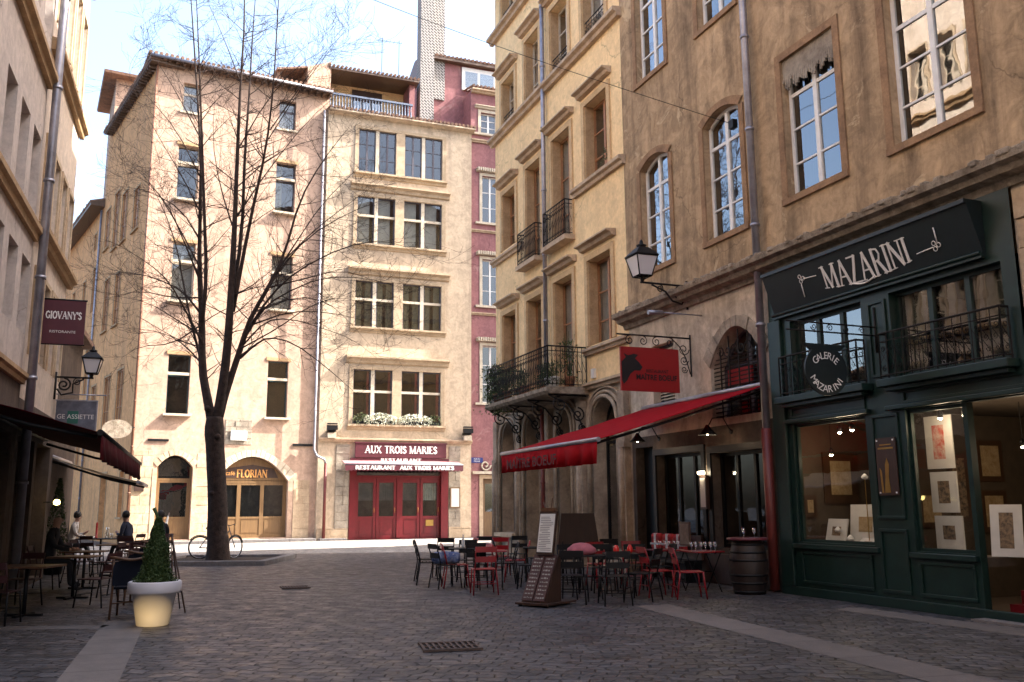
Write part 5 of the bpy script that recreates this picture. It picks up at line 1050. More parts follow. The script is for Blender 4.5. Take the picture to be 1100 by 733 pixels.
# ================================================================ LEFT ROW
B = bld('plastered_house', 'grey pink plastered house at the left edge with deep set tall windows', FL, 0); ops = []; xs = []
for k in range(-17, 3):
    a = -.15 + 1.28 * k + .05
    if k % 4 == 3: continue
    xs += [op(a, a + .85, 7.32, 8.85, .45), op(a, a + .85, 4.9, 6.3, .45), op(a, a + .85, 11.0, 13.2, .45), op(a, a + .85, 14.8, 17, .45)]
gr = [op(-1.2, .6, .1, 3.0, .5), op(1.0, 3.0, .1, 3.0, .5), op(-4, -1.6, .1, 3, .5)]
facade(FL, -24, 3.4, 3.95, 20, [o for o in ops if o['z0'] > 3.5], P_LEFT, B, D=8); facade(FL, -24, 3.4, 0, 3.95, [o for o in ops if o['z0'] < 3.5], P_DARK, B, D=8, name='ground_floor_wall')
for o in xs:
    if o['s0'] > -8: f = window(FL, B, o, 2, (.33, .66), W_GREY, .06, .03, GLASS, roomd=.5); 
    else: f = window(FL, B, o, 2, (.5,), W_GREY, .06, .03, GLASS, room=False)
for o in gr: window(FL, B, o, 4, (.75,), WOOD_D, .08, .05, GLASS_SH, roomd=2.5, name='shop_window', roomm=ROOMW)
band(FL, -24, 3.42, 6.78, .3, .16, ST_TRIM, B); band(FL, -24, 3.42, 10.0, .3, .2, ST_TRIM, B); band(FL, -24, 3.42, 19.6, .5, .6, ST_TRIM, B); band(FL, -24, 3.42, 3.95, .22, .14, ST_TRIM, B)
B = bld('shuttered_house', 'pale sunlit house beyond the left drainpipe with rows of shuttered windows', FL, 6); ops = []; xs = []
for k in range(4): a = 3.85 + k * 1.15; xs += [op(a, a + .72, 7.35, 9.1, .3), op(a, a + .72, 11.7, 13.8, .3), op(a, a + .72, 15.5, 17.5, .3), op(a, a + .72, 4.6, 6.3, .3)]
gr = [op(3.7, 5.6, .1, 3.0, .35), op(5.9, 7.8, .1, 3.0, .35)]
facade(FL, 3.42, 8.25, 3.7, 21, [o for o in ops if o['z0'] > 3.5], P_LEFT2, B, D=8); facade(FL, 3.42, 8.25, 0, 3.7, [o for o in ops if o['z0'] < 3.5], P_DARK, B, D=8, name='ground_floor_wall')
for o in xs: f = window(FL, B, o, 2, (.33, .66), W_CREAM, .06, .03, GLASS, roomd=.5); trim(FL, f, o, .1, .04, ST_ASH)
for o in gr: window(FL, B, o, 5, (.78,), WOOD_D, .08, .06, GLASS_SH, roomd=2.5, name='shop_window', roomm=ROOMW)
band(FL, 3.44, 8.4, 6.95, .28, .22, ST_TRIM, B); band(FL, 3.44, 8.4, 10.9, .28, .2, ST_TRIM, B); band(FL, 3.44, 8.4, 14.8, .28, .2, ST_TRIM, B); band(FL, 3.44, 8.6, 20.5, .6, .6, ST_TRIM, B)
pipe(FL, 'zinc drainpipe between the two left hand houses', [(3.42, .18, 20), (3.42, .18, .1)], .085, ZINC)
mb = MB(FL); mb.lathe(3.42, .18, [(.16, 6.7), (.16, 6.75), (.1, 6.9)], 10)
# burgundy awning left, cream awning behind
awning(FL, -2.5, 6.75, 3.12, 2.0, 2.62, .38, 'dark burgundy awning along the left edge above the cafe tables', RED_AD, RED_AD, BLACK, seed=4)
FC = Fr(*FL.p(8.1, -.2, 0).xy, -19, -1)
awning(FC, .3, 4.6, 2.85, 2.1, 2.25, 0, 'faded cream awning further down the left side street', CREAM_A, CREAM_A, ZINC, seed=6, sag=.05)
B = bld('awning_house', 'shaded house carrying the cream awning in the side street', FC, 3); ops = []
facade(FC, .02, 6, 0, 6.5, ops, P_DARK, B, D=5); mb = MB(FC); mb.prism([(.3, 6.4), (.3, 6.55), (-5, 7.6), (-5, 6.4)], 0, 6.2, 'yz'); mb.build('roof', ROOFT, B)
# GIOVANY'S sign
Zv = Vector((0, 0, 1))
S = thing('hanging_sign', "burgundy hanging sign reading GIOVANY'S on the left house", 'sign', FL.p(5.1, 0, 5.5)); mb = MB(FL); mb.box(5.08, 5.12, .02, .84, 5.04, 5.98); bd_ = mb.build('board', RED_S, S); mb = MB(FL); mb.tube([(5.1, 0, 6.0), (5.1, .86, 6.0)], .02, 5); mb.tube([(5.1, 0, 5.03), (5.1, .86, 5.03)], .014, 5); mb.build('bracket', BLACK, S)
serif("GIOVANY'S", FL.p(5.078, .42, 5.66), FL.n, Zv, .15, TEXTW, bd_, th=.003, width=.70, bold=1.2); sans('RISTORANTE', FL.p(5.078, .42, 5.3), FL.n, Zv, .055, TEXTW, bd_, th=.003, width=.5)
S = thing('hanging_sign', 'grey rectangular cafe sign with a green patch under the left lantern', 'sign', FL.p(8.0, 0, 4)); mb = MB(FL); mb.box(7.98, 8.02, .02, .90, 3.45, 4.14); bd_ = mb.build('board', paint('slate_sign', (.12, .12, .15), .6, var=.4), S)
mb = MB(FL); mb.box(7.965, 7.976, .28, .52, 3.6, 3.9); mb.build('green_patch', paint('sign_green', (.01, .11, .08), .5), bd_); mb = MB(FL); mb.box(7.97, 8.03, .0, .93, 4.14, 4.17); mb.box(7.97, 8.03, .9, .93, 3.44, 4.14); mb.tube([(8, 0, 4.3), (8, 1.1, 4.3)], .015, 5); mb.build('bracket', ZINC, S)
sans('GE ASSIETTE', FL.p(7.962, .46, 3.76), FL.n, Zv, .11, TEXTW, bd_, th=.003, width=.8)
S = thing('hanging_sign', 'oval iron hanging sign on the corner of the peach house', 'sign', FF.p(-8.6, 0, 5.1)); mb = MB(FF); mb.prism([(-9.25 + .62 * math.cos(t * .3142), 5.1 + .42 * math.sin(t * .3142)) for t in range(20)], .3, .34); mb.build('board', ST_WEATH, S); mb = MB(FF); mb.tube([(-8.5, .15, 5.2), (-8.75, .32, 5.2)], .02, 5); mb.build('bracket', BLACK, S)
mb = MB(FF)
# ================================================================ buildings closing the square behind the camera
FB = Fr(-22, -16, 90, 1); B = bld('rear_house', 'pale house closing the square behind the camera', FB, 15); ops = []; xs = [op(1 + 3 * i, 2.2 + 3 * i, 3 + 3.8 * j, 5.4 + 3.8 * j) for i in range(11) for j in range(4)]
facade(FB, 0, 36, 0, 19, ops, P_LEFT2, B, D=8)
for o in xs: window(FB, B, o, 2, (.5,), W_CREAM, .06, .03, GLASS_R, room=False)
mb = MB(FB); mb.prism([(.6, 18.9), (.6, 19.1), (-4, 21), (-8, 19)], 0, 36, 'yz'); mb.build('roof', ROOFT, B)
# overhead cable
mb = MB(); A_ = Vector((-2.9, 20, 15.8)); B_ = FR.p(3.0, .2, 8.9)
B_ = FR.p(.78, .03, 9.39); A_ = Vector((-10.1, 21.4, 17.6)); mb = MB()
mb.tube([tuple(A_.lerp(B_, t / 20) - Vector((0, 0, .35 * math.sin(math.pi * t / 20)))) for t in range(21)], .007, 4); mb.build('cable_line', BLACK, None, loc=tuple(B_)); cb = ROOTS[-1]; tag(cb, 'thin overhead cable strung across the square to the ochre wall', 'cable')
mb = MB(FR); mb.box(.7, .86, .0, .12, 9.3, 9.48); mb.build('clamp', BLACK, cb)
# ================================================================ drains and tree pit
def grate(x, y, rz, w_, d_, label, z=.006):
    t = thing('drain_grate', label, 'drain', (x, y, 0), 'drain grates in the paving'); t.rotation_euler = (0, 0, rz); t['_b'] = (0, 0, 0); mb = MB(); n = 9
    for i in range(n + 1): a = -w_ / 2 + w_ * i / n; mb.box(a - .013, a + .013, -d_ / 2, d_ / 2, z + .004, z + .02)
    mb.box(-w_ / 2 - .03, w_ / 2 + .03, -d_ / 2 - .03, -d_ / 2, z, z + .024); mb.box(-w_ / 2 - .03, w_ / 2 + .03, d_ / 2, d_ / 2 + .03, z, z + .024); mb.box(-w_ / 2, w_ / 2, -.012, .012, z + .004, z + .019); mb.build('bars', paint('rust_grate' + str(len(MATS)), (.07, .045, .035), .7), t)
    mb = MB(); mb.quad((-w_ / 2, -d_ / 2, z + .001), (w_ / 2, -d_ / 2, z + .001), (w_ / 2, d_ / 2, z + .001), (-w_ / 2, d_ / 2, z + .001)); mb.build('pit', BLACK, t, fixn=False)
grate(-.74, 10.88, R(12), .62, .52, 'square rusty drain grate in the cobbles in the foreground'); grate(-4.39, 18.8, R(20), .5, .4, 'small drain grate further off by the stone line')
mb = MB(); x0, x1, y0, y1 = -10.4, -7.2, 26.3, 29.6
for a, b, c, d in ((x0, x1, y0 - .25, y0), (x0, x1, y1, y1 + .25), (x0 - .25, x0, y0 - .25, y1 + .25), (x1, x1 + .25, y0 - .25, y1 + .25)): mb.box(a, b, c, d, -.05, .13)
pit = mb.build('tree_pit_kerb', GRANITE, loc=(-8.9, 28, 0), bevel=.02); tag(pit, 'low granite kerb round the foot of the bare tree', 'kerb')
mb = MB(); mb.quad((x0, y0, .05), (x1, y0, .05), (x1, y1, .05), (x0, y1, .05)); tag(mb.build('soil', stone('soil', (.035, .024, .018), (.06, .042, .03), 8, .95, .8), loc=(0, 0, 0), fixn=False), kind='structure')
# ================================================================ tree
def pix(u, v, Y):
    x = (u - 550) / FPX; y = (366.5 - v) / FPX; d = _cx * x + _cy * y - _zb; return Vector((0, 0, H)) + d * (Y / d.y)
T = thing('bare_tree', 'tall leafless tree with several upright stems in front of the peach house', 'tree', (-8.96, 28.2, 0))
TY = 28.2; tr = random.Random(11)
def branch(mb, pts, seg):
    P = [p for p, r in pts]; rr = [r for p, r in pts]
    # smooth
    for _ in range(1):
        Q, q = [P[0]], [rr[0]]
        for i in range(len(P) - 1):
            a, b = P[i], P[i + 1]; Q += [a.lerp(b, .25), a.lerp(b, .75)]; q += [rr[i] * .75 + rr[i + 1] * .25, rr[i] * .25 + rr[i + 1] * .75]
        Q.append(P[-1]); q.append(rr[-1]); P, rr = Q, q
    mb.tube([tuple(p) for p in P], rr, seg, cap=seg > 4); return P, rr
mt_ = MB()
branch(mt_, [(Vector((-8.95, 28.2, -.1)), .44), (Vector((-8.95, 28.2, .15)), .35), (Vector((-8.97, 28.2, .7)), .315), (pix(233, 575, TY), .30), (pix(234, 550, TY), .295), (pix(233, 520, TY), .28), (pix(232, 500, TY), .285), (pix(231, 480, TY), .275), (pix(230, 462, TY), .30), (pix(231, 448, TY), .25)], 14)
mc = MB(); STEMS = []
def stem(pts, dy=0.0, seg=8):
    n = len(pts); L = [(pix(u, v, TY + dy * (i / (n - 1)) ** 1.2), r * .61) for i, (u, v, r) in enumerate(pts)]; P, rr = branch(mt_ if seg > 8 else mc, L, seg); STEMS.append((P, rr)); return P
stem([(228, 455, .25), (222, 425, .22), (217, 397, .20), (217, 340, .165), (214, 285, .12), (215, 230, .09), (216, 163, .07), (208, 40, .04), (201, -60, .012)], .6, 10)
stem([(217, 345, .13), (222, 300, .10), (219, 216, .08), (216, 120, .055), (213, 40, .033), (208, -60, .01)], -1.0)
stem([(233, 452, .28), (238, 425, .25), (244, 378, .21), (248, 320, .18), (252, 245, .13), (255, 163, .095), (259, 81, .06), (263, 20, .04), (262, -80, .012)], -.5, 10)
stem([(248, 325, .13), (260, 255, .10), (263, 163, .075), (268, 100, .055), (271, 40, .035), (279, -60, .01)], 1.2)
stem([(236, 448, .2), (242, 424, .18), (255, 385, .155), (266, 350, .13), (273, 335, .11), (290, 305, .085), (305, 275, .07), (322, 215, .05), (345, 175, .03), (372, 140, .012)], .8, 10)
stem([(250, 335, .12), (268, 240, .09), (286, 160, .065), (294, 93, .045), (298, 20, .027), (303, -60, .01)], -1.6)
stem([(225, 452, .09), (219, 400, .08), (205, 345, .06), (196, 300, .05), (190, 265, .035), (176, 225, .022), (160, 195, .008)], 1.4)
arcs = [([(216, 290, .05), (190, 240, .035), (165, 200, .02), (140, 175, .006)], .4), ([(216, 260, .045), (195, 225, .03), (160, 205, .018), (128, 200, .006)], -2.0), ([(218, 320, .05), (185, 320, .033), (150, 312, .02), (118, 320, .006)], -.6), ([(215, 350, .045), (185, 370, .028), (150, 372, .016), (130, 385, .005)], 1.0), ([(285, 310, .05), (325, 300, .033), (365, 290, .02), (400, 300, .01), (430, 322, .005)], -1.0), ([(300, 285, .045), (340, 245, .03), (380, 215, .018), (415, 190, .005)], 2.0), ([(268, 350, .05), (310, 335, .034), (350, 335, .02), (395, 345, .01), (425, 365, .005)], 1.2), ([(290, 140, .035), (325, 90, .02), (350, 55, .012), (375, 30, .005)], -1.8), ([(256, 200, .04), (295, 165, .028), (335, 150, .016), (375, 145, .005)], 2.0), ([(215, 190, .04), (190, 140, .025), (160, 105, .014), (135, 80, .005)], -1.0), ([(258, 385, .07), (272, 372, .055), (288, 362, .045), (315, 368, .035), (350, 394, .022), (385, 425, .008)], -1.5), ([(262, 365, .07), (280, 335, .055), (300, 318, .045), (345, 298, .03), (390, 298, .02), (435, 310, .007)], 1.8), ([(268, 352, .07), (290, 318, .055), (320, 290, .04), (370, 265, .028), (410, 258, .018), (445, 268, .006)], -2.2),
 ([(280, 325, .06), (300, 290, .045), (330, 255, .035), (375, 228, .02), (420, 212, .007)], 1.0), ([(296, 295, .05), (315, 265, .035), (345, 220, .022), (385, 180, .008)], -.8), ([(262, 370, .05), (285, 345, .04), (310, 342, .03), (345, 352, .02), (380, 365, .012), (405, 385, .005)], 2.4),
 ([(218, 370, .07), (200, 335, .05), (182, 303, .035), (160, 283, .022), (125, 262, .007)], -1.8), ([(214, 335, .06), (196, 312, .045), (165, 298, .03), (135, 292, .015), (110, 295, .005)], 1.6), ([(214, 300, .05), (196, 255, .035), (178, 215, .022), (150, 190, .007)], -1.2), ([(220, 395, .05), (200, 372, .035), (178, 358, .022), (140, 352, .007)], 2.0), ([(216, 360, .05), (192, 345, .035), (160, 325, .02), (125, 318, .006)], .5),
 ([(216, 230, .045), (196, 190, .03), (172, 150, .018), (150, 110, .006)], 1.2), ([(253, 235, .05), (290, 180, .03), (330, 130, .018), (370, 95, .006)], 1.2), ([(256, 160, .04), (285, 110, .025), (320, 70, .014), (355, 50, .005)], -1.4), ([(216, 150, .04), (190, 100, .022), (165, 60, .01), (155, 20, .005)], -1.4), ([(259, 90, .035), (240, 40, .02), (222, 0, .01), (215, -30, .005)], .8), ([(288, 150, .03), (320, 100, .02), (350, 60, .01), (380, 20, .005)], .6), ([(252, 250, .05), (236, 200, .03), (228, 150, .02), (232, 90, .008)], 1.8), ([(258, 375, .04), (300, 352, .03), (330, 330, .022), (365, 318, .012), (400, 330, .005)], -2.8), ([(275, 335, .04), (320, 318, .028), (352, 325, .018), (375, 345, .01), (398, 372, .005)], .2)]
for a, dy in arcs: stem(a, dy, 6)
def twig(P0, d, L, r, lvl):
    n = 5 if lvl < 2 else 4; p = P0.copy(); pts = [(p.copy(), r)]; dd = d.copy()
    for i in range(n):
        dd = (dd + Vector((tr.gauss(0, .13), tr.gauss(0, .13), .055 + tr.gauss(0, .09)))).normalized(); p = p + dd * (L / n); pts.append((p.copy(), max(.0035, r * (1 - (i + 1) / n * .85))))
    mc.tube([tuple(q) for q, _ in pts], [x for _, x in pts], 4 if lvl == 1 else 3, cap=False)
    if lvl < 3:
        for k in range(tr.randint(4, 6) if lvl == 1 else tr.randint(2, 4)):
            i = tr.randint(1, n); q = pts[i][0]; side = Vector((tr.gauss(0, 1), tr.gauss(0, .7), tr.gauss(0, .6))); dn = (dd * .9 + side * .75).normalized(); twig(q, dn, L * tr.uniform(.35, .62), pts[i][1] * .6 + .001, lvl + 1)
for P, rr in STEMS:
    tot = sum((b - a).length for a, b in zip(P, P[1:])); n = int(tot * 2.7); 
    for k in range(n):
        t = .22 + .78 * (k + tr.random()) / n; i = min(len(P) - 2, int(t * (len(P) - 1))); p = P[i].lerp(P[i + 1], tr.random()); r = rr[i]
        ax = (P[i + 1] - P[i]).normalized(); side = Vector((tr.gauss(0, 1), tr.gauss(0, .8), tr.uniform(-.3, .3))); side = (side - ax * side.dot(ax)).normalized(); d = (ax * .55 + side * 1.0).normalized()
        twig(p, d, tr.uniform(.8, 2.3) * (1.1 - .45 * t), min(r * .5, .02), 1)
[mt_.lathe(p_.x + dx_, p_.y - .22, [(.02, p_.z - .1), (.09, p_.z - .05), (.10, p_.z + .04), (.03, p_.z + .1)], 9) for p_, dx_ in ((pix(232, 470, TY), .12), (pix(226, 440, TY), -.02), (pix(234, 530, TY), -.1))]
mt_.build('trunk', BARK, T, fixn=False); mc.build('branches', BARK, T, fixn=False)
# ================================================================ furniture
def metal_chair(name, label, mat, group, mat2=None):
    t = thing(name, label, 'chair', (0, 0, 0), group); w_ = .2
    for k, (x, y, dx, dy) in enumerate(((-w_, .2, -.02, .05), (w_, .2, .02, .05), (-w_, -.2, -.03, -.07), (w_, -.2, .03, -.07))):
        mb = MB(); mb.tube([(x, y, .45), (x + dx * .3, y + dy * .3, .3), (x + dx, y + dy, 0)], .014, 6); mb.build('leg', mat, t)
    mb = MB()
    for k in range(6): y = -.19 + k * .076; mb.box(-.2, .2, y - .03, y + .03, .448, .458)
    mb.tube([(-.2, -.22, .45), (-.2, .22, .45)], .012, 6); mb.tube([(.2, -.22, .45), (.2, .22, .45)], .012, 6); mb.build('seat', mat2 or mat, t)
    mb = MB()
    for x in (-.19, .19): mb.tube([(x, -.2, .45), (x, -.24, .65), (x, -.31, .86)], .013, 6)
    for z, y in ((.82, -.30), (.64, -.245)): mb.prism([(-.2, 0), (-.1, -.025), (.1, -.025), (.2, 0), (.2, .008), (.1, -.015), (-.1, -.015), (-.2, .008)], 0, 1, 'xy') if False else mb.box(-.195, .195, y - .012, y, z - .055, z + .045)
    mb.build('backrest', mat2 or mat, t)
    for y in (.22, -.24): mb = MB(); mb.tube([(-.2, y, .2), (.2, y, .2)], .008, 5); mb.build('stretcher', mat, t)
    return t
redc = metal_chair('bistro_chair', 'x', RED_CH, 'red metal bistro chairs'); blkc = metal_chair('bistro_chair', 'x', BLACK, 'black metal bistro chairs')
def bistro_table(name, label, mat, group, w_=.6, red=False):
    t = thing(name, label, 'table', (0, 0, 0), group); mb = MB(); mb.box(-w_ / 2, w_ / 2, -w_ / 2, w_ / 2, .715, .74); mb.build('table_top', mat, t, bevel=.008)
    for sx in (-1, 1): mb = MB(); mb.tube([(sx * .24, -.24, .715), (sx * .24, .26, 0)], .012, 6); mb.tube([(sx * .22, .24, .715), (sx * .22, -.26, 0)], .012, 6); mb.build('leg', BLACK, t)
    mb = MB(); mb.tube([(-.24, 0, .36), (.24, 0, .36)], .01, 5); mb.build('stretcher', BLACK, t); return t
tabb = bistro_table('bistro_table', 'x', BLACK, 'black terrace tables'); tabr = bistro_table('bistro_table', 'x', RED_CH, 'red topped terrace tables')
used = set()
def put(proto, x, y, rz, label):
    if proto.name in used: return dup(proto, (x, y, 0), rz, label)
    used.add(proto.name); proto.location = (x, y, 0); proto.rotation_euler = (0, 0, rz); proto['label'] = label; return proto
# (+y of the chair model is its front)
put(redc, -.55, 17.3, R(10), 'red metal chair seen from behind, nearest the camera in the left table cluster')
put(redc, -1.15, 18.7, R(-80), 'red metal chair side on, left of the nearest red chair')
put(redc, -.35, 21.6, R(170), 'red metal chair at the back of the left table cluster facing the camera')
put(redc, 2.55, 16.6, R(-75), 'red metal chair side on in front of the glass laden table, left of the pair')
put(redc, 3.05, 16.25, R(-88), 'red metal chair side on nearest the wine barrel')
put(redc, 1.75, 18.6, R(200), 'red metal chair behind the pink cushioned table, left of two'); put(redc, 2.45, 18.9, R(185), 'red metal chair behind the pink cushioned table, right of two')
put(redc, .05, 20.0, R(90), 'red metal chair between the two table clusters, turned sideways')
for i, (x, y, rz, lb) in enumerate(((-1.75, 19.5, -85, 'black metal chair at the far left end of the terrace, side on'), (-1.35, 18.6, -60, 'black metal chair holding the blue bag'), (-1.0, 20.2, 180, 'black metal chair behind the left cluster table, first from the left'), (-.2, 19.1, 95, 'black metal chair on the right of the left cluster, side on'), (-1.6, 21.4, 175, 'black metal chair in the back row of the left cluster, left one'), (-.7, 22.4, 180, 'black metal chair in the back row of the left cluster, middle one'), (.35, 18.4, 80, 'black metal chair left of the menu stand'),
    (1.0, 15.6, -10, 'black metal chair nearest the camera right of the menu stand'), (1.65, 15.35, 8, 'black metal chair nearest the camera at the right front of the terrace'), (1.0, 17.4, 175, 'black metal chair behind the front table, left one'), (1.7, 17.5, 180, 'black metal chair behind the front table, right one'), (2.2, 16.0, 60, 'black metal chair at the right side of the front table'), (.55, 20.8, 100, 'black metal chair far back near the tall dark board'), (.9, 18.9, -80, 'black metal chair between the tall board and the front table'), (2.1, 20.2, 180, 'black metal chair against the restaurant wall by the board'), (1.3, 21.6, 150, 'black metal chair deep under the awning'), (-.15, 20.6, -90, 'black metal chair beside the lone red chair between the clusters'), (-1.9, 20.6, -90, 'black metal chair at the far left end, one row back'), (.1, 22.6, 170, 'black metal chair in the back row of the left cluster, right one'), (2.75, 17.7, 100, 'black metal chair pushed to the table with the glasses'), (2.3, 18.0, 0, 'black metal chair between the red chairs and the bench'), (1.1, 18.2, 0, 'black metal chair behind the pink cushion table, facing the wall'), (-.75, 18.9, 0, 'black metal chair tucked behind the nearest red chair'))):
    put(blkc, x, y, R(rz), lb)
tabs = [(tabb, -1.05, 19.4, 5, 'black table in the left cluster with a bottle on it'), (tabr, -.45, 18.3, 5, 'red topped table behind the nearest red chair'), (tabb, -.9, 21.6, 0, 'black table in the back row of the left cluster'), (tabb, 1.3, 16.4, 3, 'black table at the front right cluster with a pink cushion on it'), (tabb, 1.95, 16.9, 3, 'black table right of the pink cushion with red candle jars'), (tabb, .5, 19.6, 0, 'black table between the clusters'), (tabr, 3.0, 18.2, -68 + 90, 'red topped table under the awning laid with a row of glasses'), (tabr, 3.55, 17.5, -68 + 90, 'red topped table next to the wine barrel laid with glasses'), (tabb, 1.6, 19.6, 10, 'black table deep under the awning in front of the gothic arches')]
for p, x, y, rz, lb in tabs: put(p, x, y, R(rz), lb)
GLZ = glass('drinking_glass', (.9, .93, .93), 1.6, .12)
gl0 = thing('wine_glass', 'x', 'glass', (0, 0, 0), 'wine glasses laid on the terrace tables'); mb = MB(); mb.lathe(0, 0, [(.032, .0), (.004, .006), (.004, .07), (.02, .085), (.036, .12), (.03, .17)], 10); mb.build('bowl', GLZ, gl0)
gp = []
for k, (tx, ty) in enumerate(((3.0, 18.2), (3.55, 17.5))):
    for j in range(6): gp.append((tx - .24 + .09 * j, ty - .2 + .05 * (j % 2), ('on the red table further from the barrel', 'on the red table next to the barrel')[k]))
gl0_used = False
ords = ('first', 'second', 'third', 'fourth', 'fifth', 'last')
for k, (x, y, lb) in enumerate(gp):
    l_ = ords[k % 6] + ' wine glass from the left ' + lb
    if k == 0: gl0.location = (x, y, .745); gl0['label'] = l_
    else: dup(gl0, (x, y, .745), 0, l_)
def small(name, label, cat, loc, parts, group=None):
    t = thing(name, label, cat, loc, group)
    for nm, mat, fn in parts: mb = MB(); fn(mb, *loc); mb.build(nm, mat, t)
    return t
def bottle(x, y, z, label, mat): small('bottle', label, 'bottle', (x, y, z), [('body', mat, lambda m, a, b, c: m.lathe(a, b, [(.032, c), (.035, c + .02), (.035, c + .15), (.013, c + .2), (.013, c + .26), (.016, c + .27)], 10))], 'bottles on the tables')
bottle(-1.05, 19.4, .745, 'small white bottle on the black table of the left cluster', PAPER)
NAP = paint('napkin_pattern', (.5, .2, .2), .8, var=.6)
small('napkin_holder', 'red and white napkin stand on the red topped table of the left cluster', 'napkins', (-.5, 18.3, .745), [('napkins', NAP, lambda m, a, b, c: m.prism([(a - .06, c), (a + .06, c), (a + .09, c + .12), (a - .03, c + .13)], b - .03, b + .03))], 'napkin stands'); small('napkin_holder', 'red and white napkin stand on the back row table', 'napkins', (-.9, 21.6, .745), [('napkins', NAP, lambda m, a, b, c: m.prism([(a - .06, c), (a + .06, c), (a + .09, c + .12), (a - .03, c + .13)], b - .03, b + .03))], 'napkin stands')
PINKC = paint('cushion_pink', (.34, .10, .12), .9, var=.3)
mb = MB(); mb.lathe(1.2, 16.4, [(.17, .745), (.22, .79), (.21, .85), (.12, .93), (.03, .95)], 14); mb.v = [Vector((1.2 + (v.x - 1.2) * 1.2, v.y, v.z)) for v in mb.v]; tag(mb.build('cushion', PINKC, loc=(1.2, 16.4, .745)), 'rounded pink folded cushion lying on the front black table', 'cushion')
REDJ = paint('jar_red', (.6, .02, .015), .3)
for k, (x, y, lb) in enumerate(((1.85, 16.75, 'red candle jar on the table right of the pink cushion, left one'), (2.12, 16.95, 'red candle jar on the table right of the pink cushion, right one'))): small('candle_jar', lb, 'candle', (x, y, .745), [('jar', REDJ, lambda m, a, b, c: m.lathe(a, b, [(.045, c), (.055, c + .03), (.05, c + .09), (.03, c + .12), (.03, c + .14)], 12))], 'red candle jars')
mb = MB(); 
for k in range(5): mb.lathe(-1.35 + .09 * k - .18, 18.6 + .03 * (k % 2), [(.05, .47), (.11, .53), (.10, .63 + .04 * (k % 3)), (.04, .70)], 8)
bg_ = mb.build('blue_bag', stone('bag_cloth', (.02, .05, .20), (.25, .28, .36), 14, .9, .2), loc=(-1.35, 18.6, .46)); tag(bg_, 'blue patterned bag lying on a black chair of the left cluster', 'bag')
# bench with red check cushions against the wall
t = thing('wall_bench', 'dark bench with a high back along the restaurant wall', 'bench', FR.p(3.4, .4, 0)); mb = MB(FR); mb.box(2.55, 4.4, .12, .55, .38, .45); mb.build('seat', BLACK, t); mb = MB(FR); mb.box(2.55, 4.4, .08, .13, .45, .95); mb.build('backrest', WOOD_D, t)
for s_ in (2.6, 4.35): mb = MB(FR); mb.box(s_ - .03, s_ + .03, .12, .52, 0, .38); mb.build('leg', BLACK, t)
CHK = paint('check_red', (.45, .03, .03), .9, var=.5)
for k, s_ in enumerate((4.15, 3.65, 3.2)):
    mb = MB(FR); c = (s_, .24, .78); mb.box(s_ - .2, s_ + .2, .15, .30, .60, .97); o = mb.build('cushion', CHK, loc=tuple(FR.p(s_, .2, .6)), bevel=.06); tag(o, ('left', 'middle', 'right')[k] + ' one of the three red and white cushions on the wall bench', 'cushion', 'cushions on the wall bench')
    mb = MB(FR); mb.box(s_ - .205, s_ + .205, .149, .303, .72, .76); mb.box(s_ - .04, s_ + .04, .147, .305, .61, .965); o2 = mb.build('white_stripe', PAPER, o)
# easel menu board on wall table
t = thing('menu_board', 'small framed slate menu leaning behind the glasses', 'menu board', FR.p(2.3, .8, .75)); mb = MB(FR); mb.box(2.15, 2.55, .62, .65, .76, 1.25); mb.build('frame', WOOD_C, t); mb = MB(FR); mb.box(2.19, 2.51, .651, .656, .8, 1.21); mb.build('slate', ST_GREY, t)
# wine barrel
t = thing('wine_barrel', 'old wooden wine barrel with iron hoops standing by the red drainpipe', 'barrel', (4.28, 17.0, 0)); pr = [(.27 + .075 * math.sin(math.pi * k / 10), .95 * k / 10) for k in range(11)]
mb = MB(); mb.lathe(4.28, 17.0, pr, 28); mb.build('staves', wood('barrel_oak', (.028, .014, .010), (.014, .008, .006)), t); mb = MB()
for z in (.05, .2, .34, .6, .74, .88): r_ = .272 + .075 * math.sin(math.pi * z / .95); mb.lathe(4.28, 17.0, [(r_, z - .02), (r_ + .006, z - .018), (r_ + .006, z + .018), (r_, z + .02)], 28)
mb.build('hoop', BLACK, t); mb = MB(); mb.lathe(4.28, 17.0, [(.36, .952), (.37, .96), (.37, .99), (.35, .995)], 28); mb.build('lid', paint('barrel_lid', (.12, .02, .03), .35), t)
for k, (dx, dy) in enumerate(((-.05, .05), (.12, -.05))): dup(gl0, (4.28 + dx, 17.0 + dy, .997), 0, ('left', 'right')[k] + ' wine glass standing on top of the wine barrel')
# menu trolley
t = thing('menu_stand', 'tall wooden menu stand with a white menu sheet above two slanted chalk boards', 'menu stand', (.52, 15.4, 0)); t.rotation_euler = (0, 0, R(-36)); t['_b'] = (0, 0, 0)
mb = MB(); mb.prism([(-.36, .06), (.12, .06), (.12, .80), (.06, .80)], -.23, .23, 'yz'); mb.build('cabinet', WOOD_D, t)
sl_ = math.atan2(.42, .74)
class Sl:
    def p(s, a, b, c): return Vector((a, -.372 + c * math.sin(sl_) - b * math.cos(sl_), .07 + c * math.cos(sl_) + b * math.sin(sl_)))
for x0, x1 in ((-.22, -.012), (.012, .22)):
    mb = MB(Sl()); mb.box(x0, x1, 0, .015, .02, .82); bd_ = mb.build('chalk_board', CHALK, t); mb = MB(Sl()); r_ = random.Random(int(x0 * 100))
    for k in range(11):
        c = .06 + .068 * k; x = x0 + .03
        while x < x1 - .04: w_ = r_.uniform(.015, .05); mb.box(x, min(x + w_, x1 - .02), .0155, .017, c, c + r_.uniform(.016, .03)); x += w_ + .012
    mb.build('chalk_lines', CHALKW, bd_)
mb = MB(); mb.box(-.30, .33, -.44, .42, .03, .06); mb.build('base', WOOD_D, t)
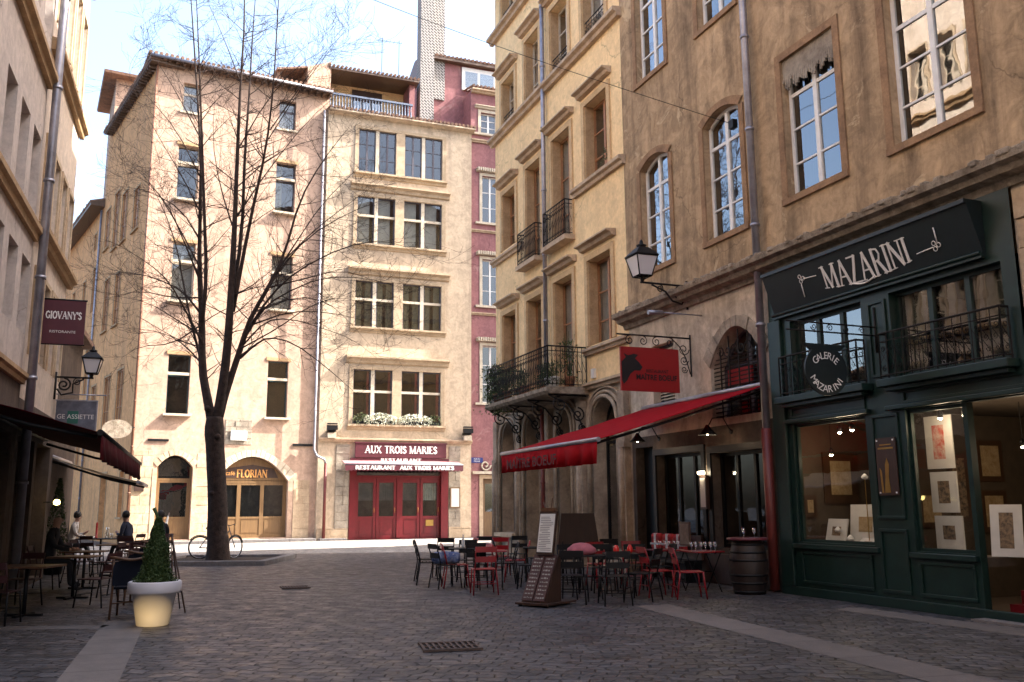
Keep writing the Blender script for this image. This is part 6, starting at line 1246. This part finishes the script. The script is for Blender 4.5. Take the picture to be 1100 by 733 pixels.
[MB().lathe(x, y, [(.03, 0), (.035, .015), (.03, .03)], 8).build('caster', BLACK, t) for x in (-.25, .28) for y in (-.36, .24)]
mb = MB(); mb.prism([(-.02, .80), (.02, .80), (.16, 1.50), (.12, 1.50)], -.17, .17, 'yz'); pn = mb.build('menu_panel', WOOD_D, t); mb = MB(); mb.prism([(-.024, .84), (-.020, .84), (.108, 1.46), (.104, 1.46)], -.15, .15, 'yz'); sh = mb.build('menu_sheet', PAPER, pn)
mb = MB(); r_ = random.Random(2)
for k in range(20):
    z = .87 + k * .028; y = -.0255 + (z - .84) * .206; a = -.125 + (.04 if k % 5 == 0 else 0); b = r_.uniform(.02, .13); mb.box(a, b, y - .001, y + .0004, z, z + .008)
mb.build('menu_text', W_GREY, sh); mb = MB(); mb.box(-.14, .14, .11, .17, 1.5, 1.56); mb.tube([(-.06, .13, 1.56), (-.1, .12, 1.66)], .012, 4); mb.tube([(.05, .13, 1.56), (.08, .13, 1.72)], .01, 4); mb.build('top_rail', WOOD_C, pn)
# tall dark board at back
t = thing('dark_screen', 'large blank dark board standing among the tables under the awning', 'board', (1.45, 20.8, 0)); mb = MB(); mb.prism([(1.0, .72), (1.92, .72), (1.82, 1.42), (1.08, 1.42)], 20.8, 20.84); mb.build('panel', WOOD_D, t)
for x in (1.1, 1.8): mb = MB(); mb.tube([(x, 20.9, .8), (x, 21.0, 0)], .02, 5); mb.tube([(x, 20.78, .8), (x, 20.6, 0)], .02, 5); mb.build('leg', BLACK, t)
# ---------------- left terrace
def arm_chair(name, label):
    t = thing(name, label, 'chair', (0, 0, 0), 'wooden armchairs in a row by the planter')
    for sx in (-1, 1):
        mb = MB(); mb.tube([(sx * .26, -.30, 0), (sx * .25, -.24, .45), (sx * .25, -.30, .86)], .018, 6); mb.build('leg', WOOD_C, t); mb = MB(); mb.tube([(sx * .27, .30, 0), (sx * .26, .24, .45), (sx * .26, .22, .64)], .018, 6); mb.build('leg', WOOD_C, t)
        mb = MB(); mb.tube([(sx * .26, -.28, .62), (sx * .28, .0, .66), (sx * .27, .26, .64)], .02, 6); mb.build('armrest', WOOD_C, t)
    mb = MB(); mb.box(-.25, .25, -.24, .26, .42, .455); mb.build('seat', FABRIC_B, t, bevel=.01); mb = MB(); mb.prism([(-.25, .48), (.25, .48), (.25, .80), (.12, .85), (-.12, .85), (-.25, .80)], -.30, -.275); mb.build('backrest', FABRIC_B, t)
    mb = MB(); n = 12
    mb.tube([(-.30 + .6 * k / n, -.30 - .05 * math.sin(math.pi * k / n), .87 + .02 * math.cos(2 * math.pi * k / n)) for k in range(n + 1)], .022, 6); mb.build('top_rail', WOOD_C, t)
    for q in (1, -1): mb = MB(); mb.tube([(-.26 * q, -.24, .22), (.26 * q, .24, .22 + .012 * q)], .012, 5); mb.build('stretcher', WOOD_C, t)
    return t
armc = arm_chair('wooden_armchair', 'x')
for k, (x, y, lb) in enumerate(((-5.72, 14.1, 'nearest wooden armchair of the row, directly left of the white planter'), (-6.35, 16.1, 'second wooden armchair of the row behind the planter'), (-7.1, 18.3, 'third wooden armchair of the row behind the planter'), (-7.75, 20.3, 'fourth and farthest wooden armchair of the row behind the planter'))): put(armc, x, y, R(12), lb)
def wtable(label, x, y, w_=.75, top=WOOD_C):
    t = thing('cafe_table', label, 'table', (x, y, 0), 'wooden cafe tables under the burgundy awning'); mb = MB(); mb.box(x - w_ / 2, x + w_ / 2, y - .32, y + .32, .72, .75); mb.build('table_top', top, t, bevel=.006); mb = MB(); mb.lathe(x, y, [(.03, .03), (.03, .72)], 8); mb.build('column', BLACK, t)
    mb = MB(); mb.box(x - .28, x + .28, y - .03, y + .03, 0, .035); mb.box(x - .03, x + .03, y - .28, y + .28, .0, .034); mb.build('foot', BLACK, t)
wtable('wooden cafe table at the left edge nearest the camera', -7.45, 14.3, .9); wtable('wooden cafe table just behind the nearest one at the left edge', -8.0, 17.0); wtable('wooden cafe table in front of the bald seated man', -8.75, 19.0); wtable('dark table set with glasses before the seated couple', -12.0, 27.0, 1.2, BLACK); wtable('wooden cafe table between the armchair row and the near tables', -9.6, 22.5)
wick = metal_chair('cafe_chair', 'x', BLACK, 'dark cafe chairs under the burgundy awning', paint('seat_red_dark', (.035, .006, .006), .6))
for k, (x, y, rz, lb) in enumerate(((-7.3, 13.3, 5, 'dark cafe chair with a red seat at the left edge nearest the camera'), (-6.95, 15.6, 80, 'dark cafe chair beside the second wooden table'), (-7.35, 17.3, 90, 'dark cafe chair on the right of the second wooden table'), (-8.15, 19.9, 180, 'dark cafe chair facing the bald man'), (-8.2, 15.6, 180, 'dark cafe chair behind the nearest left table'), (-10.7, 25.6, 20, 'dark cafe chair in front of the seated couple'), (-11.6, 25.6, -10, 'dark cafe chair left in front of the seated couple'), (-9.0, 22.0, 90, 'dark cafe chair in the middle of the left terrace'), (-10.4, 22.6, -90, 'dark cafe chair close to the left wall'), (-8.9, 20.4, 90, 'dark cafe chair behind the bald man table, on the square side'), (-9.6, 20.6, -90, 'dark cafe chair behind the bald man, near the wall'), (-9.9, 24.0, 0, 'dark cafe chair before the small conifer, front one'), (-9.2, 24.2, 20, 'dark cafe chair behind the armchair row, nearer the wall'), (-12.6, 25.8, 0, 'dark cafe chair at the foot of the left wall beyond the lamp'))): put(wick, x, y, R(rz), lb)
# things on the couple's table
def bott(x, y, z, nm, lb, mat, pr): mb = MB(); mb.lathe(x, y, [(r_, z + h_) for r_, h_ in pr], 10); tag(mb.build(nm, mat, loc=(x, y, z)), lb, nm.replace('_', ' '))
bott(-12.1, 26.9, .755, 'red_candle', 'tall red candle on the dark table before the seated couple', REDJ, [(.05, 0), (.05, .02), (.03, .03), (.03, .42), (.008, .46)]); bott(-11.8, 26.95, .755, 'glass_carafe', 'clear carafe on the dark table before the seated couple', GLZ, [(.06, 0), (.075, .1), (.03, .22), (.045, .3)]); bott(-11.6, 26.8, .755, 'glass_tumbler', 'clear tumbler on the dark table before the seated couple', GLZ, [(.035, 0), (.045, .13)])
mb = MB(); mb.box(-12.55, -12.2, 26.75, 27.1, .753, .80); tag(mb.build('folded_napkin', PAPER, loc=(-12.4, 26.9, .753), bevel=.02), 'white folded napkins at the left end of the dark table', 'napkin')
t = thing('wall_lamp', 'small round glowing lamp at the end of the left wall', 'lamp', FL.p(7.4, .2, 1.7)); mb = MB(FL); mb.lathe(7.4, .28, [(.01, 1.68), (.06, 1.7), (.075, 1.75), (.05, 1.8), (.01, 1.81)], 12); mb.build('globe', emit('globe', (1, .75, .25), 3.0), t); mb = MB(FL); mb.tube([(7.4, 0, 1.75), (7.4, .2, 1.75)], .012, 5); mb.build('arm', BLACK, t)
# planter with topiary cone
P_ = thing('lit_planter', 'white glowing tapered plant pot with rim at the corner of the stone path', 'planter', (-5.02, 13.1, 0)); mb = MB(); mb.lathe(-5.02, 13.1, [(.20, 0), (.215, .01), (.295, .44), (.35, .44), (.36, .46), (.355, .585), (.335, .60), (.30, .59), (.28, .50)], 36); pot = mb.build('pot', W_WHITE, P_)
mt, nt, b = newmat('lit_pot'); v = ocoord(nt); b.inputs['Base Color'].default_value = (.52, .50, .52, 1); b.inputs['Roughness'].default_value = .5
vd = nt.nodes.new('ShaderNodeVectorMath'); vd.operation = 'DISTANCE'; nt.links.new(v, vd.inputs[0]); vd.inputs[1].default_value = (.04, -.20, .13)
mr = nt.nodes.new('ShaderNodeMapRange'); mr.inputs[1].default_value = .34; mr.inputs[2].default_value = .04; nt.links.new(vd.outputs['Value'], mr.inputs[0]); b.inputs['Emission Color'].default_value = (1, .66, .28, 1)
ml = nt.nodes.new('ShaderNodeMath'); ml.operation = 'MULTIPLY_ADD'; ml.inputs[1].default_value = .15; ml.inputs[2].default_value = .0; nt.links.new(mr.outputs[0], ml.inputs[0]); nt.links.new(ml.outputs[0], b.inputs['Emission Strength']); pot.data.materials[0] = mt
mb = MB(); mb.lathe(-5.02, 13.1, [(.28, .53), (.02, .54)], 16); mb.build('soil', BARK, P_)
t = thing('topiary_cone', 'dark green cone shaped topiary bush growing from the white pot', 'plant', (-5.02, 13.1, .54)); mb = MB(); mb.tube([(-5.02, 13.1, .5), (-5.03, 13.1, 1.25)], [.02, .01], 5); mb.lathe(-5.02, 13.1, [(.2, .56), (.13, .95), (.04, 1.36), (.02, 1.42)], 10); mb.build('stem', LEAF, t); r_ = random.Random(5); mb = MB()
for _ in range(5200):
    h = r_.random() ** 1.2; z = .55 + .92 * h; R_ = (.225 * (1 - h) ** .85 + .022) * (1 + .14 * math.sin(h * 13 + 1) + .10 * math.sin(r_.random() * 6)); a = r_.uniform(0, 6.283); q = R_ * r_.uniform(.72, 1.08); mb.leaf((-5.02 + q * math.cos(a), 13.1 + q * math.sin(a), z), .022, r_)
mb.tube([(-5.03, 13.1, 1.4), (-5.05, 13.1, 1.5), (-5.10, 13.1, 1.6)], [.02, .02, .028], 6); mb.build('foliage', LEAF, t, fixn=False)
t = thing('easel', 'slim brown wooden easel frame standing behind the topiary cone', 'easel', (-5.5, 14.6, 0)); mb = MB(); mb.tube([(-5.7, 14.9, .0), (-5.45, 14.7, 1.2)], .014, 5); mb.tube([(-5.1, 14.6, 0), (-5.42, 14.7, 1.2)], .014, 5); mb.tube([(-5.4, 15.2, 0), (-5.43, 14.72, 1.2)], .012, 5); mb.build('frame', WOOD_D, t)
# ================================================================ bicycle behind the tree
def bike(label, x, y, rz, tilt=.08):
    t = thing('bicycle', label, 'bicycle', (x, y, .05)); t.rotation_euler = (tilt, 0, rz); t['_b'] = (0, 0, 0); R_ = .34
    def fw(px, py, pz, piv=.53):
        c, q = math.cos(1.05), math.sin(1.05); return (piv + (px - piv) * c - py * q, (px - piv) * q + py * c, pz)
    for cx in (-.53, .53):
        tf = (lambda a, b, c: (a, b, c)) if cx < 0 else fw
        mb = MB(); P = [tf(cx + R_ * math.cos(k * math.pi / 12), 0, R_ + R_ * math.sin(k * math.pi / 12)) for k in range(25)]; mb.tube(P, .02, 6, cap=False); w_ = mb.build('wheel', BLACK, t)
        mb = MB(); P = [tf(cx + .315 * math.cos(k * math.pi / 12), 0, R_ + .315 * math.sin(k * math.pi / 12)) for k in range(25)]; mb.tube(P, .008, 5, cap=False); mb.build('rim', ZINC, w_); mb = MB(); [mb.tube([tf(cx, 0, R_), tf(cx + .31 * math.cos(k * .5236), 0, R_ + .31 * math.sin(k * .5236))], .0025, 3) for k in range(12)]; mb.build('spokes', ZINC, w_)
        mb = MB(); mb.tube([tf(cx + .375 * math.cos(a), 0, R_ + .375 * math.sin(a)) for a in [.3 + k * .22 for k in range(11)]], .014, 4); mb.build('mudguard', BLACK, t)
    mb = MB(); bb = (-.08, 0, .30); hd = (.36, 0, .86); st = (-.2, 0, .80); [mb.tube([a, b], .015, 6) for a, b in ((bb, hd), (bb, st), (st, (.35, 0, .80)), (bb, (-.53, 0, R_)), (st, (-.53, 0, R_)), (hd, (.53, 0, R_)), (hd, (.33, 0, 1.0)))]; mb.build('frame', paint('bike_frame', (.05, .05, .06), .4), t)
    mb = MB(); hb = lambda a, b, c: fw(a, b, c, .35); mb.tube([hb(.25, -.29, 1.03), hb(.34, -.22, 1.05), hb(.35, 0, 1.0), hb(.34, .22, 1.05), hb(.25, .29, 1.03)], .012, 6); mb.build('handlebar', BLACK, t)
    mb = MB(); mb.prism([(-.36, .90), (-.10, .92), (-.06, .94), (-.34, .96)], -.06, .06); mb.tube([(-.2, 0, .80), (-.22, 0, .92)], .012, 5); mb.build('saddle', BLACK, t)
    mb = MB(); mb.tube([(bb[0], -.08, .30), (bb[0] + .12, -.08, .2)], .01, 4); mb.tube([(bb[0], .08, .30), (bb[0] - .12, .08, .4)], .01, 4); mb.lathe(bb[0], 0, [(.02, .24), (.02, .36)], 6); mb.build('pedals', BLACK, t)
bike('city bicycle leaning behind the tree trunk, one wheel showing on each side', -9.22, 28.95, R(6))
# ================================================================ people
def person(label, x, y, rz, joints, clothes, hair=HAIRM, bald=False, seat=.45, head_turn=0.0, lean=.1):
    t = thing('person', label, 'person', (x, y, 0), 'seated guests'); t.rotation_euler = (0, 0, rz); t['_b'] = (0, 0, 0)
    V = [(0, 0, .56), (0, lean * .4, .78), (0, lean, 1.0), (0, lean + .03, 1.14), (0, lean + .05, 1.24), (0, lean + .08, 1.34), (0, lean + .07, 1.44)]
    rad = [.16, .15, .165, .10, .055, .095, .085]; E = [(0, 1), (1, 2), (2, 3), (3, 4), (4, 5), (5, 6)]
    for sx in (-1, 1):
        i = len(V); A = joints['L' if sx < 0 else 'R']
        V += [(sx * .17, lean + .0, 1.08), A[0], A[1], A[2]]; rad += [.075, .055, .042, .035]; E += [(3, i), (i, i + 1), (i + 1, i + 2), (i + 2, i + 3)]
        i = len(V); V += [(sx * .10, .05, .54), (sx * .13, .46, .52), (sx * .13, .44 + joints.get('foot', .05), .10), (sx * .14, .58 + joints.get('foot', .05), .05)]; rad += [.10, .07, .048, .04]; E += [(0, i), (i, i + 1), (i + 1, i + 2), (i + 2, i + 3)]
    me = bpy.data.meshes.new('p'); me.from_pydata(V, E, []); o = bpy.data.objects.new('p', me); sc.collection.objects.link(o)
    sm = o.modifiers.new('skin', 'SKIN'); lay = me.skin_vertices[0].data if me.skin_vertices else None
    for k, sv in enumerate(me.skin_vertices[0].data): sv.radius = (rad[k], rad[k] * (.75 if k < 4 else 1)); sv.use_root = (k == 0)
    s2 = o.modifiers.new('sub', 'SUBSURF'); s2.levels = 2; s2.render_levels = 2
    dg = bpy.context.evaluated_depsgraph_get(); m2 = bpy.data.meshes.new_from_object(o.evaluated_get(dg)); bpy.data.objects.remove(o); bpy.data.meshes.remove(me)
    m2.name = 'body'; m2.materials.clear(); m2.materials.append(clothes); m2.materials.append(SKINM); m2.materials.append(CLOTH1)
    hp = [joints['L'][2], joints['R'][2]]
    for p in m2.polygons:
        p.use_smooth = True; c = p.center
        if c.z > 1.22: p.material_index = 1
        elif min((c - Vector(h)).length for h in hp) < .07: p.material_index = 1
        elif c.z < .62 and c.y > .1: p.material_index = 2
    b = bpy.data.objects.new('body', m2); sc.collection.objects.link(b); b.parent = t; b['_b'] = (0, 0, 0); ROOTS.append(b)
    mb = MB(); hy = lean + .075
    for sx in (-1, 1): mb.lathe(sx * .034, hy + .083, [(.004, 1.385), (.010, 1.392), (.004, 1.40)], 6)
    mb.tube([(0, hy + .085, 1.39), (0, hy + .112, 1.355), (0, hy + .09, 1.35)], [.010, .016, .008], 6); mb.build('nose_and_eyes', SKINM, b)
    if not bald:
        mb = MB(); mb.lathe(0, hy - .02, [(.085, 1.33), (.108, 1.38), (.108, 1.44), (.085, 1.50), (.04, 1.535), (.005, 1.54)], 14); mb.build('hair', hair, t)
    # hands: palm and five fingers
    mb = MB()
    for A in (joints['L'], joints['R']):
        w_ = Vector(A[2]); d = (w_ - Vector(A[1])).normalized(); s_ = d.cross(Vector((0, 0, 1))).normalized(); mb.tube([tuple(w_), tuple(w_ + d * .07)], [.03, .036], 8)
        for k in range(4): a = w_ + d * .07 + s_ * (k - 1.5) * .018; L = (.055, .07, .065, .05)[k]; mb.tube([tuple(a), tuple(a + d * L * .6), tuple(a + d * L - Vector((0, 0, .02)))], [.009, .008, .006], 5)
        a = w_ + d * .02 + s_ * .03; mb.tube([tuple(a), tuple(a + s_ * .03 + d * .03), tuple(a + s_ * .035 + d * .06)], [.011, .009, .007], 5)
    mb.build('hands', SKINM, t)
    return t
def stool(x, y, rz, lb): put(wick, x, y, rz, lb)
fj = dict(L=[(-.24, .18, .85), (-.16, .42, .78), (-.12, .48, .78)], R=[(.24, .18, .85), (.16, .42, .78), (.12, .48, .78)], foot=.05)
tj = dict(L=[(-.26, .12, .84), (-.12, .34, .86), (-.08, .40, .90)], R=[(.26, .16, .85), (.17, .42, .78), (.12, .48, .78)], foot=.12)
person('bald man in a black jacket sitting at a table by the left wall', -9.5, 19.0, R(-80), fj, CLOTH1, bald=True, lean=.06); stool(-9.55, 19.0, R(-80), 'dark cafe chair the bald man sits on')
person('man in a dark navy jacket turned sideways at the dark table', -11.15, 27.0, R(75), tj, CLOTH2, lean=.14); stool(-11.1, 27.0, R(75), 'dark cafe chair under the man in navy')
person('dark haired person in black sitting with their back to the sunlit house corner', -10.35, 27.3, R(40), fj, CLOTH1, lean=.12); stool(-10.3, 27.25, R(40), 'dark cafe chair under the dark haired person in black')
person('person in a pale top sitting at the far end of the dark table', -13.0, 27.2, R(-70), tj, CLOTH3, lean=.1); stool(-13.05, 27.2, R(-70), 'dark cafe chair under the person in a pale top')
t = thing('street_conifer', 'narrow dark potted conifer by the wall at the end of the left terrace', 'plant', (-11.45, 23.2, 0)); mb = MB(); mb.lathe(-11.45, 23.2, [(.2, 0), (.26, .45), (.24, .45)], 12); mb.build('pot', BLACK, t); r_ = random.Random(8); mb = MB()
for _ in range(1500): h = r_.random(); a = r_.uniform(0, 6.28); q = (.30 * (1 - h) + .04) * r_.uniform(.5, 1.05); mb.leaf((-11.45 + q * math.cos(a), 23.2 + q * math.sin(a), .45 + 1.9 * h), .035, r_)
mb.build('foliage', LEAF, t, fixn=False)
t = thing('parasol', 'closed grey white parasol leaning by the sunlit corner of the peach house', 'parasol', (-11.9, 31.5, 0)); mb = MB(); mb.tube([(-11.95, 31.5, 0), (-11.74, 31.5, 1.45)], .02, 6); mb.build('pole', WOOD_C, t); mb = MB(); mb.tube([(-11.9, 31.5, .6), (-11.84, 31.5, .9), (-11.76, 31.5, 1.35)], [.08, .06, .02], 8); mb.build('canopy', PAPER, t)
for o in list(bpy.data.objects):
    if '_b' in o.keys(): del o['_b']
